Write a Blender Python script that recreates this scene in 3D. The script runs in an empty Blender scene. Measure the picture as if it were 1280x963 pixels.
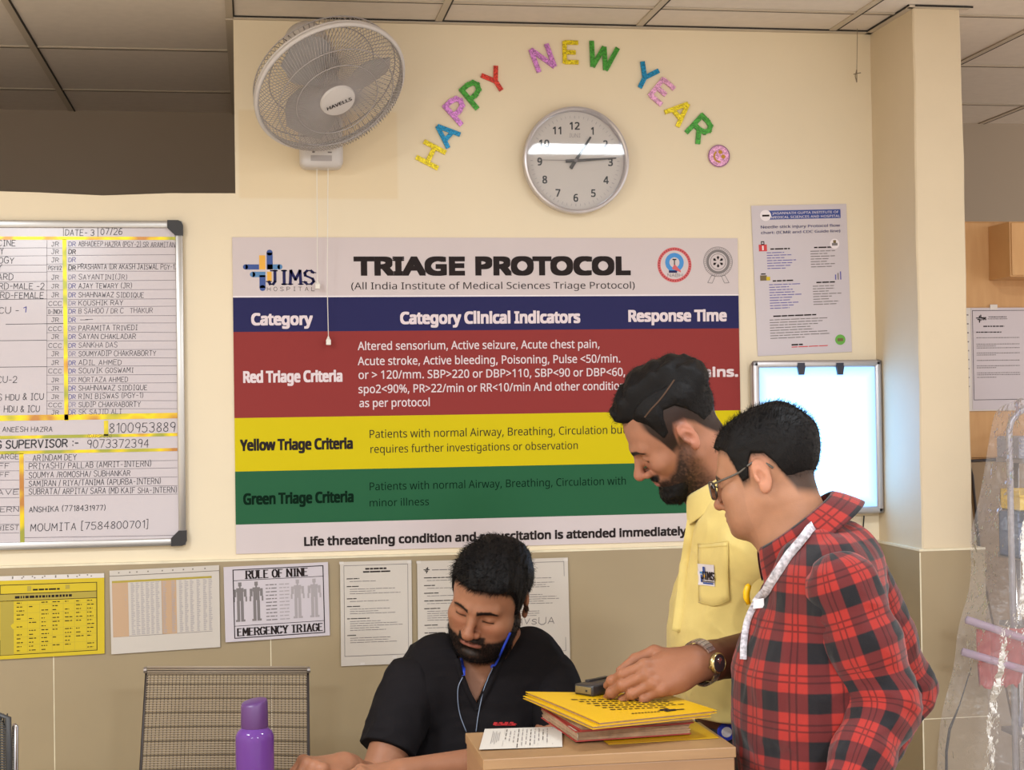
import bpy, bmesh, math, random
import numpy as np
from mathutils import Vector, Matrix

# ------------------------------------------------------------------ camera, world, lights, exposure
C = bpy.context.scene.collection
SC = bpy.context.scene
YAW, PIT, ROL, FPX = 0.15981649, 0.01377513, -0.01495974, 2020.674
CAM = np.array([0.0, -4.66936, 1.5])
def _basis():
    c, s = math.cos, math.sin
    f = np.array([s(YAW)*c(PIT), c(YAW)*c(PIT), s(PIT)])
    r = np.array([c(YAW), -s(YAW), 0.0]); u = np.cross(r, f)
    return r*c(ROL)+u*s(ROL), u*c(ROL)-r*s(ROL), f
CR, CU, CF = _basis()
cam = bpy.data.cameras.new('camera'); cam_o = bpy.data.objects.new('camera', cam); C.objects.link(cam_o)
cam.sensor_width = 36.0; cam.lens = FPX/1280*36.0; cam.clip_start = 0.05
M = Matrix.Identity(4)
for i in range(3):
    M[i][0], M[i][1], M[i][2], M[i][3] = CR[i], CU[i], -CF[i], CAM[i]
cam_o.matrix_world = M
SC.camera = cam_o
def P(px, py, Y=0.0):
    """point of the upright plane y = Y seen at photo position px, py"""
    d = CF + CR*((px-640)/FPX) - CU*((py-481.5)/FPX)
    return CAM + d*((Y-CAM[1])/d[1])
def PZ(px, py, z):
    """point of the level plane at height z seen at photo position px, py"""
    d = CF + CR*((px-640)/FPX) - CU*((py-481.5)/FPX)
    return CAM + d*((z-CAM[2])/d[2])
def V(px, py, Y=0.0): return Vector(P(px, py, Y))
def proj(p):
    d = np.asarray(p, float)-CAM; z = d@CF
    return 640+FPX*(d@CR)/z, 481.5-FPX*(d@CU)/z

SC.view_settings.view_transform = 'Standard'; SC.view_settings.look = 'None'
SC.view_settings.gamma = 1.0; SC.view_settings.use_curve_mapping = False
SC.view_settings.exposure = 1.52
w = bpy.data.worlds.new('world'); SC.world = w; w.use_nodes = True
w.node_tree.nodes['Background'].inputs[0].default_value = (1.0, 0.93, 0.86, 1)
w.node_tree.nodes['Background'].inputs[1].default_value = 0.5
def area(name, loc, size, power, col=(1, 0.88, 0.72), rot=(0, 0, 0), size_y=None):
    l = bpy.data.lights.new(name, 'AREA'); l.energy = power; l.color = col; l.size = size
    if size_y: l.shape = 'RECTANGLE'; l.size_y = size_y
    o = bpy.data.objects.new(name, l); C.objects.link(o); o.location = loc; o.rotation_euler = rot
    return o
WARM = (0.90, 1.0, 1.08)
area('led_panel', (1.46, -2.14, 2.595), 0.56, 8, WARM, size_y=0.26)
area('led_panel', (-1.25, -2.45, 2.595), 0.56, 22, WARM)
area('led_panel', (-1.25, -5.6, 2.595), 0.56, 42, WARM)
area('led_panel', (1.46, -5.6, 2.595), 0.56, 52, WARM)

# ------------------------------------------------------------------ materials
def lin(c):
    if isinstance(c, str):
        c = c.lstrip('#'); c = [int(c[i:i+2], 16)/255 for i in (0, 2, 4)]
    elif max(c) > 1.0: c = [v/255 for v in c]
    return tuple((v/12.92 if v <= 0.04045 else ((v+0.055)/1.055)**2.4) for v in c[:3])+(1.0,)
MATS = {}
def mat(name, col=(200, 200, 200), rough=0.5, metal=0.0, spec=0.5, noise=0.0, nscale=8.0, bump=0.0, bscale=60.0,
        trans=0.0, alpha=1.0, emit=None, estr=0.0, attr=None, coat=0.0, sss=0.0, sheen=0.0):
    m = bpy.data.materials.new(name); m.use_nodes = True
    nt = m.node_tree; b = nt.nodes['Principled BSDF']; L = nt.links.new
    b.inputs['Base Color'].default_value = lin(col); b.inputs['Roughness'].default_value = rough
    b.inputs['Metallic'].default_value = metal; b.inputs['Specular IOR Level'].default_value = spec
    b.inputs['Transmission Weight'].default_value = trans; b.inputs['Alpha'].default_value = alpha
    b.inputs['Coat Weight'].default_value = coat; b.inputs['Sheen Weight'].default_value = sheen
    if sss: b.inputs['Subsurface Weight'].default_value = sss; b.inputs['Subsurface Radius'].default_value = (0.012, 0.005, 0.003); b.inputs['Subsurface Scale'].default_value = 1.0
    if emit is not None:
        b.inputs['Emission Color'].default_value = lin(emit); b.inputs['Emission Strength'].default_value = estr
    tc = None
    def coord():
        nonlocal tc
        if tc is None: tc = nt.nodes.new('ShaderNodeTexCoord')
        return tc.outputs['Object']
    src = None
    if attr:
        a = nt.nodes.new('ShaderNodeAttribute'); a.attribute_name = attr; src = a.outputs['Color']
    if noise > 0:
        n = nt.nodes.new('ShaderNodeTexNoise'); n.inputs['Scale'].default_value = nscale; n.inputs['Detail'].default_value = 5
        L(coord(), n.inputs['Vector'])
        mr = nt.nodes.new('ShaderNodeMapRange'); mr.inputs['From Min'].default_value = 0.3; mr.inputs['From Max'].default_value = 0.7
        mr.inputs['To Min'].default_value = 1-noise; mr.inputs['To Max'].default_value = 1+noise
        L(n.outputs['Fac'], mr.inputs['Value'])
        mx = nt.nodes.new('ShaderNodeVectorMath'); mx.operation = 'SCALE'
        if src is not None: L(src, mx.inputs[0])
        else: mx.inputs[0].default_value = lin(col)[:3]
        L(mr.outputs['Result'], mx.inputs['Scale']); src = mx.outputs['Vector']
    if src is not None: L(src, b.inputs['Base Color'])
    if bump > 0:
        n = nt.nodes.new('ShaderNodeTexNoise'); n.inputs['Scale'].default_value = bscale; n.inputs['Detail'].default_value = 4
        L(coord(), n.inputs['Vector'])
        bp = nt.nodes.new('ShaderNodeBump'); bp.inputs['Strength'].default_value = bump; bp.inputs['Distance'].default_value = 0.004
        L(n.outputs['Fac'], bp.inputs['Height']); L(bp.outputs['Normal'], b.inputs['Normal'])
    MATS[name] = m
    return m
def wood(name, c1, c2, scale=(1, 1, 12), rough=0.45):
    m = mat(name, c1, rough); nt = m.node_tree; L = nt.links.new; b = nt.nodes['Principled BSDF']
    tc = nt.nodes.new('ShaderNodeTexCoord'); mp = nt.nodes.new('ShaderNodeMapping'); mp.inputs['Scale'].default_value = scale
    n = nt.nodes.new('ShaderNodeTexNoise'); n.inputs['Scale'].default_value = 3; n.inputs['Detail'].default_value = 6
    cr = nt.nodes.new('ShaderNodeValToRGB'); cr.color_ramp.elements[0].color = lin(c1); cr.color_ramp.elements[1].color = lin(c2)
    cr.color_ramp.elements[0].position = 0.3; cr.color_ramp.elements[1].position = 0.7
    L(tc.outputs['Object'], mp.inputs[0]); L(mp.outputs[0], n.inputs['Vector']); L(n.outputs['Fac'], cr.inputs[0]); L(cr.outputs[0], b.inputs['Base Color'])
    return m

# ------------------------------------------------------------------ mesh builder
class MB:
    def __init__(s): s.v, s.f, s.m = [], [], []
    def add(s, verts, faces, mi=0):
        o = len(s.v); s.v.extend([tuple(map(float, p)) for p in verts])
        for f in faces: s.f.append(tuple(i+o for i in f)); s.m.append(mi)
        return s
    def box(s, lo, hi, mi=0):
        x0, y0, z0 = lo; x1, y1, z1 = hi
        return s.add([(x0, y0, z0), (x1, y0, z0), (x1, y1, z0), (x0, y1, z0), (x0, y0, z1), (x1, y0, z1), (x1, y1, z1), (x0, y1, z1)],
                     [(0, 3, 2, 1), (4, 5, 6, 7), (0, 1, 5, 4), (1, 2, 6, 5), (2, 3, 7, 6), (3, 0, 4, 7)], mi)
    def rbox(s, lo, hi, r=0.004, mi=0, seg=2):
        bm = bmesh.new(); bmesh.ops.create_cube(bm, size=1)
        for v in bm.verts: v.co = Vector([(lo[i]+hi[i])/2+v.co[i]*(hi[i]-lo[i]) for i in range(3)])
        bmesh.ops.bevel(bm, geom=list(bm.edges), offset=r, segments=seg, affect='EDGES', profile=0.5)
        s.bm(bm, mi); return s
    def bm(s, bm, mi=0, M=None):
        bm.verts.index_update()
        s.add([(M @ v.co if M else v.co) for v in bm.verts], [[v.index for v in f.verts] for f in bm.faces], mi); bm.free()
    def tube(s, pts, r, n=8, mi=0, caps=True, closed=False):
        pts = [Vector(p) for p in pts]; N = len(pts)
        rs = r if hasattr(r, '__len__') else [r]*N
        T = []
        for i in range(N):
            a = pts[(i-1) % N] if (closed or i > 0) else pts[0]; b = pts[(i+1) % N] if (closed or i < N-1) else pts[-1]
            T.append((b-a).normalized())
        up = Vector((0, 0, 1)) if abs(T[0].z) < 0.9 else Vector((1, 0, 0))
        nrm = (up - T[0]*up.dot(T[0])).normalized(); vs = []
        for i in range(N):
            nrm = (nrm - T[i]*nrm.dot(T[i])).normalized(); bi = T[i].cross(nrm)
            for k in range(n):
                a = 2*math.pi*k/n; vs.append(pts[i]+(nrm*math.cos(a)+bi*math.sin(a))*rs[i])
        fs = []
        for i in range(N if closed else N-1):
            j = (i+1) % N
            for k in range(n): fs.append((i*n+k, i*n+(k+1) % n, j*n+(k+1) % n, j*n+k))
        if caps and not closed: fs.append(tuple(range(n))[::-1]); fs.append(tuple((N-1)*n+k for k in range(n)))
        return s.add(vs, fs, mi)
    def lathe(s, prof, M=None, n=32, mi=0):
        """profile of (radius, height) about local Z"""
        vs, fs = [], []
        for r, h in prof:
            for k in range(n): a = 2*math.pi*k/n; vs.append(Vector((r*math.cos(a), r*math.sin(a), h)))
        for i in range(len(prof)-1):
            for k in range(n): fs.append((i*n+k, i*n+(k+1) % n, (i+1)*n+(k+1) % n, (i+1)*n+k))
        fs.append(tuple(range(n))[::-1]); fs.append(tuple((len(prof)-1)*n+k for k in range(n)))
        if M is not None: vs = [M @ v for v in vs]
        return s.add(vs, fs, mi)
    def prism(s, poly, y0, y1, mi=0):
        """polygon in x,z extruded from y0 (front) to y1"""
        n = len(poly)
        vs = [(p[0], y0, p[1]) for p in poly]+[(p[0], y1, p[1]) for p in poly]
        fs = [tuple(range(n)), tuple(range(2*n-1, n-1, -1))]+[((i+1) % n, i, n+i, n+(i+1) % n) for i in range(n)]
        return s.add(vs, fs, mi)
    def build(s, name, mats, parent=None, smooth=False, loc=None, auto=None):
        me = bpy.data.meshes.new(name)
        off = Vector(loc) if loc is not None else (parent.location.copy() if parent is not None and parent.type == 'EMPTY' else (Vector(parent.get('_o', (0, 0, 0))) if parent is not None else Vector()))
        me.from_pydata([(v[0]-off.x, v[1]-off.y, v[2]-off.z) for v in s.v], [], s.f)
        if not isinstance(mats, (list, tuple)): mats = [mats]
        for m in mats: me.materials.append(MATS[m] if isinstance(m, str) else m)
        me.polygons.foreach_set('material_index', s.m)
        me.polygons.foreach_set('use_smooth', [smooth]*len(s.f))
        bm = bmesh.new(); bm.from_mesh(me); bmesh.ops.recalc_face_normals(bm, faces=bm.faces); bm.to_mesh(me); bm.free()
        if auto is not None:
            me.polygons.foreach_set('use_smooth', [True]*len(me.polygons)); me.set_sharp_from_angle(angle=math.radians(auto))
        me.update()
        o = bpy.data.objects.new(name, me); C.objects.link(o)
        if parent is None: o.location = off
        else: o.parent = parent
        o['_o'] = tuple(off)
        return o
def tag(o, label, cat, group=None, kind=None):
    if label: o['label'] = label
    if cat: o['category'] = cat
    if group: o['group'] = group
    if kind: o['kind'] = kind
    return o
def thing(name, label, cat, loc, group=None):
    o = bpy.data.objects.new(name, None); C.objects.link(o); o.location = Vector(loc); o.empty_display_size = 0.05
    return tag(o, label, cat, group)
def struct(o): o['kind'] = 'structure'; return o

# ------------------------------------------------------------------ lettering
_TC = {}
try: FONT = bpy.data.fonts.load(bpy.utils.resource_path('LOCAL')+'/datafiles/fonts/NotoSansHebrew-Regular.woff2')   # the sans serif that ships with Blender
except Exception: FONT = None
from mathutils.geometry import tessellate_polygon
def _inside(p, poly):
    c = False; n = len(poly)
    for i in range(n):
        a, b = poly[i], poly[i-1]
        if (a[1] > p[1]) != (b[1] > p[1]) and p[0] < (b[0]-a[0])*(p[1]-a[1])/(b[1]-a[1])+a[0]: c = not c
    return c
def _area(q): return 0.5*sum(q[i-1][0]*q[i][1]-q[i][0]*q[i-1][1] for i in range(len(q)))
def font_mesh(s, bold=0.0):
    """flat lettering in x,z; cap height 1; returns verts, faces, width"""
    key = s
    if key in _TC: return _TC[key]
    cu = bpy.data.curves.new('t', 'FONT'); cu.body = s; cu.font = FONT or cu.font; cu.size = 1.0
    ob = bpy.data.objects.new('t', cu); C.objects.link(ob)
    dg = bpy.context.evaluated_depsgraph_get(); dg.update()
    k = ob.evaluated_get(dg).to_curve(dg); cont = []
    for sp in k.splines:
        bp = sp.bezier_points; q = []
        for i in range(len(bp)):
            a, b = bp[i], bp[(i+1) % len(bp)]; p0, p1, p2, p3 = a.co, a.handle_right, b.handle_left, b.co
            st = ((p1-p0).cross(p3-p0)).length+((p2-p0).cross(p3-p0)).length < 1e-6
            for t in ((0.0,) if st else (0.0, .25, .5, .75)): u = 1-t; w_ = p0*u**3+p1*3*u*u*t+p2*3*u*t*t+p3*t**3; q.append((w_.x, w_.y))
        if len(q) > 2: cont.append(q)
    ob.evaluated_get(dg).to_curve_clear(); bpy.data.objects.remove(ob); bpy.data.curves.remove(cu)
    if not cont: _TC[key] = (np.zeros((0, 2)), [], 0); return _TC[key]
    ar = [_area(q) for q in cont]; sg = 1 if ar[int(np.argmax(np.abs(ar)))] > 0 else -1
    vs, fs = [], []
    for i, q in enumerate(cont):
        if ar[i]*sg < 0: continue
        loops = [q]+[h for j, h in enumerate(cont) if ar[j]*sg < 0 and _inside(h[0], q)]
        o = len(vs); fl = [p for l in loops for p in l]; vs += fl
        for t in tessellate_polygon([[Vector((p[0], p[1], 0)) for p in l] for l in loops]): fs.append(tuple(o+j for j in t))
    vs = np.array(vs); vs[:, 0] -= vs[:, 0].min(); vs = vs/(0.714 if FONT else 0.729)
    _TC[key] = (vs, fs, vs[:, 0].max())
    return _TC[key]
def put_text(mb, s, x0, x1, zb, cap, y, mi=0, bold=0.0, italic=0.0, M=None):
    """lettering on an upright plane y facing -y, fitted between x0 and x1, baseline zb, cap height cap"""
    vs, fs, wd = font_mesh(s, bold)
    if not len(vs): return
    b = bold*cap; sx = (x1-x0-2*b)/wd
    for k in range(9 if bold else 1):      # heavy type: the same outline struck over a small square
        dx, dz = (b+b*(k % 3-1), b*(k//3-1)*.9) if bold else (0, 0)
        pts = [(x0+dx+v[0]*sx+v[1]*cap*italic, y-k*0.00006, zb+dz+v[1]*cap) for v in vs]
        if M is not None: pts = [M @ Vector(p) for p in pts]
        mb.add(pts, fs, mi)
_G = {'A': '0,0 2,6 4,0;.8,2 3.2,2', 'B': '0,0 0,6 2.6,6 3.5,5.2 3.3,3.8 2.4,3.2 0,3.2;2.4,3.2 3.8,2.3 3.8,1 2.8,0 0,0', 'C': '4,5 3,6 1.2,6 0,4.6 0,1.4 1.2,0 3,0 4,1',
 'D': '0,0 0,6 2,6 3.8,4.6 3.8,1.4 2,0 0,0', 'E': '3.6,6 0,6 0,0 3.6,0;0,3.2 2.8,3.2', 'F': '3.6,6 0,6 0,0;0,3.2 2.8,3.2', 'G': '4,5 3,6 1.2,6 0,4.6 0,1.4 1.2,0 3,0 4,1 4,2.8 2.4,2.8',
 'H': '0,0 0,6;4,0 4,6;0,3.1 4,3.1', 'I': '.5,0 2.5,0;.5,6 2.5,6;1.5,0 1.5,6', 'J': '1,6 3.6,6;2.8,6 2.8,1.2 2,0 .8,0 .2,1.2', 'K': '0,0 0,6;3.8,6 0,2.6;1.2,3.6 4,0', 'L': '0,6 0,0 3.6,0',
 'M': '0,0 .3,6 2.2,2 4.1,6 4.4,0', 'N': '0,0 0,6 4,0 4,6', 'O': '1.3,0 0,1.6 0,4.4 1.3,6 2.7,6 4,4.4 4,1.6 2.7,0 1.3,0', 'P': '0,0 0,6 2.6,6 3.8,5 3.8,3.8 2.6,2.8 0,2.8',
 'Q': '1.3,0 0,1.6 0,4.4 1.3,6 2.7,6 4,4.4 4,1.6 2.7,0 1.3,0;2.6,1.6 4.2,-.4', 'R': '0,0 0,6 2.6,6 3.8,5 3.8,3.9 2.6,3 0,3;1.9,3 4,0', 'S': '3.8,5.1 2.8,6 1.2,6 .2,5 .4,3.8 3.4,2.4 3.9,1.2 2.8,0 1.1,0 0,1',
 'T': '0,6 4,6;2,6 2,0', 'U': '0,6 0,1.5 1.2,0 2.8,0 4,1.5 4,6', 'V': '0,6 2,0 4,6', 'W': '0,6 1.1,0 2.3,4 3.5,0 4.6,6', 'X': '0,0 4,6;0,6 4,0', 'Y': '0,6 2,3 4,6;2,3 2,0', 'Z': '0,6 4,6 0,0 4,0',
 '0': '1.2,0 0,1.6 0,4.4 1.2,6 2.4,6 3.6,4.4 3.6,1.6 2.4,0 1.2,0', '1': '.4,4.8 1.8,6 1.8,0', '2': '0,4.8 1,6 2.6,6 3.5,4.8 3.2,3.4 0,0 3.7,0', '3': '0,5.4 1,6 2.6,6 3.5,5 3.2,3.6 1.6,3.2 3.3,2.7 3.7,1.2 2.6,0 1,0 0,.8',
 '4': '2.8,0 2.8,6 0,2 3.8,2', '5': '3.4,6 .4,6 .2,3.4 2.2,3.8 3.6,2.6 3.5,1 2.3,0 .9,0 0,.8', '6': '3.2,5.6 2,6 .6,4.6 0,2 .9,0 2.5,0 3.5,1.3 3.2,2.9 1.8,3.4 .3,2.4', '7': '0,6 3.7,6 1.4,0',
 '8': '1.8,3.2 .5,4.2 .6,5.4 1.8,6 3,5.4 3.1,4.2 1.8,3.2 .2,2 .4,.6 1.8,0 3.2,.6 3.4,2 1.8,3.2', '9': '3.4,3.6 2,2.7 .5,3.4 .2,4.8 1.2,6 2.6,6 3.5,4.9 3.4,3.6 2.8,0', '(': '1.6,6.6 .6,5 .4,2 1.4,-.4', ')': '.2,6.6 1.2,5 1.4,2 .4,-.4',
 '[': '1.6,6.8 .4,6.8 .4,-.8 1.6,-.8', ']': '0,6.8 1.2,6.8 1.2,-.8 0,-.8', '/': '.2,-.4 2.2,6.4', '-': '.3,2.8 2.6,2.8', '.': '.3,0 .5,.3', ':': '.6,1 .8,1.3;.6,4 .8,4.3', '&': '3.8,0 .8,4.4 1,5.6 2,6 2.8,5 .2,2 .4,.5 1.6,0 3.6,2.4', ',': '.6,.4 .2,-1'}
def stroke_layout(s, rng=None, jit=0.0):
    out, x = [], 0.0
    for ch in s:
        g = _G.get(ch)
        if g is None: x += 2.6; continue
        k = 1+(rng.uniform(-jit, jit) if rng else 0); dz = rng.uniform(-jit, jit)*3 if rng else 0; mx = 0
        for pl in g.split(';'):
            pts = [tuple(map(float, q.split(','))) for q in pl.split()]
            mx = max(mx, max(q[0] for q in pts)); out.append([(x+q[0]*k+q[1]*0.06*(1 if rng else 0), q[1]*k+dz) for q in pts])
        x += mx*k+1.5
    return out, max(x-1.5, 1)
def put_strokes(mb, s, x0, x1, zb, cap, y, w, mi=0, rng=None, jit=0.0, serif=False, slope=0.0):
    """pen-drawn lettering: every stroke a narrow ribbon lying on the plane y"""
    lines, wd = stroke_layout(s.upper(), rng, jit); sx = (x1-x0)/wd; sz = cap/6
    for pl in lines:
        q = [(x0+p[0]*sx, zb+p[1]*sz+slope*p[0]*sx) for p in pl]
        for a, b in zip(q[:-1], q[1:]):
            dx, dz = b[0]-a[0], b[1]-a[1]; l = math.hypot(dx, dz)+1e-9; t = w
            if serif: t = w*(0.45+0.55*abs(dz)/l)
            nx, nz = -dz/l*t/2, dx/l*t/2; ex, ez = dx/l*t*0.3, dz/l*t*0.3
            mb.add([(a[0]-ex+nx, y, a[1]-ez+nz), (a[0]-ex-nx, y, a[1]-ez-nz), (b[0]+ex-nx, y, b[1]+ez-nz), (b[0]+ex+nx, y, b[1]+ez+nz)], [(0, 1, 2, 3)], mi)
        if serif:
            for e, o in ((q[0], q[1]), (q[-1], q[-2])):
                if abs(o[1]-e[1]) > abs(o[0]-e[0])*0.8 and q[0] != q[-1]:
                    mb.add([(e[0]-w*0.95, y, e[1]-w*.17), (e[0]+w*0.95, y, e[1]-w*.17), (e[0]+w*0.95, y, e[1]+w*.17), (e[0]-w*0.95, y, e[1]+w*.17)], [(0, 1, 2, 3)], mi)
def line(mb, a, b, w, y, mi=0):
    dx, dz = b[0]-a[0], b[1]-a[1]; l = math.hypot(dx, dz)+1e-9; nx, nz = -dz/l*w/2, dx/l*w/2
    mb.add([(a[0]+nx, y, a[1]+nz), (a[0]-nx, y, a[1]-nz), (b[0]-nx, y, b[1]-nz), (b[0]+nx, y, b[1]+nz)], [(0, 1, 2, 3)], mi)
def rect(mb, x0, x1, z0, z1, y, mi=0): mb.add([(x0, y, z0), (x1, y, z0), (x1, y, z1), (x0, y, z1)], [(0, 1, 2, 3)], mi)
def disc(mb, cx, cz, r, y, mi=0, r2=0.0, n=40, sx=1.0):
    if r2 <= 0: mb.add([(cx+sx*r*math.cos(2*math.pi*k/n), y, cz+r*math.sin(2*math.pi*k/n)) for k in range(n)], [tuple(range(n))], mi)
    else:
        vs = [(cx+sx*q*math.cos(2*math.pi*k/n), y, cz+q*math.sin(2*math.pi*k/n)) for q in (r, r2) for k in range(n)]
        mb.add(vs, [(k, (k+1) % n, n+(k+1) % n, n+k) for k in range(n)], mi)
def micro(mb, x0, x1, z, h, y, rng, mi=0, words=(2, 7)):
    """a line of print too small to read: word-length dashes"""
    x = x0
    while x < x1:
        l = min(rng.uniform(*words)*h*0.55, x1-x); rect(mb, x, x+l, z, z+h, y, mi); x += l+h*0.6
def W(px, py): p = P(px, py, 0.0); return p[0], p[2]

# ------------------------------------------------------------------ structure
mat('wall_paint', (230, 214, 186), 0.62, noise=0.03, nscale=2.0, bump=0.15, bscale=25)
_wp = MATS['wall_paint']; _nt = _wp.node_tree; _b = _nt.nodes['Principled BSDF']; _src = _b.inputs['Base Color'].links[0].from_socket   # an old repainted patch beside the fan
_tc = _nt.nodes.new('ShaderNodeTexCoord'); _sx = _nt.nodes.new('ShaderNodeSeparateXYZ'); _nt.links.new(_tc.outputs['Object'], _sx.inputs[0]); _m = None
_p0, _p1 = P(299, 248), P(496, 140)
for _o, _lo, _hi in ((_sx.outputs[0], _p0[0], _p1[0]), (_sx.outputs[2], _p0[2], _p1[2])):
    for _e, _sg in ((_lo, 1), (_hi, -1)):
        _r = _nt.nodes.new('ShaderNodeMapRange'); _r.inputs[1].default_value = _e-.004*_sg; _r.inputs[2].default_value = _e+.004*_sg; _nt.links.new(_o, _r.inputs[0])
        if _m is None: _m = _r.outputs[0]
        else: _k = _nt.nodes.new('ShaderNodeMath'); _k.operation = 'MULTIPLY'; _nt.links.new(_m, _k.inputs[0]); _nt.links.new(_r.outputs[0], _k.inputs[1]); _m = _k.outputs[0]
_mx = _nt.nodes.new('ShaderNodeMix'); _mx.data_type = 'RGBA'; _mx.inputs[7].default_value = lin((226, 206, 172)); _nt.links.new(_m, _mx.inputs[0]); _nt.links.new(_src, _mx.inputs[6]); _nt.links.new(_mx.outputs[2], _b.inputs['Base Color'])
mat('dado_tile', (160, 141, 110), 0.42, noise=0.05, nscale=3.0)
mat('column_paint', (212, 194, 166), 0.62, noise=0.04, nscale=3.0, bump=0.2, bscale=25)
mat('dado_edge', (226, 214, 186), 0.6, noise=0.1, nscale=20)
mat('far_wall', (176, 160, 142), 0.7)
mat('ceiling_tile', (218, 206, 194), 0.8, noise=0.03, nscale=30)
mat('ceiling_bar', (190, 176, 158), 0.5)
mat('gap_shade', (40, 34, 30), 0.8)  # near-black solid strips: the shade of the ceiling gaps put in as colour
mat('floor_tile', (196, 184, 168), 0.3, noise=0.06)
mat('paint_patch', (222, 198, 158), 0.62, noise=0.05, nscale=6)
ZC = 2.623
zlow = P(150, 242, 0)[2]; XW = P(293, 140, 0)[0]
mb = MB()
poly = [(-2.6, 0), (1.95, 0), (1.95, ZC), (XW, ZC)]
n = 14
for i in range(n+1):
    t = i/n; poly.append((XW+(-2.6-XW)*t, zlow+0.004*math.sin(i*2.1)+0.003*math.sin(i*4.7+1)))
mb.prism(poly, 0.0, 0.13); 
x0, z0 = W(497, 248); x1, z1 = W(299, 130)
struct(mb.build('wall_back', ['wall_paint']))
# column, its plaster a little uneven down the edges
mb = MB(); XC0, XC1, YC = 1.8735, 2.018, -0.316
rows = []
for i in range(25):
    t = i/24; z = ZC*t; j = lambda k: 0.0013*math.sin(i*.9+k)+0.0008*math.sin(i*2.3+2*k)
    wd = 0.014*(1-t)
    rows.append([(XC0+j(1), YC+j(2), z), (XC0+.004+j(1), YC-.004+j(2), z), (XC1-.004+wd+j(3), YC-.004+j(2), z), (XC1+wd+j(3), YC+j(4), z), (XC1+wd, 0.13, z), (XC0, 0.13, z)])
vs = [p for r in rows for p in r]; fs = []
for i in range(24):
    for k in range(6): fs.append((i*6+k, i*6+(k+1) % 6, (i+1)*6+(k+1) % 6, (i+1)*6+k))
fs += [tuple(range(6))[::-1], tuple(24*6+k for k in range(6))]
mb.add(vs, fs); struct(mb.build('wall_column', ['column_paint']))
# tiled dado with a rough plaster top edge
ZD = 1.081
mb = MB()
def dado(x0, x1, y0, y1):
    mb.box((x0, y0, 0), (x1, y1, ZD-0.006), 0); mb.box((x0-.001, y0-.001, ZD-0.006), (x1+.001, y1+.001, ZD), 1)
dado(-2.6, XC0-0.012, -0.014, 0.001)
for jx in (-1.15, -0.553, 0.045, 0.643, 1.24):
    mb.box((jx-.0012, -0.0148, 0), (jx+.0012, -0.013, 0.98), 1)
struct(mb.build('trim_1', ['dado_tile', 'dado_edge']))
mb = MB()
dado(XC0-0.014, XC1+0.038, YC-0.016, 0.10)
mb.box((XC0-0.0148, YC-.0168, 0), (XC0-0.011, YC-.0155, ZD-.01), 1)
mb.box((XC0-0.0148, YC-.0168, 0.60), (XC1+.0385, 0.0, 0.6025), 1)
struct(mb.build('trim_2', ['dado_tile', 'dado_edge']))
# suspended ceiling: tiles in a T-bar grid
GX = [-0.645+0.598*k for k in range(-5, 10)]; GY = [-0.232+0.665*k for k in range(-9, 5)]
mb = MB()
for i in range(len(GX)-1):
    for j in range(len(GY)-1):
        mb.box((GX[i]+.012, GY[j]+.012, ZC+.004), (GX[i+1]-.012, GY[j+1]-.012, ZC+.02), 0)
mb.box((GX[0], GY[0], ZC+.02), (GX[-1], GY[-1], ZC+.06), 2)
for x in GX: mb.box((x-.012, GY[0], ZC), (x+.008, GY[-1], ZC+.021), 1); mb.box((x+.008, GY[0], ZC-.0005), (x+.0125, GY[-1], ZC+.021), 2)
for y in GY: mb.box((GX[0], y-.010, ZC+.0005), (GX[-1], y+.012, ZC+.0205), 1); mb.box((GX[0], y+.004, ZC+.0002), (GX[-1], y+.0095, ZC+.0205), 2)
struct(mb.build('ceiling', ['ceiling_tile', 'ceiling_bar', 'gap_shade']))
mb = MB()
mb.box((XW, -0.022, ZC-.004), (1.95, 0.0, ZC+.004), 0); mb.box((XW, -0.024, ZC-.001), (1.9, -0.0215, ZC+.003), 1)
mb.box((XW-.022, 0, ZC-.004), (XW, 1.6, ZC+.004), 0)
mb.box((XC0-.018, YC-.02, ZC-.004), (XC0, 0, ZC+.003), 0); mb.box((XC0-.02, YC-.022, ZC-.002), (XC0-.017, -0.02, ZC+.003), 1)
mb.box((XC0-.02, YC-.022, ZC-.004), (XC1+.02, YC-.004, ZC+.003), 0); mb.box((XC0, YC-.0235, ZC-.002), (XC1+.03, YC-.0215, ZC+.003), 1)
struct(mb.build('trim_3', ['ceiling_bar', 'gap_shade']))
struct(MB().box((-3.6, 1.5, 0), (5.2, 1.6, ZC+.05)).build('wall_far', ['far_wall']))
struct(MB().box((-2.72, -6.4, 0), (-2.6, 1.5, ZC+.05)).build('wall_left', ['wall_paint']))
struct(MB().box((-3.8, -6.4, -0.05), (5.4, 2.1, 0.0)).build('floor', ['floor_tile']))
# ------------------------------------------------------------------ printed and written things on the wall
rng = random.Random(7)
mat('print_white', (206, 193, 194), 0.5, spec=.2, noise=0.015, nscale=5); mat('print_navy', (36, 35, 84), 0.5, spec=.15); mat('print_red', (140, 50, 48), 0.5, spec=.15)
mat('print_yellow', (206, 186, 0), 0.5, spec=.15); mat('print_green', (36, 92, 60), 0.5, spec=.15)
mat('ink_black', (42, 34, 34), 0.6, spec=.1); mat('ink_dark_green', (10, 36, 22), 0.6, spec=.05); mat('ink_pale', (222, 205, 210), 0.45)
mat('logo_blue', (28, 66, 140), 0.4); mat('logo_light_blue', (70, 122, 172), 0.4); mat('logo_amber', (228, 166, 40), 0.4); mat('seal_red', (206, 84, 88), 0.45); mat('seal_blue', (52, 134, 204), 0.45)
mat('ink_grey', (120, 112, 112), 0.5); mat('ink_light', (165, 156, 158), 0.5)
def at(px, py, dy=0.0): p = P(px, py, dy); return p[0], p[2]
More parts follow.
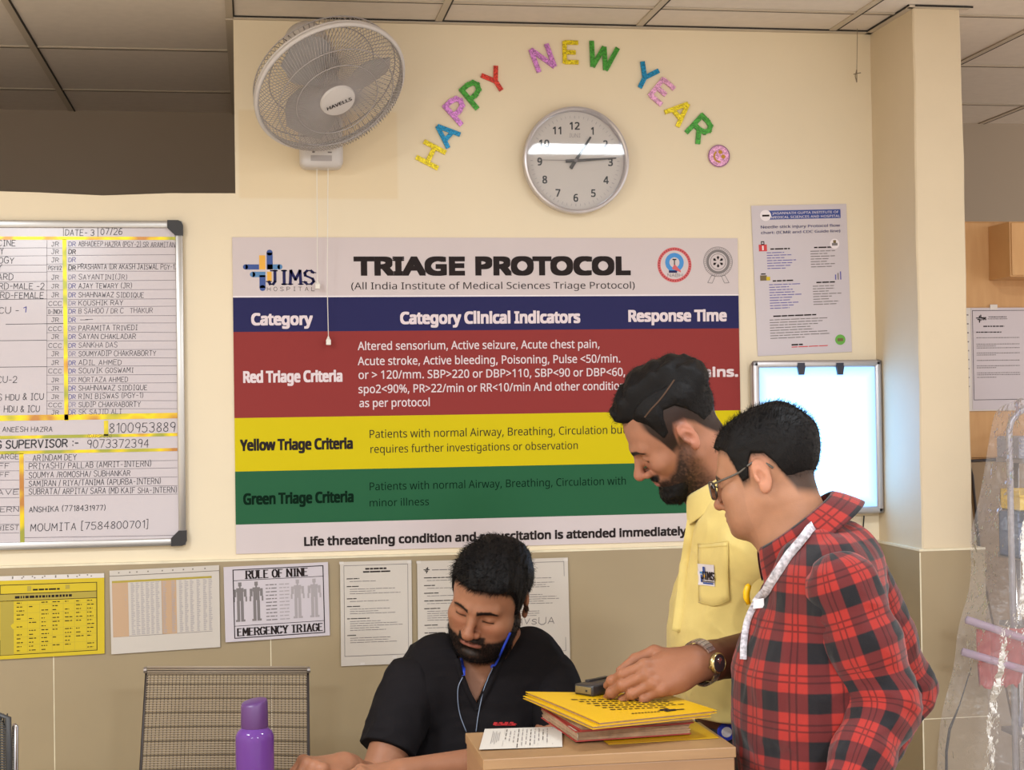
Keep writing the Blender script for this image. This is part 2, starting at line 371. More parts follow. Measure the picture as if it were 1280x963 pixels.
def span(x0, x1, y): a, b = W(x0, y), W(x1, y); return a[0], b[0]
def cross_logo(mb, x, z, s, y, mi):
    """the hospital's woven cross mark, s = width of one arm unit; mi = material numbers (blue, light blue, amber)"""
    def bar(u0, u1, v0, v1, m, rl=False, rr=False, rt=False, rb=False):
        X0, X1, Z0, Z1 = x+u0*s, x+u1*s, z+v0*s, z+v1*s
        r = 0.5*min(X1-X0, Z1-Z0)
        if rl: disc(mb, X0+r, (Z0+Z1)/2, r, y, m, n=18); X0 += r
        if rr: disc(mb, X1-r, (Z0+Z1)/2, r, y, m, n=18); X1 -= r
        if rt: disc(mb, (X0+X1)/2, Z1-r, r, y, m, n=18); Z1 -= r
        if rb: disc(mb, (X0+X1)/2, Z0+r, r, y, m, n=18); Z0 += r
        rect(mb, X0, X1, Z0, Z1, y, m)
    bar(-2.9, -0.1, .1, 1.0, mi[0], rl=True); bar(-.05, 1.0, .1, 2.6, mi[2]); bar(1.25, 2.3, .1, 3.6, mi[0], rt=True); bar(1.35, 4.0, .1, 1.0, mi[1], rr=True)
    bar(-1.7, 1.0, -1.25, -.3, mi[1], rl=True); bar(-.05, 1.0, -3.7, -.9, mi[0], rb=True); bar(1.3, 2.1, -2.0, -.3, mi[2])
# --- triage poster
PX0, PX1 = W(291.5, 400)[0], W(923.2, 400)[0]
PZT, PZB = W(600, 297.4)[1], W(600, 684)[1]
zz = lambda xl, yl, xr, yr: (W(xl, yl)[1]+W(xr, yr)[1])/2
bz = [PZT, zz(293, 373, 923, 369), zz(292, 415, 922, 411), zz(295, 523, 926, 513), zz(298, 590, 890, 577), zz(298, 656, 860, 641.5), PZB]
poster = thing('wall_poster', 'large five-band TRIAGE PROTOCOL poster on the cream wall below the clock', 'poster', ((PX0+PX1)/2, 0, PZB))
mb = MB(); yp = -0.004
for i, m in enumerate([0, 1, 2, 3, 4, 0]): mb.box((PX0, yp, bz[i+1]), (PX1, -0.0005, bz[i]), m)
rect(mb, PX0, PX1, bz[1], bz[1]+.004, yp-.0003, 5)
mat('ink_white', (232, 222, 226), 0.4)
mb.build('printed_sheet', ['print_white', 'print_navy', 'print_red', 'print_yellow', 'print_green', 'ink_white'], poster)
yt = yp-.0006
def ptext(ink, s, x0, x1, yb, yc, bold=0.0):
    """one line of lettering measured on the photographed poster: baseline yb, cap top yc at its middle"""
    xm = (x0+x1)/2; mb = MB()
    a, b = W(x0, yb)[0], W(x1, yb)[0]; zb, zc = W(xm, yb)[1], W(xm, yc)[1]
    put_text(mb, s, a, b, zb, zc-zb, yt, 0, bold); return mb.build('lettering', [ink], poster)
ptext('ink_black', 'TRIAGE', 442, 581, 343, 318, .085); ptext('ink_black', 'PROTOCOL', 594, 788, 342.7, 317.8, .085)
ptext('ink_black', '(All India Institute of Medical Sciences Triage Protocol)', 439, 793, 361.5, 351)
ptext('ink_black', 'Life threatening condition and resuscitation is attended immediately', 380, 858, 675.5, 663, .05)
ptext('ink_pale', 'Category', 314, 391, 406, 389, .055); ptext('ink_pale', 'Category Clinical Indicators', 500, 725, 404, 387, .055); ptext('ink_pale', 'Response Time', 785, 908, 401.5, 385, .055)
ptext('ink_pale', 'Red Triage Criteria', 304, 428, 477.5, 461, .05)
for s, x0, x1, yb in (('Altered sensorium, Active seizure, Acute chest pain,', 447, 749, 436.5), ('Acute stroke, Active bleeding, Poisoning, Pulse <50/min.', 447, 775, 455), ('or > 120/mm. SBP>220 or DBP>110, SBP<90 or DBP<60,', 448, 781, 472),
                      ('spo2<90%, PR>22/min or RR<10/min And other conditions', 448, 787, 489.5), ('as per protocol', 449, 537, 508.5)): ptext('ink_pale', s, x0, x1, yb, yb-12.5, .012)
ptext('ink_pale', '15 mins.', 842, 922, 471, 457, .055)
ptext('ink_black', 'Yellow Triage Criteria', 300, 441, 562, 546, .05)
ptext('ink_black', 'Patients with normal Airway, Breathing, Circulation but', 462, 782, 545, 532.5); ptext('ink_black', 'requires further investigations or observation', 463, 722, 564, 552)
ptext('ink_dark_green', 'Green Triage Criteria', 304, 442, 629, 613, .05)
ptext('ink_dark_green', 'Patients with normal Airway, Breathing, Circulation with', 462, 782, 609.5, 597.5); ptext('ink_dark_green', 'minor illness', 462, 536, 632.5, 621)
mb = MB(); c = W(324.5, 337.9); cross_logo(mb, c[0], c[1], 0.0162, yt, (0, 1, 2))
a, b = W(334, 356.5), W(392, 339.5); put_strokes(mb, 'JIMS', a[0]+.003, b[0], a[1]+.002, b[1]-a[1], yt-.0003, .0085, 3, serif=True)
a, b = W(334, 364), W(393, 359); put_strokes(mb, 'H O S P I T A L', a[0], b[0], a[1], b[1]-a[1], yt, .0011, 4)
mb.build('logo', ['logo_blue', 'logo_light_blue', 'logo_amber', 'print_navy', 'ink_black'], poster)
mb = MB(); c = W(842.6, 331.4); px = 0.00237
disc(mb, c[0], c[1], 22*px, yt, 0, 18*px); disc(mb, c[0], c[1], 18*px, yt, 3); disc(mb, c[0], c[1]+3*px, 12*px, yt-.0003, 1, 6.5*px); 
mb.add([(c[0], yt-.0005, c[1]+1*px), (c[0]-3.5*px, yt-.0005, c[1]-5*px), (c[0]+8*px, yt-.0005, c[1]-9.5*px), (c[0]+8*px, yt-.0005, c[1]-7.5*px)], [(0, 1, 2, 3)], 0)
rect(mb, c[0]-7.5*px, c[0]+3*px, c[1]-10*px, c[1]-7*px, yt-.0005, 2); rect(mb, c[0]-2.5*px, c[0]+2.5*px, c[1]+6*px, c[1]+7.5*px, yt-.0005, 4); rect(mb, c[0]-.6*px, c[0]+.6*px, c[1], c[1]+6*px, yt-.0005, 4)
put_strokes(mb, 'NABH', c[0]-9*px, c[0]+10*px, c[1]-15*px, 4*px, yt-.0005, .0012, 5)
for k in range(40):
    a = 2*math.pi*k/40+.05; disc(mb, c[0]+20*px*math.cos(a), c[1]+20*px*math.sin(a), 1.0*px, yt-.0004, 6, n=5)
mb.build('accreditation_seal', ['seal_red', 'seal_blue', 'print_navy', 'print_white', 'ink_black', 'ink_grey', 'print_red'], poster)['label'] = 'red ring seal with blue ring inside'
mb = MB(); c = W(897, 327.5)
for r0, r1 in ((19, 18.3), (15.5, 12), (10.3, 9.6)): disc(mb, c[0], c[1], r0*px, yt, 0, r1*px)
for k in range(44):
    a = 2*math.pi*k/44; disc(mb, c[0]+17*px*math.cos(a), c[1]+17*px*math.sin(a), .75*px, yt, 0, n=5)
for k in range(6):
    a = math.pi/2+2*math.pi*k/6; q = lambda r, d: (c[0]+r*px*math.cos(a+d), yt-.0002, c[1]+r*px*math.sin(a+d))
    mb.add([q(2.4, 0), q(6, -.32), q(7.4, 0), q(6, .32)], [(0, 1, 2, 3)], 1)
for sx in (-1, 1):
    pts = [(4*sx, -18), (8.5*sx, -17), (14*sx, -26.5), (8*sx, -27)]
    for i in range(4): a, b = pts[i], pts[(i+1) % 4]; line(mb, (c[0]+a[0]*px, c[1]+a[1]*px), (c[0]+b[0]*px, c[1]+b[1]*px), .0015, yt, 0)
mb.build('accreditation_seal', ['ink_grey', 'ink_black'], poster)['label'] = 'grey rosette seal with two ribbon tails'

# --- celebration letters, each a separate cut-out stuck to the wall
def glitter(name, col):
    m = mat(name, col, 0.3, 0.35); nt = m.node_tree; L = nt.links.new; b = nt.nodes['Principled BSDF']
    tc = nt.nodes.new('ShaderNodeTexCoord'); v = nt.nodes.new('ShaderNodeTexVoronoi'); v.inputs['Scale'].default_value = 320
    L(tc.outputs['Object'], v.inputs['Vector'])
    mx = nt.nodes.new('ShaderNodeMix'); mx.data_type = 'RGBA'; mx.inputs[6].default_value = lin([q*0.78 for q in col]); mx.inputs[7].default_value = lin([min(255, q*1.12+12) for q in col])
    sp = nt.nodes.new('ShaderNodeSeparateColor'); L(v.outputs['Color'], sp.inputs[0]); L(sp.outputs[0], mx.inputs[0]); L(mx.outputs[2], b.inputs['Base Color'])
    bp = nt.nodes.new('ShaderNodeBump'); bp.inputs['Strength'].default_value = .6; bp.inputs['Distance'].default_value = .002
    L(sp.outputs[1], bp.inputs['Height']); L(bp.outputs[0], b.inputs['Normal'])
glitter('glitter_yellow', (226, 196, 20)); glitter('glitter_blue', (16, 130, 178)); glitter('glitter_lilac', (205, 130, 205)); glitter('glitter_green', (66, 150, 50)); glitter('glitter_red', (208, 58, 44)); glitter('glitter_pink', (228, 158, 196))
_B = {'H': ['L0,0 0,1', 'L.72,0 .72,1', 'L0,.5 .72,.5'], 'A': ['L0,0 .4,1', 'L.8,0 .4,1', 'L.16,.33 .64,.33'], 'P': ['L0,0 0,1', 'L0,.94 .3,.94 .52,.88 .6,.72 .52,.54 .3,.46 0,.46'], 'Y': ['L0,1 .38,.46', 'L.76,1 .38,.46', 'L.38,.5 .38,0'],
      'N': ['L0,0 0,1', 'L0,1 .7,0', 'L.7,0 .7,1'], 'E': ['L0,0 0,1', 'L0,.94 .62,.94', 'L0,.5 .5,.5', 'L0,.06 .62,.06'], 'W': ['L0,1 .28,0', 'L.28,0 .55,.9', 'L.55,.9 .82,0', 'L.82,0 1.1,1'], 'R': ['L0,0 0,1', 'L0,.94 .3,.94 .52,.88 .6,.72 .52,.54 .3,.46 0,.46', 'L.26,.48 .64,0']}
def cut_letter(ch, px, py, h, ang, mname, label):
    """block letter standing off the wall a little, h px high, turned by ang degrees clockwise"""
    mb = MB(); s = h*0.00245; wd = max(float(q.split(',')[0]) for st in _B[ch] for q in st[1:].split()); t = 0.19
    c = W(px, py); R = Matrix.Rotation(math.radians(ang), 3, 'Y')
    for n_, st in enumerate(_B[ch]):
        q = [tuple(map(float, u.split(','))) for u in st[1:].split()]
        for i, (a, b) in enumerate(zip(q[:-1], q[1:])):
            dx, dz = b[0]-a[0], b[1]-a[1]; l = math.hypot(dx, dz); e = t*0.42 if len(q) > 2 else 0; nx, nz = -dz/l*t/2, dx/l*t/2; ux, uz = dx/l*e, dz/l*e
            if len(q) == 2 and n_ < 2 and ch in 'HPNER' or (len(q) == 2): ux = uz = 0
            po = [(a[0]-ux+nx, a[1]-uz+nz), (a[0]-ux-nx, a[1]-uz-nz), (b[0]+ux-nx, b[1]+uz-nz), (b[0]+ux+nx, b[1]+uz+nz)]
            yo = -0.0065-0.0004*n_-0.0002*i
            pp = []
            for (u, v) in po: w_ = R @ Vector(((u-wd/2)*s, 0, (v-.5)*s)); pp.append((c[0]+w_.x, c[1]+w_.z))
            mb.prism(pp, yo, -0.0008)
    o = mb.build('wall_letter', [mname], None, loc=(c[0], 0, c[1]-s/2)); tag(o, label, 'letter', 'new year letters on the wall')
for a in [('H', 538.5, 194, 29, -63, 'glitter_yellow', 'yellow glitter letter H, lowest left of the NEW YEAR greeting arc'), ('A', 557, 167.5, 27, -48, 'glitter_blue', 'blue letter A stuck between the yellow H and the lilac P'),
          ('P', 573, 138, 31, -42, 'glitter_lilac', 'lilac letter P stuck between the blue A and the green P'), ('P', 593.5, 118, 31, -40, 'glitter_green', 'green letter P stuck between the lilac P and the red Y'),
          ('Y', 618.5, 101, 28, -33, 'glitter_red', 'red letter Y at the end of the word HAPPY'), ('N', 678, 73, 29, -20, 'glitter_lilac', 'lilac letter N at the start of the word NEW'),
          ('E', 714, 66, 27, 0, 'glitter_yellow', 'yellow letter E at the very top of the greeting arc'), ('W', 752, 71, 30, 14, 'glitter_green', 'green letter W at the end of the word NEW'),
          ('Y', 806, 96.5, 30, 28, 'glitter_blue', 'blue letter Y at the start of the word YEAR'), ('E', 827.5, 115.5, 29, 40, 'glitter_pink', 'pale pink letter E between the blue Y and the yellow A'),
          ('A', 849, 140, 29, 48, 'glitter_yellow', 'yellow glitter letter A in the word YEAR'), ('R', 875, 162, 31, 44, 'glitter_green', 'green letter R beside the round smiley badge')]: cut_letter(*a)
c = W(898, 195.5); mb = MB(); MW = Matrix.Translation((c[0], 0, c[1])) @ Matrix.Rotation(math.pi/2, 4, 'X')
bd = thing('smiley_badge', 'round pink glitter smiley badge on the wall below the green R', 'badge', (c[0], 0, c[1]-.033))
mb.lathe([(0.030, 0.0005), (0.033, 0.003), (0.033, 0.005), (0.030, 0.0075)], MW, 36, 0); mb.build('disc', ['glitter_pink'], bd, auto=30)
mb = MB(); disc(mb, c[0], c[1], .0335, -0.0072, 0, .0295)
for (u, v, r) in ((.004, .0115, .0055), (.0125, -.002, .0055)):
    disc(mb, c[0]+u, c[1]+v, r*1.15, -0.0082, 1, n=20)
for k in range(10):
    t0, t1 = math.radians(128+k*14.5), math.radians(128+(k+1)*14.5)
    q = lambda r, t: (c[0]+.003+r*math.cos(t), -0.0082, c[1]-.001+r*.95*math.sin(t))
    mb.add([q(.021, t0), q(.021, t1), q(.0155, t1), q(.0155, t0)], [(0, 1, 2, 3)], 1)
mat('badge_rim', (140, 90, 130), 0.4); mat('badge_gold', (186, 136, 20), .5); mb.build('smiling_face', ['badge_rim', 'badge_gold'], bd)

# --- wall clock
mat('clock_rim', (205, 200, 205), 0.28, 0.55); mat('clock_face', (205, 196, 190), 0.5); mat('clock_black', (38, 34, 36), 0.4); mat('clock_hand', (52, 44, 40), 0.4)
g = mat('clock_glass', (255, 255, 255), 0.02); nt = g.node_tree; nt.nodes.remove(nt.nodes['Principled BSDF'])
tr = nt.nodes.new('ShaderNodeBsdfTransparent'); gl = nt.nodes.new('ShaderNodeBsdfGlossy'); gl.inputs['Roughness'].default_value = 0.03; fr = nt.nodes.new('ShaderNodeFresnel'); fr.inputs[0].default_value = 1.27; mx = nt.nodes.new('ShaderNodeMixShader')
nt.links.new(fr.outputs[0], mx.inputs[0]); nt.links.new(tr.outputs[0], mx.inputs[1]); nt.links.new(gl.outputs[0], mx.inputs[2]); nt.links.new(mx.outputs[0], nt.nodes['Material Output'].inputs[0])
c = W(717.5, 202.5); CX, CZ = c; CR_ = 0.1565
ck = thing('wall_clock', 'round white wall clock with silver rim hung under the NEW YEAR letters', 'clock', (CX, 0, CZ-CR_))
tilt = Matrix.Translation((CX, -0.004, CZ)) @ Matrix.Rotation(math.radians(90), 4, 'X')
mb = MB(); R0 = CR_
vs = [(R0-.006, 0.0), (R0, 0.008), (R0+.001, 0.034), (R0-.001, 0.041), (R0-.006, 0.043), (R0-.010, 0.040), (R0-.0105, 0.022), (R0-.0105, 0.012), (0.01, 0.010)]
mb.lathe(vs, tilt, 96); mb.build('rim', ['clock_rim'], ck, auto=35)
yf = -0.004-0.0135
mb = MB(); mb.lathe([(R0-.0112, 0.010), (R0-.0112, .0135), (.001, .0135)], tilt, 96); mb.build('dial', ['clock_face'], ck, auto=30)
mb = MB()
for k in range(12):
    a = math.radians(90-30*(k+1)); s = str(k+1); r = .106; cap = .0265
    vs, fs, wd = font_mesh(s); ww = wd*cap*1.02
    put_text(mb, s, CX+r*math.cos(a)-ww/2, CX+r*math.cos(a)+ww/2, CZ+r*math.sin(a)-cap/2, cap, yf-.0006, 0, .03)
for k in range(60):
    a = math.radians(6*k); r0, r1 = .126, .1335
    line(mb, (CX+r0*math.cos(a), CZ+r0*math.sin(a)), (CX+r1*math.cos(a), CZ+r1*math.sin(a)), .0012 if k % 5 else .0018, yf-.0005, 1)
put_strokes(mb, 'IUNI', CX-.017, CX+.016, CZ+.07, .011, yf-.0005, .0014, 1, random.Random(3), .06)
mb.build('numerals', ['clock_black', 'ink_light'], ck)
def hand(name, ang, l0, l1, w0, w1, yy, m='clock_hand'):
    mb = MB(); a = math.radians(90-ang); ux, uz = math.cos(a), math.sin(a); nx, nz = -uz, ux
    po = [(CX-ux*l0+nx*w0, CZ-uz*l0+nz*w0), (CX+ux*l1+nx*w1, CZ+uz*l1+nz*w1), (CX+ux*l1-nx*w1, CZ+uz*l1-nz*w1), (CX-ux*l0-nx*w0, CZ-uz*l0-nz*w0)]
    mb.prism(po, yy, yy+.0015); disc(mb, CX, CZ, .006, yy-.0002); mb.build(name, [m], ck)
hand('hour_hand', 33.5, .027, .085, .0055, .0028, yf-.006); hand('minute_hand', 86, .03, .122, .0048, .0018, yf-.009)
hand('second_hand', 270.5, .03, .115, .0006, .0006, yf-.011, 'ink_grey')
mb = MB(); mb.lathe([(R0-.0103, .032), (R0-.0103, .034), (.001, .034)], tilt, 96); mb.build('glass', ['clock_glass'], ck)

# --- whiteboard with a hand-ruled duty roster
mat('board_white', (200, 190, 194), 0.18, noise=0.015, nscale=3); mat('board_frame', (188, 184, 180), 0.32, 0.75); mat('board_corner', (34, 30, 30), 0.45)
mat('marker_black', (40, 36, 44), 0.5); mat('marker_blue', (52, 52, 150), 0.5); mat('marker_thin', (78, 70, 78), 0.5); mat('marker_faint', (128, 122, 158), 0.5)
tp = mat('foil_tape', (196, 160, 40), 0.3, 0.5); nt = tp.node_tree; tc = nt.nodes.new('ShaderNodeTexCoord'); n = nt.nodes.new('ShaderNodeTexNoise'); n.inputs['Scale'].default_value = 9
cr = nt.nodes.new('ShaderNodeValToRGB'); cr.color_ramp.elements[0].color = lin((176, 120, 60)); cr.color_ramp.elements[0].position = .38; cr.color_ramp.elements[1].color = lin((150, 150, 60)); cr.color_ramp.elements[1].position = .62
e = cr.color_ramp.elements.new(.5); e.color = lin((226, 196, 30))
nt.links.new(tc.outputs['Object'], n.inputs['Vector']); nt.links.new(n.outputs['Fac'], cr.inputs[0]); nt.links.new(cr.outputs[0], nt.nodes['Principled BSDF'].inputs['Base Color'])
BX1 = W(231, 480)[0]; BZ1 = (W(100, 276.5)[1]); BZ0 = W(150, 683.5)[1]; BX0 = BX1-1.22; fw = .021
wb = thing('whiteboard', 'aluminium framed whiteboard covered with a handwritten duty roster, left of the triage poster', 'whiteboard', ((BX0+BX1)/2, 0, BZ0))
mb = MB().box((BX0+.01, -0.014, BZ0+.01), (BX1-.01, -0.002, BZ1-.01)); mb.build('writing_surface', ['board_white'], wb)
mb = MB()
for a in (((BX0, -0.022, BZ1-fw), (BX1, -0.001, BZ1)), ((BX0, -0.022, BZ0), (BX1, -0.001, BZ0+fw)), ((BX0, -0.022, BZ0+fw), (BX0+fw, -0.001, BZ1-fw)), ((BX1-fw, -0.022, BZ0+fw), (BX1, -0.001, BZ1-fw))): mb.rbox(a[0], a[1], .004)
mb.build('frame', ['board_frame'], wb, auto=40)
for cx_, cz_, sx, sz in ((BX1, BZ1, -1, -1), (BX1, BZ0, -1, 1)):
    mb = MB(); k = .042
    po = [(cx_+.001*-sx, cz_+sz*.012), (cx_-sx*-.004, cz_+sz*.003), (cx_+sx*.012, cz_-sz*.001), (cx_+sx*k, cz_-sz*.001), (cx_+sx*k, cz_+sz*fw*1.0), (cx_+sx*fw, cz_+sz*k), (cx_-sx*.001, cz_+sz*k)]
    mb.prism(po if sx*sz > 0 else po[::-1], -0.026, -0.001); mb.build('corner_cap', ['board_corner'], wb)
yb = -0.0146; T = MB(); H = MB()
def wl(px0, py0, px1, py1, wd=.0016, mi=0, mbx=None): line(mbx or H, W(px0, py0), W(px1, py1), wd*.8, yb, mi)
def hw(s, x0, x1, ybase, cap, wd=.0022, mi=0, jit=.07):
    """handwriting measured on the photographed board, slope follows the pen"""
    a, b = W(x0, ybase), W(x1, ybase); c2 = W(x0, ybase-cap)
    put_strokes(H, s, a[0], b[0], a[1], c2[1]-a[1], yb-.0002, wd*.74, mi, rng, jit, slope=rng.uniform(-.012, .008))
def strip(x0, y0, x1, y1):
    a, b = W(x0, (y0+y1)/2), W(x1, (y0+y1)/2); zt, zb_ = W((x0+x1)/2, y0)[1], W((x0+x1)/2, y1)[1]; rect(T, max(a[0], BX0+fw), b[0], zb_, zt, yb-.0001, 0)
strip(-150, 296.5, 222, 300.5); strip(80, 300, 85, 526); strip(-150, 519, 222, 526); strip(-150, 544.5, 222, 548.5); strip(-150, 563.5, 222, 567.5); strip(130.5, 526, 136, 545); strip(25.5, 567, 31, 678)
wl(80, 286, 80, 296); wl(123, 286, 123, 297); hw('DATE- 3', 82.5, 118, 295, 7.5); hw('07/26', 126.5, 153, 294, 7.5)
rows = [('JR', 'ABHADEEP HAZRA (PGY-2) SR ARAMITAN', 310, 84, 3), ('JR', '', 319.5, 0, 0), ('JR', '', 330, 0, 3), ('PGY1/2', 'PRASHANTA (DR AKASH JAISWAL PGY-1)', 339.5, 120, 0), ('JR', 'SAYANTINI(JR)', 351.5, 59, 3), ('JR', 'AJAY TEWARY (JR)', 362.5, 65, 3), ('JR', 'SHAHNAWAZ SIDDIQUE', 373.5, 80, 3),
        ('CCC', 'KOUSHIK RAY', 384, 54, 3), ('D-INCH', 'B SAHOO / DR C @ THAKUR', 394, 91, 3), ('JR', '-', 404.5, 10, 3), ('CCC', 'PARAMITA TRIVEDI', 415.5, 72, 3), ('JR', 'SAYAN CHAKLADAR', 425.5, 70, 3), ('CCC', 'SANKHA DAS', 436.5, 47, 3), ('JR', 'SOUMYADIP CHAKRABORTY', 447, 95, 3), ('JR', 'ADIL AHMED', 458, 52, 3),
        ('CCC', 'SOUVIK GOSWAMI', 468.5, 67, 3), ('JR', 'MORTAZA AHMED', 479.5, 60, 3), ('JR', 'SHAHNAWAZ SIDDIQUE', 490, 84, 3), ('JR', 'RINI BISWAS (PGY-1)', 500.5, 79, 3), ('CCC', 'SUDIP CHAKRABORTY', 510.5, 76, 3), ('JR', 'SK SAJID ALI', 520, 52, 3)]
for i, (g_, nm, y_, ln, c_) in enumerate(rows):
    y_ -= 1.5; hw(g_, 65 if len(g_) < 3 else 61.5, 74 if len(g_) < 3 else 77.5, y_, 5.2, .0017)
    hw('DR', 86.5, 95, y_, 5.5, .0018 if c_ else .0026, 1 if c_ and i % 3 != 1 else (3 if c_ else 0))
    if nm: hw(nm, 99 if i not in (3,) else 98, 100+ln if i != 0 else 219, y_ - (1 if i == 3 else 0), 6.2, .0017, 0 if i % 4 else 2)
    if i == 9: wl(107, y_-3, 117, y_-3.4)
    if i < 20:
        j = rng.uniform(-.8, .8); wl(85.5, y_+2.2+j, 222, y_+1.2+rng.uniform(-1, 1.4), .0012, 2); wl(59, y_+2.4, 80, y_+2.2, .0011, 2)
wl(59.5, 301, 59.5, 519, .0011, 2)
for s, x0, x1, y_ in (('MEDICINE', -26, 20, 308), ('SURGERY', -26, 5, 318.5), ('RADIOLOGY', -38, 18, 329.5), ('PSY', -16, 3, 339), ('WARD', -10, 17, 350.5), ('WARD-MALE -2', -14, 56, 362), ('WARD-FEMALE', -12, 55, 373.5), ('ICU -', -6, 24, 392.5), ('ICU-2', -8, 22, 479), ('OBS HDU & ICU', -14, 55, 501), ('HDU & ICU', 6, 50, 515.5)):
    hw(s, x0, x1, y_, 7.5, .0022)
hw('1', 29, 33, 391, 7, .003, 1)
for y_ in (311.5, 321.5, 333, 342, 353.5, 364.5): wl(-60, y_, 59, y_-1, .0012, 2)
for (x0, x1, y_) in ((-60, 59, 375.5), (8, 80, 406), (-60, 59, 427), (-60, 59, 460)): wl(x0, y_, x1, y_-1.2, .0018)
hw('DR ANEESH HAZRA', -10, 66, 540, 6, .002); hw('8100953889', 137, 219, 541, 11.5, .0026, jit=.02)
hw('NG SUPERVISOR :-', -12, 98, 561, 9.5, .0045, jit=.02); hw('9073372394', 109.5, 186, 560, 10, .0024, jit=.02); hw('(DARSHAN)', 110, 140, 547.5, 4, .0012)
for s, x1, y_ in (('ARINDAM DEY', 96, 576, ), ('PRIYASHI/ PALLAB (AMRIT-INTERN)', 189, 586.5), ('SOUMYA /ROMOSHA/ SUBHANKAR', 163, 597.5), ('SAMIRAN / RIYA/TANIMA (APURBA-INTERN)', 201, 608), ('SUBRATA/ ARPITA/ SARA (MD KAIF SHA-INTERN)', 221, 618)):
    hw(s, 42 if s[0] == 'A' else 37, x1, y_, 7, .0019); wl(32, y_+1.6, 222, y_-1+rng.uniform(-1, 1), .0012, 2)
hw('ANSHIKA (7718431977)', 37.5, 132, 640, 6.5, .0022); hw('MOUMITA [7584800701]', 39, 185, 664, 9, .0024)
for s, y_ in (('INCHARGE', 574.5), ('STAFF', 586), ('STAFF', 597), ('LEAVE', 619), ('INTERN', 640.5), ('CASHIEST', 663.5)): hw(s, -22, 24 if s != 'STAFF' else 12, y_, 6.2, .0019)
for y_ in (577.5, 588.5, 600, 611, 622, 633, 644, 655, 666): wl(-60, y_+1, 25, y_, .0012, 2)
wl(30, 672, 222, 669, .0014, 2)
T.build('ruling_tape', ['foil_tape'], wb)
H.build('handwriting', ['marker_black', 'marker_blue', 'marker_thin', 'marker_faint'], wb)

# --- papers taped to the wall and to the dado
mat('paper', (200, 190, 180), 0.5); mat('paper_lavender', (200, 190, 196), 0.4); mat('sleeve', (214, 206, 200), 0.2); mat('paper_yellow', (206, 180, 44), 0.5, spec=.2); mat('tint_olive', (170, 150, 50), 0.45); mat('tint_tan', (190, 156, 124), 0.5); mat('pin_hole', (120, 110, 100), 0.5)
mat('tint_header', (44, 66, 140), 0.4); mat('icon_red', (200, 48, 52), 0.45); mat('icon_green', (98, 164, 60), 0.45); mat('icon_brown', (110, 90, 50), .5)
def sheet_quad(corners, n=10, curl=0.004, seed=0, ybase=-0.018, bowl=0.0):
    """a slightly wavy sheet between four photographed corners (tl, tr, br, bl); returns builder and a mapper u,v -> point"""
    q = [np.array(W(*c_)) for c_ in corners]; r = random.Random(seed); p1, p2 = r.uniform(0, 6), r.uniform(0, 6)
    def at_(u, v, dy=0.0):
        p = (q[0]*(1-u)+q[1]*u)*(1-v)+(q[3]*(1-u)+q[2]*u)*v
        return (p[0], ybase-curl*(0.55+.45*math.sin(u*3.4+p1)*math.cos(v*2.6+p2))-bowl*v*v+dy, p[1])
    m = MB(); vs = [at_(i/n, j/n) for j in range(n+1) for i in range(n+1)]
    bk = [(p[0], p[1]+.0008, p[2]) for p in vs]
    fs = [(j*(n+1)+i, j*(n+1)+i+1, (j+1)*(n+1)+i+1, (j+1)*(n+1)+i) for j in range(n) for i in range(n)]
    m.add(vs, fs); m.add(bk, [f[::-1] for f in fs])
    return m, at_
def qrect(m, at_, u0, u1, v0, v1, mi, dy=-.0005, n=4):
    for i in range(n):
        a, b = u0+(u1-u0)*i/n, u0+(u1-u0)*(i+1)/n; m.add([at_(a, v0, dy), at_(b, v0, dy), at_(b, v1, dy), at_(a, v1, dy)], [(0, 1, 2, 3)], mi)
def qframe(m, at_, u0, u1, v0, v1, tu, tv, mi):
    qrect(m, at_, u0, u1, v0, v0+tv, mi); qrect(m, at_, u0, u1, v1-tv, v1, mi); qrect(m, at_, u0, u0+tu, v0, v1, mi); qrect(m, at_, u1-tu, u1, v0, v1, mi)
def qmicro(m, at_, u0, u1, v, h, r, mi=1, wl_=.05):
    u = u0
    while u < u1:
        l = min(r.uniform(.35, 1.3)*wl_, u1-u); qrect(m, at_, u, u+l, v, v+h, mi, n=1); u += l+.008
def qtext(m, at_, s, u0, u1, vb, vc, mi=1, bold=0.0, serif=False, wd=.003):
    t = MB()
    if serif: put_strokes(t, s, 0, 1, 0, 1, 0, wd, 0, serif=True)
    else: put_text(t, s, 0, 1, 0, 1, 0, 0, bold)
    m.add([at_(u0+(u1-u0)*p[0], vb+(vc-vb)*p[2], -.0007) for p in t.v], t.f, mi)
def sstroke(m, at_, s, u0, u1, vb, vc, asp, w, mi=1):
    """serif lettering in sheet units; asp = sheet width / height, w = stroke share of the cap height"""
    t = MB(); cap = (vb-vc); wid = (u1-u0)*asp; put_strokes(t, s, 0, wid, 0, cap, 0, cap*w, 0, serif=True)
    m.add([at_(u0+p[0]/asp, vb-p[2], -.0007) for p in t.v], t.f, mi)
def holes(m, at_, r, v, mi):
    for k in range(9): u = .06+k*.1+r.uniform(-.02, .02); qrect(m, at_, u, u+.012, v-.008, v+.008, mi, n=1)
def paper_loc(cs): a = W(*cs[3]); b = W(*cs[2]); return ((a[0]+b[0])/2, 0, min(a[1], b[1]))
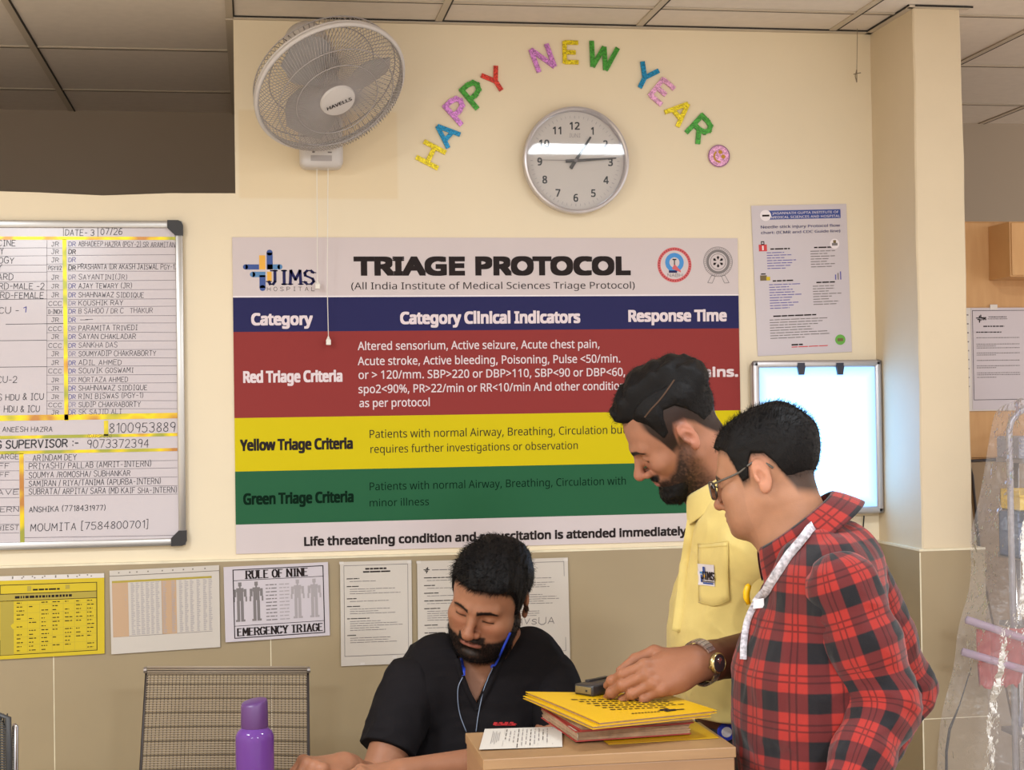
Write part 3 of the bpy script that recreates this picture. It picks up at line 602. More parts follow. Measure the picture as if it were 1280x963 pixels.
# yellow antibiotic style chart
r = random.Random(1); cs = [(-8, 720), (131, 716), (131.5, 816), (-8, 824)]
t = thing('notice_sheet', 'yellow chart sheet in a punched sleeve, taped to the dado under the whiteboard', 'notice', paper_loc(cs))
m, a_ = sheet_quad(cs, seed=1); holes(m, a_, r, .015, 3); qrect(m, a_, 0, 1, .0, .055, 4, -.0004); holes(m, a_, r, .03, 3)
qframe(m, a_, .066, .935, .105, .955, .006, .008, 1); qrect(m, a_, .066, .935, .22, .30, 2); qrect(m, a_, .066, .935, .213, .222, 1); qrect(m, a_, .066, .935, .298, .306, 1); qrect(m, a_, .07, .19, .31, .95, 2); qrect(m, a_, .07, .18, .64, .73, 2, -.0006)
qmicro(m, a_, .20, .78, .245, .03, r, 1, .035); qmicro(m, a_, .36, .60, .165, .02, r, 1, .05); qrect(m, a_, .31, .345, .13, .19, 2); qrect(m, a_, .65, .69, .13, .18, 2)
for k in range(13):
    v = .325+k*.048
    for u in (.20, .31, .42, .52, .63, .73, .83):
        if r.random() < .8: qmicro(m, a_, u+.015, u+.015+r.uniform(.03, .07), v, .011, r, 1, .03)
    if k % 2 == 0: qrect(m, a_, .08, .93, v+.03, v+.0325, 2)
for u in (.31, .42, .53, .63, .73, .84): qrect(m, a_, u, u+.002, .32, .93, 2)
m.build('printed_sheet', ['paper_yellow', 'ink_black', 'tint_olive', 'pin_hole', 'sleeve'], t, smooth=False)
# white table with tan columns
r = random.Random(2); cs = [(137.5, 713), (274, 706), (275.5, 808), (140, 817)]
t = thing('notice_sheet', 'white table sheet with tan columns, between yellow chart and RULE OF NINE sheet', 'notice', paper_loc(cs))
m, a_ = sheet_quad(cs, seed=2); holes(m, a_, r, .03, 3); qrect(m, a_, 0, 1, .062, .07, 3)
for u0, u1, mi in ((.02, .165, 2), (.47, .605, 2)): qrect(m, a_, u0, u1, .15, .80, mi)
qrect(m, a_, .02, .93, .125, .15, 4); qrect(m, a_, .02, .93, .795, .80, 1); qrect(m, a_, .468, .474, .125, .80, 1)
for k in range(38):
    v = .16+k*.0166
    for u in (.03, .11, .19, .235, .28, .325, .37, .415, .48, .56, .63, .68, .73, .79, .85, .90): qrect(m, a_, u, u+r.uniform(.018, .036), v, v+.0075, 5, n=1)
m.build('printed_sheet', ['paper', 'ink_grey', 'tint_tan', 'pin_hole', 'tint_olive', 'ink_light'], t)
# RULE OF NINE
r = random.Random(3); cs = [(279.5, 708.5), (409.5, 702), (412, 793.5), (282, 802)]
t = thing('notice_sheet', 'laminated white RULE OF NINE emergency triage sheet with body diagrams', 'notice', paper_loc(cs))
m, a_ = sheet_quad(cs, seed=3); asp = 1.42
qframe(m, a_, .085, .955, .04, .96, .009, .012, 1); qrect(m, a_, .09, .95, .185, .192, 1); qrect(m, a_, .09, .95, .79, .797, 1)
sstroke(m, a_, 'RULE OF NINE', .215, .80, .168, .068, asp, .25); sstroke(m, a_, 'EMERGENCY TRIAGE', .12, .93, .925, .83, asp, .25)
def figure(u, dark, hgt=.54):
    v0 = .215
    def bl(du0, du1, a, b): qrect(m, a_, u+du0, u+du1, v0+a*hgt, v0+b*hgt, dark, n=1)
    bl(-.016, .016, .0, .10); bl(-.008, .008, .10, .14); bl(-.035, .035, .14, .24); bl(-.03, .03, .24, .46); bl(-.062, -.036, .17, .36); bl(.036, .062, .17, .36); bl(-.066, -.05, .36, .48); bl(.05, .066, .36, .48); bl(-.032, -.004, .46, .92); bl(.004, .032, .46, .92); bl(-.045, -.004, .92, .97); bl(.004, .045, .92, .97)
figure(.15, 2); figure(.305, 2); figure(.70, 3); figure(.86, 3)
for k in range(11): v = .26+k*.047; qmicro(m, a_, .395, .50, v, .014, r, 2, .05); qmicro(m, a_, .525, .62, v, .014, r, 3, .05)
m.build('printed_sheet', ['paper_lavender', 'ink_black', 'ink_grey', 'ink_light'], t)
# plain text sheets
def text_sheet(cs, seed, label, title=True, logo=False, sign=False, frame=True):
    r = random.Random(seed); t = thing('notice_sheet', label, 'notice', paper_loc(cs)); m, a_ = sheet_quad(cs, seed=seed)
    if frame: qframe(m, a_, .05, .95, .035, .91, .006, .005, 2)
    if title: qmicro(m, a_, .35, .65, .065, .016, r, 1, .1); qmicro(m, a_, .32, .70, .095, .014, r, 1, .12)
    if logo: m_ = MB(); cross_logo(m_, 0, 0, .012, 0, (1, 1, 1)); m.add([a_(.12+p[0], .09-p[2]*.7, -.0006) for p in m_.v], m_.f, 1); qmicro(m, a_, .2, .8, .085, .008, r, 2, .1); 
    v = .16
    while v < (.76 if not sign else .55):
        k = r.choice([1, 3, 5])
        qmicro(m, a_, .09, r.uniform(.2, .5), v, .008, r, 1, .1); v += .028
        for _ in range(k): qmicro(m, a_, .13, r.uniform(.45, .88), v, .0055, r, 2, .09); v += .0215
        v += .025
    if sign:
        tt = MB(); put_strokes(tt, 'MVSUA', 0, .5, 0, .06, 0, .008, 0, random.Random(9), .2); m.add([a_(.3+p[0], .64-p[2], -.0006) for p in tt.v], tt.f, 2); qmicro(m, a_, .3, .62, .70, .006, r, 2, .1)
    for (u, v_) in ((.3, .985), (.75, .93), (.02, .01), (.97, .02)): qrect(m, a_, u-.03, u+.03, v_-.012, v_+.012, 3, -.0008, n=1)
    m.build('printed_sheet', ['paper', 'ink_black', 'ink_grey', 'sleeve'], t)
text_sheet([(424.5, 702), (513.5, 699.5), (514.5, 828), (426, 832)], 4, 'white printed text sheet with thin border, right of the RULE OF NINE sheet')
text_sheet([(520.5, 701), (612, 698.5), (613, 827), (522, 830)], 5, 'white sheet with small letterhead behind the left side of the seated man', False, True, False, False)
text_sheet([(612.5, 699.5), (708, 696.5), (711, 824), (614.5, 827)], 6, 'white signed sheet behind the right side of the seated man', False, False, True, True)
# needle-stick flow chart
cs = [(938.5, 257.5), (1057.5, 255), (1064.5, 440), (947, 445.5)]
r = random.Random(8); t = thing('wall_notice', 'lavender needle stick injury flow chart poster above the lit viewing box', 'poster', paper_loc(cs)); m, a_ = sheet_quad(cs, seed=8, curl=.001, ybase=-.002)
qrect(m, a_, .17, .935, .035, .095, 2); t2 = MB(); 
for k in range(28): pass
mm = MB(); n_ = 24; mm.add([a_(.145+.058*math.cos(2*math.pi*k/n_), .067+.037*math.sin(2*math.pi*k/n_), -.0008) for k in range(n_)], [tuple(range(n_))]); m.add(mm.v, mm.f, 3); qrect(m, a_, .11, .185, .062, .074, 4, -.001, 1)
qtext(m, a_, 'JAGANNATH GUPTA INSTITUTE OF', .215, .915, .061, .042, 3); qtext(m, a_, 'MEDICAL SCIENCES AND HOSPITAL', .205, .93, .088, .069, 3)
qtext(m, a_, 'Needle stick injury Protocol flow', .09, .925, .153, .13, 5, .0012); qtext(m, a_, 'chart: (ICMR and CDC Guide line)', .09, .925, .19, .168, 5, .0012)
qrect(m, a_, .06, .145, .26, .305, 6); qframe(m, a_, .085, .12, .238, .262, .008, .006, 4); qrect(m, a_, .095, .11, .268, .298, 3, -.0007, 1)
n_ = 24; mm = MB(); mm.add([a_(.86+.05*math.cos(2*math.pi*k/n_), .268+.034*math.sin(2*math.pi*k/n_), -.0007) for k in range(n_)], [tuple(range(n_))]); m.add(mm.v, mm.f, 3); qrect(m, a_, .83, .89, .262, .28, 7, -.0009, 1); qrect(m, a_, .845, .875, .243, .262, 8, -.0009, 1)
qrect(m, a_, .06, .13, .465, .50, 8); qrect(m, a_, .125, .165, .475, .50, 9); qrect(m, a_, .07, .12, .452, .46, 4)
for k in range(3): qrect(m, a_, .85+k*.027, .863+k*.027, .475-.01*k, .51, 5 if k != 1 else 7)
for (u0, u1, v, k, head) in ((.16, .46, .287, 7, 1), (.62, .90, .285, 7, 1), (.17, .49, .50, 10, 1), (.63, .92, .52, 8, 1), (.16, .80, .735, 8, 1)):
    qmicro(m, a_, u0+.02, u0+(u1-u0)*.75, v, .009, r, 4, .07)
    for i in range(k): qmicro(m, a_, u0-.02, u0+(u1-u0)*r.uniform(.5, 1), v+.026+i*.0175, .0055, r, 5 if u0 < .5 and v < .7 else 7, .08)
qmicro(m, a_, .36, .48, .93, .01, r, 4, .06); qmicro(m, a_, .36, .75, .947, .006, r, 6, .09)
mm = MB(); mm.add([a_(.88+.055*math.cos(2*math.pi*k/n_), .915+.035*math.sin(2*math.pi*k/n_), -.0007) for k in range(n_)], [tuple(range(n_))]); m.add(mm.v, mm.f, 9 if 0 else 10)
qrect(m, a_, .85, .91, .905, .925, 8, -.0009, 1)
mat('ink_violet', (96, 88, 160), .5)
m.build('printed_sheet', ['paper_lavender', 'ink_black', 'tint_header', 'ink_white', 'ink_black', 'ink_violet', 'icon_red', 'ink_grey', 'icon_brown', 'paper_yellow', 'icon_green'], t)

# --- lit viewing box
mat('box_frame', (188, 184, 186), 0.35, 0.7); mat('clip_navy', (38, 40, 58), 0.4)
em = mat('lit_panel', (240, 245, 255), 0.3); nt = em.node_tree; L = nt.links.new; b = nt.nodes['Principled BSDF']
tc = nt.nodes.new('ShaderNodeTexCoord'); sx = nt.nodes.new('ShaderNodeSeparateXYZ'); L(tc.outputs['Generated'], sx.inputs[0])
def edge(o_):
    a = nt.nodes.new('ShaderNodeMath'); a.operation = 'SUBTRACT'; a.inputs[1].default_value = .5; L(o_, a.inputs[0]); b_ = nt.nodes.new('ShaderNodeMath'); b_.operation = 'ABSOLUTE'; L(a.outputs[0], b_.inputs[0]); return b_.outputs[0]
mxm = nt.nodes.new('ShaderNodeMath'); mxm.operation = 'MAXIMUM'; L(edge(sx.outputs[0]), mxm.inputs[0]); L(edge(sx.outputs[2]), mxm.inputs[1])
cr = nt.nodes.new('ShaderNodeValToRGB'); cr.color_ramp.elements[0].position = .36; cr.color_ramp.elements[0].color = (.205, .58, 1.2, 1); cr.color_ramp.elements[1].position = .5; cr.color_ramp.elements[1].color = (.05, .125, .22, 1)
L(mxm.outputs[0], cr.inputs[0]); L(cr.outputs[0], b.inputs['Emission Color']); b.inputs['Emission Strength'].default_value = 1.7; b.inputs['Base Color'].default_value = (.3, .33, .36, 1)
vx0, vx1 = W(934, 500)[0]+.003, W(1096, 550)[0]; vz1, vz0 = W(1010, 451)[1], W(1010, 643)[1]
vb = thing('viewing_box', 'lit x-ray viewing box glowing blue white beside the column', 'light box', ((vx0+vx1)/2, 0, vz0))
yd = -0.052; fwv = .022; mb = MB(); mb.rbox((vx0+.004, yd+.012, vz0+.004), (vx1-.004, -0.001, vz1-.004), .01); 
for a in (((vx0, yd, vz1-fwv), (vx1, yd+.02, vz1)), ((vx0, yd, vz0), (vx1, yd+.02, vz0+fwv)), ((vx0, yd, vz0), (vx0+fwv, yd+.02, vz1)), ((vx1-fwv, yd, vz0), (vx1, yd+.02, vz1))): mb.rbox(a[0], a[1], .0075, seg=3)
mb.build('housing', ['box_frame'], vb, auto=40)
MB().box((vx0+fwv-.003, yd+.006, vz0+fwv-.003), (vx1-fwv+.003, yd+.0118, vz1-fwv+.003)).build('lit_panel', ['lit_panel'], vb)
for px_ in (994, 1042):
    a = W(px_, 456); mb = MB(); mb.prism([(a[0]-.012, a[1]-.005), (a[0]+.012, a[1]-.005), (a[0]+.008, a[1]-.032), (a[0]-.008, a[1]-.032)], yd-.006, yd+.004); mb.prism([(a[0]-.011, a[1]+.004), (a[0]+.011, a[1]+.004), (a[0]+.011, a[1]-.006), (a[0]-.011, a[1]-.006)], yd-.004, yd+.004)
    mb.build('film_clip', ['clip_navy'], vb)
a = P(1080, 645, -0.02); b2 = P(1078, 668, -.003); mat('cable_black', (30, 26, 26), .5)
MB().tube([a, (a[0]-.001, -.016, (a[2]+b2[2])/2), b2], .0022).build('power_cable', ['cable_black'], vb)

# --- thread with a twist of wire hanging from the ceiling
mat('thread', (120, 104, 84), .7)
p0, p1 = P(1071.5, 22, -.06), P(1071, 88, -.06); tg = thing('hanging_thread', 'thin thread with a knotted wire end hanging from the ceiling near the column', 'thread', p1)
mb = MB().tube([(p0[0], p0[1], ZC-.001), p1], .0009, 5); mb.build('strand', ['thread'], tg)
mb = MB()
for (a, b_) in (((0, 0), (-2, 8)), ((-2, 8), (0, 16)), ((-4, 6), (0, 5)), ((0, 5), (5, 4)), ((0, 0), (0, 16))): q0, q1 = P(1071+a[0], 87+a[1], -.06), P(1071+b_[0], 87+b_[1], -.06); mb.tube([q0, q1], .0014, 5)
mb.build('wire_twist', ['thread'], tg)

# --- wall fan
mat('fan_white', (204, 197, 194), 0.4); mat('fan_wire', (168, 160, 158), 0.4, .1); mat('fan_blade', (172, 166, 164), 0.45); mat('fan_dark', (110, 102, 100), 0.5); mat('cord_white', (228, 222, 214), .5)
fx, fz = W(400, 196); base = thing('wall_fan', 'white caged oscillating wall fan tilted down from the top left of the wall', 'fan', (fx, 0, fz-.05))
mb = MB(); q0, q1 = W(374, 214), W(427, 172); mb.rbox((q0[0], -.085, q0[1]), (q1[0], -.001, q1[1]+.05), .02, seg=4); mb.build('base', ['fan_white'], base, auto=50)
mb = MB(); s0 = W(384, 199)
rect(mb, W(387, 199)[0], W(413, 199)[0], W(400, 207)[1], W(400, 200)[1], -.0858, 0); rect(mb, W(389, 195)[0], W(392, 195)[0], W(400, 197)[1], W(400, 195)[1], -.0858, 1); rect(mb, W(408, 195)[0], W(413, 195)[0], W(400, 197)[1], W(400, 195.5)[1], -.0858, 1)
mb.build('switch_plate', ['fan_wire', 'fan_dark'], base)
FC = np.array(P(413.5, 110, -0.30)); nrm = (-CF*0.545 + CR*0.41 - CU*0.73); nrm /= np.linalg.norm(nrm)
nv = Vector(nrm); MF = Matrix.Translation(Vector(FC)) @ nv.to_track_quat('Z', 'Y').to_matrix().to_4x4()
RG = 0.209
mb = MB(); back = MF @ Vector((0, 0, -.03)); 
mb.lathe([(.03, -.236), (.050, -.230), (.060, -.215), (.062, -.19), (.062, -.10), (.058, -.085), (.03, -.08)], MF, 32); mb.build('motor_housing', ['fan_white'], base, auto=40)
mb = MB(); pm = MF @ Vector((0, 0, -.14)); mb.tube([(fx, -.06, fz+.05), (fx, -.075, fz+.12), (fx-.005, -.10, pm.z-.05), (pm.x, pm.y, pm.z)], [.032, .03, .028, .03], 14); mb.build('neck_bracket', ['fan_white'], base, auto=50)
mb = MB(); mb.tube([MF @ Vector((RG*math.cos(a), RG*math.sin(a), 0)) for a in np.linspace(0, 2*math.pi, 72, endpoint=False)], .0068, 8, closed=True); mb.tube([MF @ Vector((RG*math.cos(a), RG*math.sin(a), -.011)) for a in np.linspace(0, 2*math.pi, 72, endpoint=False)], .005, 6, closed=True)
mb.build('guard_ring', ['fan_white'], base, smooth=True)
NW = 140; mb = MB()
for k in range(NW):
    a = 2*math.pi*k/NW; pts = []
    for r_, h in ((RG-.002, .0), (RG-.012, .028), (RG*.78, .043), (RG*.5, .050), (.045, .052)):
        tw = a+.35*(1-r_/RG); pts.append(MF @ Vector((r_*math.cos(tw), r_*math.sin(tw), h)))
    mb.tube(pts, .00105, 4, caps=False)
for rr, hh in ((RG*.78, .0445), (RG*.55, .0505)): mb.tube([MF @ Vector((rr*math.cos(a), rr*math.sin(a), hh)) for a in np.linspace(0, 2*math.pi, 64, endpoint=False)], .0017, 5, closed=True)
mb.build('front_grille', ['fan_wire'], base, smooth=True)
mb = MB()
for k in range(80):
    a = 2*math.pi*k/80; pts = [MF @ Vector((r_*math.cos(a), r_*math.sin(a), h)) for r_, h in ((RG-.002, -.012), (RG-.008, -.045), (RG*.72, -.068), (RG*.4, -.075), (.05, -.078))]; mb.tube(pts, .0011, 4, caps=False)
for rr, hh in ((RG*.72, -.069), (RG-.006, -.043)): mb.tube([MF @ Vector((rr*math.cos(a), rr*math.sin(a), hh)) for a in np.linspace(0, 2*math.pi, 64, endpoint=False)], .0017, 5, closed=True)
mb.build('rear_grille', ['fan_wire'], base, smooth=True)
for k in range(3):
    mb = MB(); g_, hh = [], []
    for i in range(9):
        for j in range(7):
            rr = .03+(RG*.86-.03)*i/8; a0 = 2*math.pi*k/3+.25; half = .26+.42*math.sin(math.pi*min(1, (i+1.5)/9))
            a = a0+half*(j/6*2-1)+.25*i/8; g_.append(MF @ Vector((rr*math.cos(a), rr*math.sin(a), -.02+.030*(j/6-.5)*2*(1-.3*i/8))))
    bkk = [v - nv*.0015 for v in g_]; fs = [(i*7+j, i*7+j+1, (i+1)*7+j+1, (i+1)*7+j) for i in range(8) for j in range(6)]
    mb.add(g_, fs); mb.add(bkk, [f[::-1] for f in fs]); mb.build('blade', ['fan_blade'], base, smooth=True)
mb = MB(); mb.lathe([(.012, -.08), (.03, -.03), (.034, .0), (.03, .018), (.01, .022)], MF, 24); mb.build('rotor_hub', ['fan_blade'], base, auto=40)
mb = MB(); mb.lathe([(.048, .046), (.050, .052), (.047, .058), (.03, .062), (.002, .063)], MF, 40)
cap_ = mb.build('hub_badge', ['fan_white'], base, auto=40)
mb = MB(); R2 = Matrix.Translation(MF @ Vector((0, 0, .0636)))
ex = Vector(CR*0.97+CU*0.24); ex = (ex - nv*ex.dot(nv)).normalized(); ez = ex.cross(-nv).normalized(); ez = -ez if ez.dot(Vector(CU)) < 0 else ez
Mt = Matrix.Identity(4)
for i in range(3): Mt[i][0], Mt[i][1], Mt[i][2], Mt[i][3] = ex[i], -nv[i], ez[i], (MF @ Vector((0, 0, .0638)))[i]
put_text(mb, 'HAVELLS', -.036, .036, -.009, .014, 0, 0, .03, M=Mt); mb.build('lettering', ['ink_black'], cap_)
for (xa, ya, xb, yb_, nm) in ((396, 211, 397, 351, 0), (410, 211, 410.5, 421, 1)):
    pa, pb = P(xa, ya, -.06), P(xb, yb_, -.03); pm_ = ((pa[0]+pb[0])/2-.004*nm, -.045, (pa[2]+pb[2])/2-.1*nm)
    c_ = MB().tube([pa, pm_, pb], .0012, 5).build('pull_cord', ['cord_white'], base)
    mb = MB(); mb.rbox((pb[0]-.007, pb[1]-.005, pb[2]-.024), (pb[0]+.007, pb[1]+.005, pb[2]-.008), .002); mb.tube([(pb[0], pb[1], pb[2]+.001), (pb[0], pb[1], pb[2]-.009)], [.002, .006], 8); mb.build('cord_end', ['cord_white'], c_)
# ------------------------------------------------------------------ furniture and things in the room
rng = random.Random(21)
wood('counter_wood', (154, 119, 82), (143, 108, 73), (2, 2, 30), .4); wood('counter_front', (150, 114, 80), (142, 106, 74), (2, 2, 24), .4); mat('counter_edge', (170, 134, 96), .4); wood('desk_wood', (170, 128, 90), (150, 108, 74), (2, 20, 2), .4)
ZT = 0.915; BXa, BXb, BYa, BYb = 0.372, 0.808, -2.0, -1.774
ds = thing('reception_desk', 'pale wooden reception desk with a raised box end where the files lie', 'desk', (0.1, -1.7, 0))
mb = MB().rbox((-0.75, -2.02, 0.715), (0.80, -1.38, 0.75), .003); mb.build('desk_top', ['desk_wood'], ds)
MB().box((-0.75, -2.0, 0), (-0.71, -1.4, .715)).build('side_panel', ['desk_wood'], ds); MB().box((0.76, -2.0, 0), (0.80, -1.4, .715)).build('side_panel', ['desk_wood'], ds)
MB().box((-0.71, -1.96, 0.05), (0.76, -1.94, .715)).build('modesty_panel', ['desk_wood'], ds)
mb = MB(); mb.rbox((BXa+.002, BYa+.003, .75), (BXb-.002, BYb-.002, ZT-.018), .002); bx = mb.build('raised_box', ['counter_front'], ds)
mb = MB(); mb.rbox((BXa, BYa, ZT-.018), (BXb, BYb, ZT), .0015); mb.build('box_top', ['counter_wood'], bx)
# printed slip
mat('slip_paper', (196, 188, 178), .5)
def flat_sheet(cs, z, name, mats, label, cat, lift=None, th=.0006, n=8, loc=None, draw=None, group=None, build=True):
    q = [np.array(c_[:2]) for c_ in cs]
    def at_(u, v, dz=0.0):
        p = (q[0]*(1-u)+q[1]*u)*(1-v)+(q[3]*(1-u)+q[2]*u)*v; return (p[0], p[1], z+(lift(u, v) if lift else 0)+dz)
    m = MB(); vs = [at_(i/n, j/n, th) for j in range(n+1) for i in range(n+1)]; bk = [at_(i/n, j/n, 0) for j in range(n+1) for i in range(n+1)]
    fs = [(j*(n+1)+i, j*(n+1)+i+1, (j+1)*(n+1)+i+1, (j+1)*(n+1)+i) for j in range(n) for i in range(n)]; N = (n+1)**2
    rim = [i for i in range(n+1)]+[j*(n+1)+n for j in range(1, n+1)]+[n*(n+1)+i for i in range(n-1, -1, -1)]+[j*(n+1) for j in range(n-1, 0, -1)]
    m.add(vs+bk, fs+[tuple(i+N for i in f[::-1]) for f in fs]+[(rim[k], rim[(k+1) % len(rim)], rim[(k+1) % len(rim)]+N, rim[k]+N) for k in range(len(rim))])
    return m, at_
def trect(m, at_, u0, u1, v0, v1, mi, dz): m.add([at_(u0, v0, dz), at_(u1, v0, dz), at_(u1, v1, dz), at_(u0, v1, dz)], [(0, 1, 2, 3)], mi)
cs = [PZ(606, 912.5, ZT), PZ(702, 909.5, ZT), PZ(703, 935, ZT), PZ(599, 939.5, ZT)]
m, a_ = flat_sheet(cs, ZT+.0008, None, None, None, None, lambda u, v: .0035*u*math.sin(v*3)+.002*(1-u)*v)
for k in range(5): trect(m, a_, .12+k*.022, .126+k*.022, rng.uniform(.12, .3), rng.uniform(.6, .85), 1, .0012)
for k in range(11):
    u = .29+k*.052; v = rng.uniform(.08, .2)
    while v < rng.uniform(.6, .9): l = rng.uniform(.06, .2); trect(m, a_, u, u+.009, v, v+l, 1 if k % 3 else 2, .0012); v += l+.06
for u in (.27, .50, .70, .88): trect(m, a_, u, u+.003, .05, .92, 1, .0012)
o = m.build('slip', ['slip_paper', 'ink_grey', 'ink_black'], None, loc=(cs[0][0], cs[0][1], ZT)); o.name = 'paper_slip'
tag(o, 'printed white paper slip lying on the left of the wooden desk box', 'paper')
# the stack of files, bottom to top
mat('file_red', (160, 52, 44), .55, noise=.15, nscale=30); mat('file_pages', (160, 128, 100), .7, noise=.22, nscale=70); mat('folder_yellow', (206, 160, 2), .45, noise=.03); mat('file_tape', (200, 190, 170), .4)
def layered(cs, z0, h, name, label, cat, group, cover, cov_t, tilt=(0, 0), pages=True, frays=True, seed=0, spine=None):
    r = random.Random(seed); t = thing(name, label, cat, (sum(c_[0] for c_ in cs)/4, sum(c_[1] for c_ in cs)/4, z0), group)
    lf = lambda u, v: tilt[0]*u+tilt[1]*v
    for k, zz_ in enumerate((0, h-cov_t)):
        m, a_ = flat_sheet(cs, z0+zz_, None, None, None, None, lambda u, v, k=k: lf(u, v)+(.0015*math.sin(u*5+seed)*math.sin(v*4) if k else 0), cov_t); m.build('cover', [cover], t)
    cc = sum(np.array(c_[:2]) for c_ in cs)/4; m = MB(); n = 12
    for i in range(n):
        za, zb = z0+cov_t+(h-2*cov_t)*i/n, z0+cov_t+(h-2*cov_t)*(i+1)/n
        kk = [cc+(np.array(c_[:2])-cc)*(.985+r.uniform(-.018, .012)) for c_ in cs]
        z_ = [lf(0, 0), lf(1, 0), lf(1, 1), lf(0, 1)]
        m.add([(kk[j][0], kk[j][1], za+z_[j]) for j in range(4)]+[(kk[j][0], kk[j][1], zb+z_[j]) for j in range(4)], [(0, 3, 2, 1), (4, 5, 6, 7), (0, 1, 5, 4), (1, 2, 6, 5), (2, 3, 7, 6), (3, 0, 4, 7)])
    m.build('page_block', ['file_pages'], t)
    if spine:
        m = MB(); a, b = cs[spine[0]], cs[spine[1]]
        N = 10
        for i in range(N):
            p0, p1 = np.array(a)+(np.array(b)-np.array(a))*i/N, np.array(a)+(np.array(b)-np.array(a))*(i+1)/N
            d = np.array([b[1]-a[1], -(b[0]-a[0])]); d /= np.linalg.norm(d); o1, o2 = .002+r.uniform(0, .002), .0045
            m.add([(p0[0]+d[0]*o1, p0[1]+d[1]*o1, z0), (p1[0]+d[0]*o1, p1[1]+d[1]*o1, z0), (p1[0]+d[0]*o2, p1[1]+d[1]*o2, z0+h*.5), (p0[0]+d[0]*o2, p0[1]+d[1]*o2, z0+h*.5), (p0[0]+d[0]*o1, p0[1]+d[1]*o1, z0+h), (p1[0]+d[0]*o1, p1[1]+d[1]*o1, z0+h),
                   (p0[0], p0[1], z0), (p1[0], p1[1], z0), (p1[0], p1[1], z0+h), (p0[0], p0[1], z0+h)], [(0, 1, 2, 3), (3, 2, 5, 4), (6, 7, 1, 0), (4, 5, 8, 9)])
        m.build('spine_tape', ['file_tape'], t)
    return t
G = 'patient files in the stack on the desk box'
def quad(x0, y0, w_, d_, a):
    ca, sa = math.cos(a), math.sin(a); return [(x0+u*w_*ca-v*d_*sa, y0+u*w_*sa+v*d_*ca) for u, v in ((0, 1), (1, 1), (1, 0), (0, 0))]
z = ZT+.0006
cb = quad(.60, -1.935, .20, .19, .05); o, a_ = flat_sheet(cb, z, None, None, None, None, lambda u, v: .006*u*u*(1-v)); ob = o.build('paper_file', ['folder_yellow'], None, loc=(.68, -1.85, z)); tag(ob, 'thin yellow folder at the very bottom of the file stack', 'file', G); z += .0032
layered(quad(.546, -1.915, .212, .225, .09), z, .019, 'paper_file', 'thick red-edged patient file with taped spine, lower in the stack', 'file', G, 'file_red', .0018, seed=1, spine=(3, 0)); z += .0195
layered(quad(.554, -1.922, .21, .225, .115), z, .014, 'paper_file', 'red-edged patient file directly under the yellow folders', 'file', G, 'file_red', .0016, seed=2); z += .0145
def yfolder(cs, z, lift, label, draw, seed):
    t = thing('paper_folder', label, 'folder', (sum(c_[0] for c_ in cs)/4, sum(c_[1] for c_ in cs)/4, z), G); r = random.Random(seed)
    m, a_ = flat_sheet(cs, z, None, None, None, None, lift, .0012, 14); m.build('back_cover', ['folder_yellow'], t)
    cc = sum(np.array(c_[:2]) for c_ in cs)/4; ci = [cc+(np.array(c_[:2])-cc)*.975 for c_ in cs]
    m, a2 = flat_sheet(ci, z+.0012, None, None, None, None, lift, .0030, 14); m.build('page_block', ['file_pages'], t)
    m, a_ = flat_sheet(cs, z+.0042, None, None, None, None, lambda u, v: lift(u, v)+.0012*math.sin(u*4+seed)*math.sin(v*3), .0012, 14); fc = m.build('front_cover', ['folder_yellow'], t)
    if draw:
        m = MB(); up = .0022
        for k in range(6):
            v = .30+k*.075; u0 = .18+.02*k
            u = u0
            while u < .86-(.18 if k in (0, 5) else 0):
                l = r.uniform(.02, .05); trect(m, a_, u, u+l, v, v+.022, 0, up); u += l+.015
        for (u0, u1, v0, v1) in ((.60, .74, .80, .83), (.63, .66, .76, .88), (.67, .70, .74, .86), (.70, .80, .82, .85), (.64, .72, .85, .87)): trect(m, a_, u0, u1, v0, v1, 0, up)
        u = .3
        for k in range(9): trect(m, a_, .36+k*.026, .378+k*.026, .84, .862, 0, up)
        m.build('print', ['ink_black'], fc)
    return z+.0069-.0015
ct = [np.array(q_[:2]) for q_ in (PZ(657, 865.5, .966), PZ(833, 866, .966), PZ(896, 886.5, .966), PZ(749, 902, .966))]
c2 = [ct[0]+np.array((-.006, -.006)), ct[1]+np.array((-.01, -.004)), ct[2]+np.array((-.012, -.004)), ct[3]+np.array((-.012, -.002))]
z = yfolder(c2, z, lambda u, v: .002*(1-u)*(1-v), 'yellow folder just under the topmost one on the file stack', False, 1)
ZF = yfolder(ct, z+.0003, lambda u, v: .003*(1-u)*(1-v)+.004*max(0, u-.85)/.15*0, 'topmost yellow folder with black print under the handheld device', True, 2)

# --- purple bottle
b_ = P(318.5, 930, -1.5); bt = thing('water_bottle', 'purple plastic water bottle with a darker cap on the desk before the mesh chair', 'bottle', (b_[0], -1.5, .75))
m = mat('bottle_plastic', (116, 70, 152), .12, trans=.35); m.node_tree.nodes['Principled BSDF'].inputs['IOR'].default_value = 1.3
mat('bottle_cap', (84, 50, 102), .4)
MBt = Matrix.Translation((b_[0], -1.5, .75)); mb = MB(); zc = P(318.5, 910, -1.5)[2]-.75
mb.lathe([(.033, .0), (.0365, .004), (.037, .02), (.037, zc-.022), (.0365, zc-.014), (.033, zc-.006), (.027, zc-.001), (.024, zc+.003), (.02, zc+.003)], MBt, 40); mb.build('body', ['bottle_plastic'], bt, auto=60)
ztop = P(318, 876, -1.5)[2]-.75; mb = MB(); n = 40
prof = [(.0255, zc), (.0262, zc+.002), (.0255, ztop-.006), (.024, ztop-.002), (.018, ztop), (.002, ztop+.0005)]
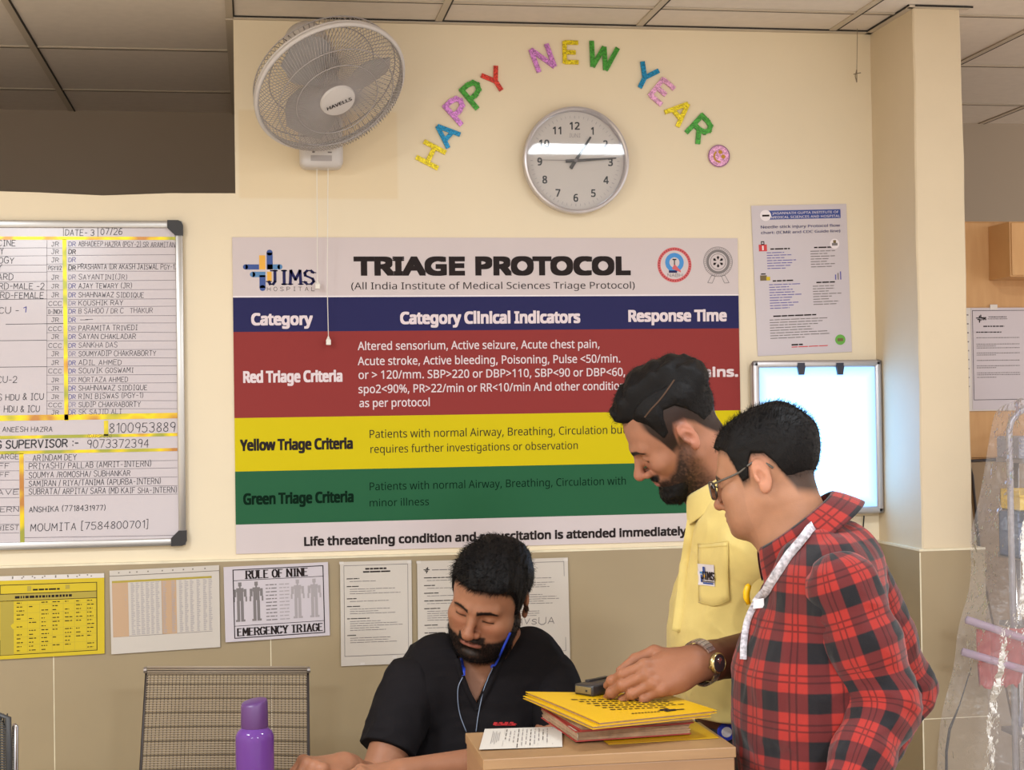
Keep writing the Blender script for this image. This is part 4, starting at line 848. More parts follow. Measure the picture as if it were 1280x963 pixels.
mb.lathe(prof, MBt, 40); mb.v = [(x, y, z_+((x-b_[0])*.16+(y+1.5)*.12 if z_ > .75+ztop-.012 else 0)) for x, y, z_ in mb.v]; mb.build('cap', ['bottle_cap'], bt, auto=50)

# --- mesh chairs
mat('mesh_cord', (92, 78, 66), .6); mat('mesh_cord_light', (168, 150, 130), .5); mat('chair_tube', (54, 46, 46), .4, .3); mat('chair_end', (150, 140, 135), .3, .7); mat('chrome', (190, 188, 192), .12, 1.0); mat('mesh_roll', (60, 58, 58), .5)
def mesh_chair(label, TL, TR, BL, BR, roll_r=.0075, nv_=44, nh=46, zb=.45, chrome_post=False):
    TL, TR, BL, BR = [np.array(q_, float) for q_ in (TL, TR, BL, BR)]
    t = thing('mesh_chair', label, 'chair', ((BL[0]+BR[0])/2, (BL[1]+BR[1])/2, 0))
    yb_ = BL[1]; mb = MB()
    at_ = lambda u, v: (TL*(1-u)+TR*u)*(1-v)+(BL*(1-u)+BR*u)*v+np.array([0, .018*math.sin(math.pi*u)*math.sin(math.pi*min(1, v)*.5), 0])
    k = .0013
    for i in range(nv_+1): mb.tube([at_(i/nv_, v) for v in np.linspace(0, 1, 5)], k*.9, 4, caps=False, mi=0)
    for j in range(nh+1):
        v = j/nh; mb.tube([at_(u, v) for u in np.linspace(0, 1, 5)], k*1.15, 4, caps=False, mi=0 if j % 6 == 0 else 1)
    mb.build('mesh_back', ['mesh_cord', 'mesh_cord_light'], t)
    mb = MB(); mb.tube([TL+(0, 0, .0), TR+(0, 0, 0)], roll_r, 10, mi=0)
    for j in range(6): a = math.pi*.2*j; o_ = np.array([0, -math.sin(a)*(roll_r+.0015), math.cos(a)*(roll_r+.0015)]); mb.tube([TL+o_, TR+o_], .0016, 4, mi=1)
    mb.build('top_roll', ['mesh_cord', 'mesh_cord_light'], t, smooth=True)
    for q_, s_ in ((TL, -1), (TR, 1)): MB().tube([q_+(s_*.001, 0, 0), q_+(s_*.009, 0, 0)], [roll_r*1.2, roll_r], 12).build('end_cap', ['chair_end'], t, smooth=False)
    for q0, q1, s_ in ((TL, BL, -1), (TR, BR, 1)):
        MB().tube([q0+(s_*.002, .012, -.01), q1+(s_*.004, .012, 0), (q1[0]+s_*.01, q1[1]-.06, zb-.02)], .0045, 8).build('back_post', ['chrome' if chrome_post else 'chair_tube'], t, smooth=True)
    x0, x1 = BL[0], BR[0]; MB().rbox((x0+.01, yb_-.46, zb-.03), (x1-.01, yb_-.03, zb), .01).build('seat', ['mesh_roll'], t)
    for lx in (x0+.02, x1-.02):
        for ly in (yb_-.42, yb_-.04): MB().tube([(lx, ly, zb-.03), (lx+(.02 if lx > (x0+x1)/2 else -.02), ly, 0)], .011, 8).build('leg', ['chair_tube'], t, smooth=True)
    return t
mesh_chair('empty chair with a dark see-through mesh back beside the dado', P(184, 838, -.35), P(383.5, 838, -.35), P(177, 975, -.33), P(384, 975, -.33))
# second chair, mostly outside the left edge
t = thing('mesh_chair', 'dark mesh chair with a chrome post cut by the left edge of the view', 'chair', (P(-60, 930, -.9)[0], -.9, 0))
e0, e1 = P(7, 895, -.9), P(6, 990, -.9); wv = MB(); xw = -.28
for j in range(46):
    z_ = e1[2]-.1+(e0[2]-e1[2]+.1)*j/45; top = j/45
    wv.tube([(e0[0]-.32, -.86, z_), (e0[0]-.02, -.88, z_), (e0[0]+.006-.02*max(0, top-.85)/.15, -.9, z_), (e0[0]+.006-.02*max(0, top-.85)/.15, -.885, z_-.004)], .0021, 5, caps=False)
for i in range(40): x_ = e0[0]-.32+.32*i/39; wv.tube([(x_, -.874, e1[2]-.1), (x_, -.874, e0[2])], .0016, 4, caps=False)
wv.build('mesh_back', ['mesh_roll'], t, smooth=True)
MB().tube([(e0[0]-.33, -.875, e0[2]), (e0[0]-.02, -.885, e0[2]), (e0[0]+.004, -.893, e0[2]-.006), (e0[0]+.006, -.893, e1[2]-.1)], .008, 8).build('edge_roll', ['mesh_roll'], t, smooth=True)
q0, q1 = P(18.5, 908, -.86), P(18, 1000, -.86); MB().tube([q0+(0, 0, .006), q0, q1, (q1[0], q1[1]-.03, .40)], [.004, .0085, .0085, .0085], 10).build('post', ['chrome'], t, smooth=True)
MB().rbox((e0[0]-.36, -1.32, .42), (e0[0]+.02, -.92, .45), .01).build('seat', ['mesh_roll'], t)
for lx in (e0[0]-.33, e0[0]): 
    for ly in (-1.28, -.95): MB().tube([(lx, ly, .42), (lx, ly, 0)], .011, 8).build('leg', ['chair_tube'], t, smooth=True)

# --- wall cabinets, notice and screen beyond the column
wood('cabinet_wood', (206, 160, 108), (196, 148, 96), (14, 2, 2), .5); mat('cabinet_gap', (60, 44, 30), .6)
cz1 = P(1240, 277, .1)[2]; cz0 = P(1240, 580, .1)[2]
cb = thing('wall_cabinet', 'tan wooden cabinet panel behind the column carrying a taped notice', 'cabinet', (2.6, .2, cz0))
MB().rbox((2.09, .1, cz0), (2.85, .42, cz1), .002).build('body', ['cabinet_wood'], cb); MB().rbox((2.10, .094, cz0+.02), (2.45, .1, cz1-.004), .002).build('door', ['cabinet_wood'], cb)
a = P(1262, 300, -.05); ob = thing('wall_cabinet', 'overhead wooden cabinet at the right edge above the notice', 'cabinet', (a[0]+.25, .02, P(1262, 346, -.05)[2]))
zo0, zo1 = P(1262, 346, -.05)[2], P(1262, 277, -.05)[2]
MB().rbox((a[0], -.05, zo0), (a[0]+.55, .094, zo1), .002).build('body', ['cabinet_wood'], ob); MB().rbox((a[0]+.004, -.056, zo0+.004), (a[0]+.27, -.05, zo1-.004), .0015).build('door', ['cabinet_wood'], ob)
def W2(px, py, Y=.088): q = P(px, py, Y); return q[0], q[2]
mm = MB(); cs = [(1213.5, 385), (1300, 385), (1302, 512), (1215, 512.5)]; q = [W2(*c_) for c_ in cs]; r = random.Random(31)
pn = thing('notice_sheet', 'white printed notice in a punched sleeve on the wooden cabinet behind the column', 'notice', (q[0][0]+.1, .09, q[3][1]))
mb = MB(); x0, x1, z1_, z0_ = q[0][0], q[1][0], q[0][1], q[3][1]
mb.box((x0-.022, .089, z0_-.004), (x1, .0905, z1_), 2); mb.box((x0, .0875, z0_), (x1, .089, z1_), 0); yy = .087
for k in range(9): z_ = z1_-.02-k*.028; rect(mb, x0-.014, x0-.008, z_-.004, z_, .0885, 3)
rect(mb, x0+.004, x0+.0055, z0_+.03, z1_-.008, yy, 1); rect(mb, x0+.004, x1, z1_-.0095, z1_-.008, yy, 1); rect(mb, x0+.004, x1, z0_+.03, z0_+.0315, yy, 1)
cross_logo(mb, x0+.026, z1_-.034, .0035, yy, (1, 1, 1)); put_strokes(mb, 'JIMS', x0+.036, x0+.05, z1_-.038, .008, yy, .0016, 1)
for z_, a_, b2, h_ in ((.030, .058, .118, .0025), (.036, .055, .12, .0018), (.060, .04, .11, .0035), (.078, .016, .10, .003)): micro(mb, x0+a_, x0+b2, z1_-z_, h_, yy, r, 1)
for k, z_ in enumerate((.095, .115, .121, .127, .143, .149, .166, .183, .189, .205, .211, .219)): micro(mb, x0+.016, x0+(.16 if k % 3 != 2 else .08), z1_-z_, .0022, yy, r, 3)
mb.box((x0+.064, .0865, z1_-.006), (x0+.088, .0885, z1_+.01), 2)
mb.build('printed_sheet', ['paper_lavender', 'ink_black', 'sleeve', 'ink_grey'], pn)
bz0, bz1 = P(1230, 690, -.02)[2], P(1230, 576, -.02)[2]; x0 = P(1211, 578, -.02)[0]; mat('panel_tan', (150, 124, 92), .25); mat('panel_edge', (44, 32, 30), .4)
sc_ = thing('leaning_panel', 'tan panel with a black edge leaning between the column and the wrapped trolley', 'panel', (x0+.2, .04, 0))
sl = P(1224, 678, -.02)[0]-x0; MB().prism([(x0+sl*8, 0), (x0+.45, 0), (x0+.45, bz1+.01), (x0, bz1), (x0+sl, bz0)], -.02, -.005).build('board', ['panel_tan'], sc_)
MB().tube([(x0+.45, -.022, bz1+.012), (x0, -.022, bz1), (x0+sl*.35, -.022, bz1-.045), (x0+sl, -.022, bz0), (x0+sl*1.6, -.022, bz0-.06)], .0045, 6).build('edge_strip', ['panel_edge'], sc_, smooth=True)
q = [P(px_, py_, -.42) for px_, py_ in ((1214, 835), (1200, 880), (1187, 912), (1183, 940), (1183, 985))]
cc_ = MB().tube(list(q)+[(q[-1][0], -.42, .3), (q[-1][0], -.40, .006)], [.0014, .0018, .0042, .0042, .0042, .0042, .0042], 8).build('power_cord', ['cable_black'], None, smooth=True, loc=(q[-1][0], -.42, 0)); tag(cc_, 'black cord hanging beside the wrapped trolley at lower right', 'cord')
# --- wrapped trolley
mat('trolley_metal', (176, 172, 178), .35, .5); mat('trolley_grey', (150, 148, 160), .45); mat('bin_yellow', (236, 196, 10), .4); mat('bin_blue', (84, 104, 140), .45); mat('cloth_red', (186, 84, 80), .7); mat('rail_clear', (190, 170, 190), .12, alpha=.55)
YT = -.5; tx0 = P(1250, 700, YT)[0]
tr_ = thing('wrapped_trolley', 'tall metal trolley of bins wrapped in clear plastic at the right edge', 'trolley', (tx0+.25, YT+.1, 0))
mb = MB(); ax = P(1262, 560, YT+.05); pts = []
for k in range(13): a = math.pi*(1-k/12); pts.append((ax[0]+.19+.19*math.cos(a), YT+.05, ax[2]+.05+.09*math.sin(a)))
mb.tube([(ax[0], YT+.05, .06)]+pts+[(ax[0]+.38, YT+.05, .06)], .009, 10); mb.build('arch_frame', ['trolley_metal'], tr_, smooth=True)
for x_ in (ax[0]+.10, ax[0]+.37): MB().tube([(x_, YT+.22, .06), (x_, YT+.22, ax[2])], .011, 8).build('rear_post', ['chrome'], tr_, smooth=True)
for py_ in (575, 700, 790, 930): z_ = P(1262, py_, YT)[2]; MB().rbox((ax[0]+.045, YT+.04, z_-.014), (ax[0]+.39, YT+.23, z_), .003).build('shelf', ['trolley_metal'], tr_)
for x_ in (ax[0]+.06, ax[0]+.36):
    for y_ in (YT+.06, YT+.22): mb = MB(); mb.lathe([(.012, -.012), (.03, -.012), (.03, .012), (.012, .012)], Matrix.Translation((x_, y_, .03)) @ Matrix.Rotation(math.pi/2, 4, 'Y'), 20); mb.build('castor', ['cable_black'], tr_, auto=40)
sh = lambda py_: P(1262, py_, YT)[2]
def bin_(name, px0, px1, py0, py1, m, label, yd0=.06, dep=.12):
    q0, q1 = P(px0, py1, YT+yd0), P(px1, py0, YT+yd0); t = thing(name, label, 'bin', ((q0[0]+q1[0])/2, YT+yd0+dep/2, q0[2])); mb = MB(); th = .004
    x0, x1, z0, z1 = q0[0], q1[0], q0[2], q1[2]; y0, y1 = YT+yd0, YT+yd0+dep
    mb.box((x0, y0, z0), (x1, y1, z0+th)); mb.box((x0, y0+th, z0), (x0+th, y1, z1)); mb.box((x1-th, y0+th, z0), (x1, y1, z1)); mb.box((x0, y1-th, z0), (x1, y1, z1)); mb.prism([(x0, z0), (x1, z0), (x1, z0+(z1-z0)*.72), (x0, z0+(z1-z0)*.72)], y0, y0+th)
    mb.build('tub', [m], t); MB().rbox((x0-.004, y0-.006, z0+(z1-z0)*.68), (x1+.004, y0+.002, z0+(z1-z0)*.78), .002).build('front_lip', [m], t)
bin_('storage_bin', 1274, 1340, 640, 699, 'bin_blue', 'blue grey bin on the wrapped trolley under the yellow bin')
bin_('storage_bin', 1275, 1330, 612, 640, 'bin_yellow', 'yellow bin on the wrapped trolley at the right edge')
for k, (py0, py1, m_) in enumerate(((545, 574, 'trolley_grey'),)):
    q0, q1 = P(1274, py1, YT+.06), P(1340, py0, YT+.06); bb = thing('equipment_box', 'grey ribbed equipment box on the top shelf of the wrapped trolley', 'box', (q0[0]+.06, YT+.15, q0[2])); mb = MB().rbox((q0[0], YT+.06, q0[2]), (q1[0], YT+.2, q1[2]), .006)
    mb.build('case', [m_], bb); mb = MB()
    for j in range(5): z_ = q0[2]+.008+j*.011; mb.box((q0[0]+.004, YT+.056, z_), (q1[0]-.004, YT+.061, z_+.004))
    mb.build('vent_ribs', ['trolley_metal'], bb)
# folded red cloth low on the trolley
q0, q1 = P(1222, 862, YT-.005), P(1268, 788, YT-.005); mb = MB(); n = 14
vs = [(q0[0]+.02+(q1[0]-q0[0]+.05)*i/n*(1-.25*(1-j/10)), YT+.02+.012*math.sin(i*1.5+j*.2)+.005*math.sin(i*3.1), q0[2]+(q1[2]-q0[2])*j/10+.008*math.sin(i*1.9)*(1-j/10)) for j in range(11) for i in range(n+1)]
fs = [(j*(n+1)+i, j*(n+1)+i+1, (j+1)*(n+1)+i+1, (j+1)*(n+1)+i) for j in range(10) for i in range(n)]; N = len(vs)
mb.add(vs+[(x, y+.008, z_) for x, y, z_ in vs], fs+[tuple(i+N for i in f[::-1]) for f in fs]+[(i+10*(n+1), i+1+10*(n+1), N+i+1+10*(n+1), N+i+10*(n+1)) for i in range(n)])
o = mb.build('hanging_cloth', ['cloth_red'], None, smooth=True, loc=(q0[0]+.06, YT, q0[2])); tag(o, 'pinkish red cloth hanging inside the plastic wrap of the trolley', 'cloth')
for px0, py0, px1, py1 in ((1208, 775, 1330, 815), (1203, 815, 1330, 852)):
    a, b2 = P(px0, py0, YT-.03), P(px1, py1, YT-.03); MB().rbox((0, 0, 0), (1, 1, 1), .01); mb = MB().tube([a, b2], .011, 8); mb.build('side_rail', ['rail_clear'], tr_, smooth=True)
# clear plastic sheet hanging over the trolley
pl = mat('plastic_film', (235, 230, 240), .08); nt = pl.node_tree; L = nt.links.new; nt.nodes.remove(nt.nodes['Principled BSDF'])
tr2 = nt.nodes.new('ShaderNodeBsdfTransparent'); tr2.inputs[0].default_value = (.94, .93, .95, 1); gl = nt.nodes.new('ShaderNodeBsdfGlossy'); gl.inputs['Roughness'].default_value = .28; df = nt.nodes.new('ShaderNodeBsdfDiffuse'); df.inputs[0].default_value = (.75, .72, .74, 1)
fr = nt.nodes.new('ShaderNodeFresnel'); fr.inputs[0].default_value = 1.5; tcn = nt.nodes.new('ShaderNodeTexCoord'); nz = nt.nodes.new('ShaderNodeTexNoise'); nz.inputs['Scale'].default_value = 22; nz.inputs['Detail'].default_value = 3; bpn = nt.nodes.new('ShaderNodeBump'); bpn.inputs['Strength'].default_value = .7; bpn.inputs['Distance'].default_value = .02; L(tcn.outputs['Object'], nz.inputs['Vector']); L(nz.outputs['Fac'], bpn.inputs['Height']); L(bpn.outputs[0], gl.inputs['Normal']); L(bpn.outputs[0], fr.inputs['Normal']); m1 = nt.nodes.new('ShaderNodeMixShader'); m1.inputs[0].default_value = .15; m2 = nt.nodes.new('ShaderNodeMixShader')
L(tr2.outputs[0], m1.inputs[1]); L(df.outputs[0], m1.inputs[2]); L(fr.outputs[0], m2.inputs[0]); L(m1.outputs[0], m2.inputs[1]); L(gl.outputs[0], m2.inputs[2]); L(m2.outputs[0], nt.nodes['Material Output'].inputs[0])
YP = YT-.045; left = [(1262, 512), (1256, 545), (1249, 590), (1240, 640), (1229, 676), (1234, 700), (1232, 745), (1214, 790), (1213, 832), (1203, 868), (1191, 905), (1187, 990)]
mb = MB(); n = 26; rows = []; 
for j, (px_, py_) in enumerate(left):
    a = P(px_, py_, YP); row = []
    for i in range(n+1):
        u = i/n; x_ = a[0]+(2.52-a[0])*u; fold = .009*math.sin(u*23+j*.35)+.006*math.sin(u*47-j*.8)+.004*math.sin(u*71+j*1.7)
        row.append((x_, YP+fold*(.3+.7*min(1, u*5))+(.09*(1-u*9) if u < .11 else 0), a[2]+.10*math.sin(min(1, u*2.2)*math.pi/2)*(1 if j == 0 else (.35 if j == 1 else 0))))
    rows.append(row)
rows.append([(x_, y_, .30) for x_, y_, z_ in rows[-1]])
vs = [p_ for r_ in rows for p_ in r_]; mb.add(vs, [(j*(n+1)+i, j*(n+1)+i+1, (j+1)*(n+1)+i+1, (j+1)*(n+1)+i) for j in range(len(rows)-1) for i in range(n)])
o = mb.build('plastic_cover', ['plastic_film'], None, smooth=True, loc=(2.2, YP, .3)); tag(o, 'clear crinkled plastic sheet draped over the trolley at the right edge', 'plastic sheet')
md = o.modifiers.new('s', 'SUBSURF'); md.levels = 2; md.render_levels = 2
# ------------------------------------------------------------------ sculpting kit: distance fields -> one continuous skin
def nrm_(v): v = np.asarray(v, float); return v/np.linalg.norm(v)
def ln(q): return np.sqrt(np.einsum('ij,ij->i', q, q))
def smin(a, b, k):
    h = np.maximum(k-np.abs(a-b), 0)/k; return np.minimum(a, b)-h*h*k*0.25
def smax(a, b, k): return -smin(-a, -b, k)
def sph(p, c, r): return ln(p-np.asarray(c, float))-r
def ell(p, c, r, R=None):
    q = p-np.asarray(c, float)
    if R is not None: q = q @ R
    r = np.asarray(r, float); k0 = ln(q/r); k1 = ln(q/(r*r)); return k0*(k0-1)/np.maximum(k1, 1e-9)
def cap(p, a, b, ra, rb=None):
    a = np.asarray(a, float); b = np.asarray(b, float); rb = ra if rb is None else rb; ab = b-a
    t = np.clip(((p-a)@ab)/(ab@ab), 0, 1); return ln(p-a-t[:, None]*ab)-(ra+(rb-ra)*t)
def chain(p, pts, rs, k=0.01):
    d = None
    for i in range(len(pts)-1):
        e = cap(p, pts[i], pts[i+1], rs[i], rs[i+1]); d = e if d is None else smin(d, e, k)
    return d
def oval(p, a, b, ra, rb, wdir, squash):
    """capsule whose cross-section is squashed along wdir"""
    wdir = nrm_(wdir); a = np.asarray(a, float); b = np.asarray(b, float); ab = b-a
    t = np.clip(((p-a)@ab)/(ab@ab), 0, 1); q = p-a-t[:, None]*ab; w_ = q@wdir
    q = q+(w_*(1/squash-1))[:, None]*wdir; return (ln(q)-(ra+(rb-ra)*t))*min(1, squash)
_RT = np.random.default_rng(12).uniform(-1, 1, 32**3).astype(np.float32)
def vnoise(p, s, seed=0):
    """smooth value noise in -1..1"""
    q = (p*s+seed*7.13).astype(np.float32); f0 = np.floor(q); f = q-f0; i = f0.astype(np.int32); f = f*f*(3-2*f); g = 1-f; o = np.zeros(len(q), np.float32)
    X = [((i[:, 0]+k) & 31)*1024 for k in (0, 1)]; Y = [((i[:, 1]+k) & 31)*32 for k in (0, 1)]; Z = [(i[:, 2]+k) & 31 for k in (0, 1)]
    for a in (0, 1):
        for b in (0, 1):
            w_ = (f[:, 0] if a else g[:, 0])*(f[:, 1] if b else g[:, 1]); k = X[a]+Y[b]; o += w_*(g[:, 2]*_RT[k+Z[0]]+f[:, 2]*_RT[k+Z[1]])
    return o
def fbm(p, s, seed=0, n=3):
    o = 0; a = 1.0
    for k in range(n): o = o+a*vnoise(p, s*2**k, seed+k); a *= .5
    return o
def skin(f, lo, hi, h, slack=1.6):
    """surface of f = 0 by nested refinement and surface nets"""
    lo = np.asarray(lo, float); hi = np.asarray(hi, float); L = 16; n = np.ceil((hi-lo)/(h*L)).astype(int)
    g = np.stack(np.meshgrid(*[np.arange(k) for k in n], indexing='ij'), -1).reshape(-1, 3); s = L
    while True:
        c = lo+(g+.5)*(h*s); d = f(c); g = g[np.abs(d) < h*s*.87*slack+.002]
        if s == 1: break
        s //= 2; o = np.stack(np.meshgrid([0, 1], [0, 1], [0, 1], indexing='ij'), -1).reshape(-1, 3); g = (g[:, None, :]*2+o[None]).reshape(-1, 3)
    D = n*L+2; key = lambda q: (q[..., 0]*D[1]+q[..., 1])*D[2]+q[..., 2]
    o = np.stack(np.meshgrid([0, 1], [0, 1], [0, 1], indexing='ij'), -1).reshape(-1, 3)
    cc = g[:, None, :]+o[None]; ck = key(cc); uk, inv = np.unique(ck.ravel(), return_inverse=True)
    up = np.stack([uk//(D[1]*D[2]), (uk//D[2]) % D[1], uk % D[2]], -1); fv = f(lo+up*h); F = fv[inv].reshape(-1, 8)
    ins = F < 0; act = ins.any(1) & ~ins.all(1); g = g[act]; F = F[act]; N = len(g)
    P_ = np.zeros((N, 3)); cnt = np.zeros(N)
    for a in range(8):
        for ax in range(3):
            if o[a][ax] == 0:
                b = a+(4, 2, 1)[ax]; fa, fb = F[:, a], F[:, b]; m = (fa < 0) != (fb < 0); t = fa[m]/(fa[m]-fb[m]); q = np.tile(o[a].astype(float), (m.sum(), 1)); q[:, ax] += t; P_[m] += q; cnt[m] += 1
    V_ = lo+(g+P_/cnt[:, None])*h; gk = key(g); od = np.argsort(gk); sk = gk[od]; faces = []
    def look(q): k = key(q); j = np.clip(np.searchsorted(sk, k), 0, N-1); ok = sk[j] == k; return np.where(ok, od[j], -1)
    for ax in range(3):
        b = (4, 2, 1)[ax]; m = (F[:, 0] < 0) != (F[:, b] < 0); q = g[m]; fl = F[m, 0] < 0; u, v = (ax+1) % 3, (ax+2) % 3; eu = np.eye(3, dtype=int)[u]; ev = np.eye(3, dtype=int)[v]
        i0, i1, i2, i3 = np.where(m)[0], look(q-eu), look(q-eu-ev), look(q-ev); ok = (i1 >= 0) & (i2 >= 0) & (i3 >= 0)
        quad = np.stack([i0, i1, i2, i3], -1); quad[~fl] = quad[~fl][:, ::-1]; faces.append(quad[ok])
    return V_, np.concatenate(faces)
def relax(V_, Fc, it=1, k=.5):
    for _ in range(it):
        a = np.zeros_like(V_); c = np.zeros(len(V_))
        for i in range(4): j = (i+1) % 4; np.add.at(a, Fc[:, i], V_[Fc[:, j]]); np.add.at(c, Fc[:, i], 1); np.add.at(a, Fc[:, j], V_[Fc[:, i]]); np.add.at(c, Fc[:, j], 1)
        V_ = V_*(1-k)+k*a/np.maximum(c, 1)[:, None]
    return V_
def np_mesh(name, Vt, Fc, mats, parent=None, col=None, uv=None, mi=None, smooth=True):
    off = np.array(parent.location) if parent is not None and parent.type == 'EMPTY' else (np.array(parent.get('_o', (0, 0, 0))) if parent is not None else np.zeros(3))
    me = bpy.data.meshes.new(name); me.from_pydata((Vt-off).tolist(), [], Fc.tolist() if hasattr(Fc, 'tolist') else Fc)
    for m in (mats if isinstance(mats, (list, tuple)) else [mats]): me.materials.append(MATS[m] if isinstance(m, str) else m)
    me.polygons.foreach_set('use_smooth', [smooth]*len(me.polygons))
    if mi is not None: me.polygons.foreach_set('material_index', mi)
    if col is not None:
        a = me.attributes.new('tone', 'FLOAT_COLOR', 'POINT'); c4 = np.ones((len(Vt), 4), np.float32); c4[:, :3] = col; a.data.foreach_set('color', c4.ravel())
    if uv is not None:
        a = me.attributes.new('weave', 'FLOAT_VECTOR', 'POINT'); u3 = np.zeros((len(Vt), 3), np.float32); u3[:, :uv.shape[1]] = uv; a.data.foreach_set('vector', u3.ravel())
    me.update(); o = bpy.data.objects.new(name, me); C.objects.link(o)
    if parent is not None: o.parent = parent
    o['_o'] = tuple(off); return o
def strands(name, roots, dirs, length, mat_, parent, rad=.0004, bend=None, n=4, seed=0, curl=0.0):
    """many thin tapered hairs as one mesh"""
    r = np.random.default_rng(seed); N = len(roots); dirs = dirs/np.linalg.norm(dirs, axis=1)[:, None]; L_ = np.asarray(length)*np.ones(N)
    t1 = np.cross(dirs, r.normal(size=(N, 3))); t1 /= np.linalg.norm(t1, axis=1)[:, None]; t2 = np.cross(dirs, t1); vs = []; ph = r.uniform(0, 6.28, N)
    for k in range(n+1):
        u = k/n; c = roots+dirs*(L_*u)[:, None]
        if bend is not None: c = c+bend*(L_*u*u)[:, None]
        if curl: c = c+(t1*np.cos(ph+u*5)[:, None]+t2*np.sin(ph+u*5)[:, None])*(curl*u)
        w_ = rad*(1-.8*u)
        for j in range(3): a = j*2.0944; vs.append(c+(t1*math.cos(a)+t2*math.sin(a))*w_)
    vs = np.stack(vs, 1); K = (n+1)*3; f = []
    for k in range(n):
        for j in range(3): f.append((k*3+j, k*3+(j+1) % 3, k*3+3+(j+1) % 3, k*3+3+j))
    f = np.array(f); F = (np.arange(N)*K)[:, None, None]+f[None]
    return np_mesh(name, vs.reshape(-1, 3), F.reshape(-1, 4), mat_, parent)
def fit_pose(loc, pix, R0, T0, depth_y, wY=400.0):
    """rigid pose that puts head landmarks on their photographed positions at about the depth plane y"""
    loc = np.asarray(loc, float); pix = np.asarray(pix, float)
    def rot(w_):
        a = np.linalg.norm(w_)
        if a < 1e-12: return np.eye(3)
        k = w_/a; K = np.array([[0, -k[2], k[1]], [k[2], 0, -k[0]], [-k[1], k[0], 0]]); return np.eye(3)+math.sin(a)*K+(1-math.cos(a))*K@K
    R, T = np.array(R0, float), np.array(T0, float)
    def res(R, T):
        o = []
        for l, q in zip(loc, pix): x, y = proj(R@l+T); o += [x-q[0], y-q[1]]
        o.append((T[1]-depth_y)*wY); return np.array(o)
    for _ in range(60):
        r0 = res(R, T); J = np.zeros((len(r0), 6))
        for i in range(6):
            e = np.zeros(6); e[i] = 1e-5; J[:, i] = (res(rot(e[:3])@R, T+e[3:])-r0)/1e-5
        dx = -np.linalg.solve(J.T@J+np.eye(6)*20.0, J.T@r0); R = rot(dx[:3])@R; T = T+dx[3:]
    return R, T, res(R, T)
def eul(yaw, pitch, roll):
    """head axes: x = the person's left, y = facing, z = crown; yaw about z, then nod (pitch > 0 looks down), then roll"""
    c, s = math.cos, math.sin; y, p, r = map(math.radians, (yaw, pitch, roll))
    Rz = np.array([[c(y), -s(y), 0], [s(y), c(y), 0], [0, 0, 1]]); Rx = np.array([[1, 0, 0], [0, c(-p), -s(-p)], [0, s(-p), c(-p)]]); Ry = np.array([[c(r), 0, s(r)], [0, 1, 0], [-s(r), 0, c(r)]])
    return Rz@Rx@Ry
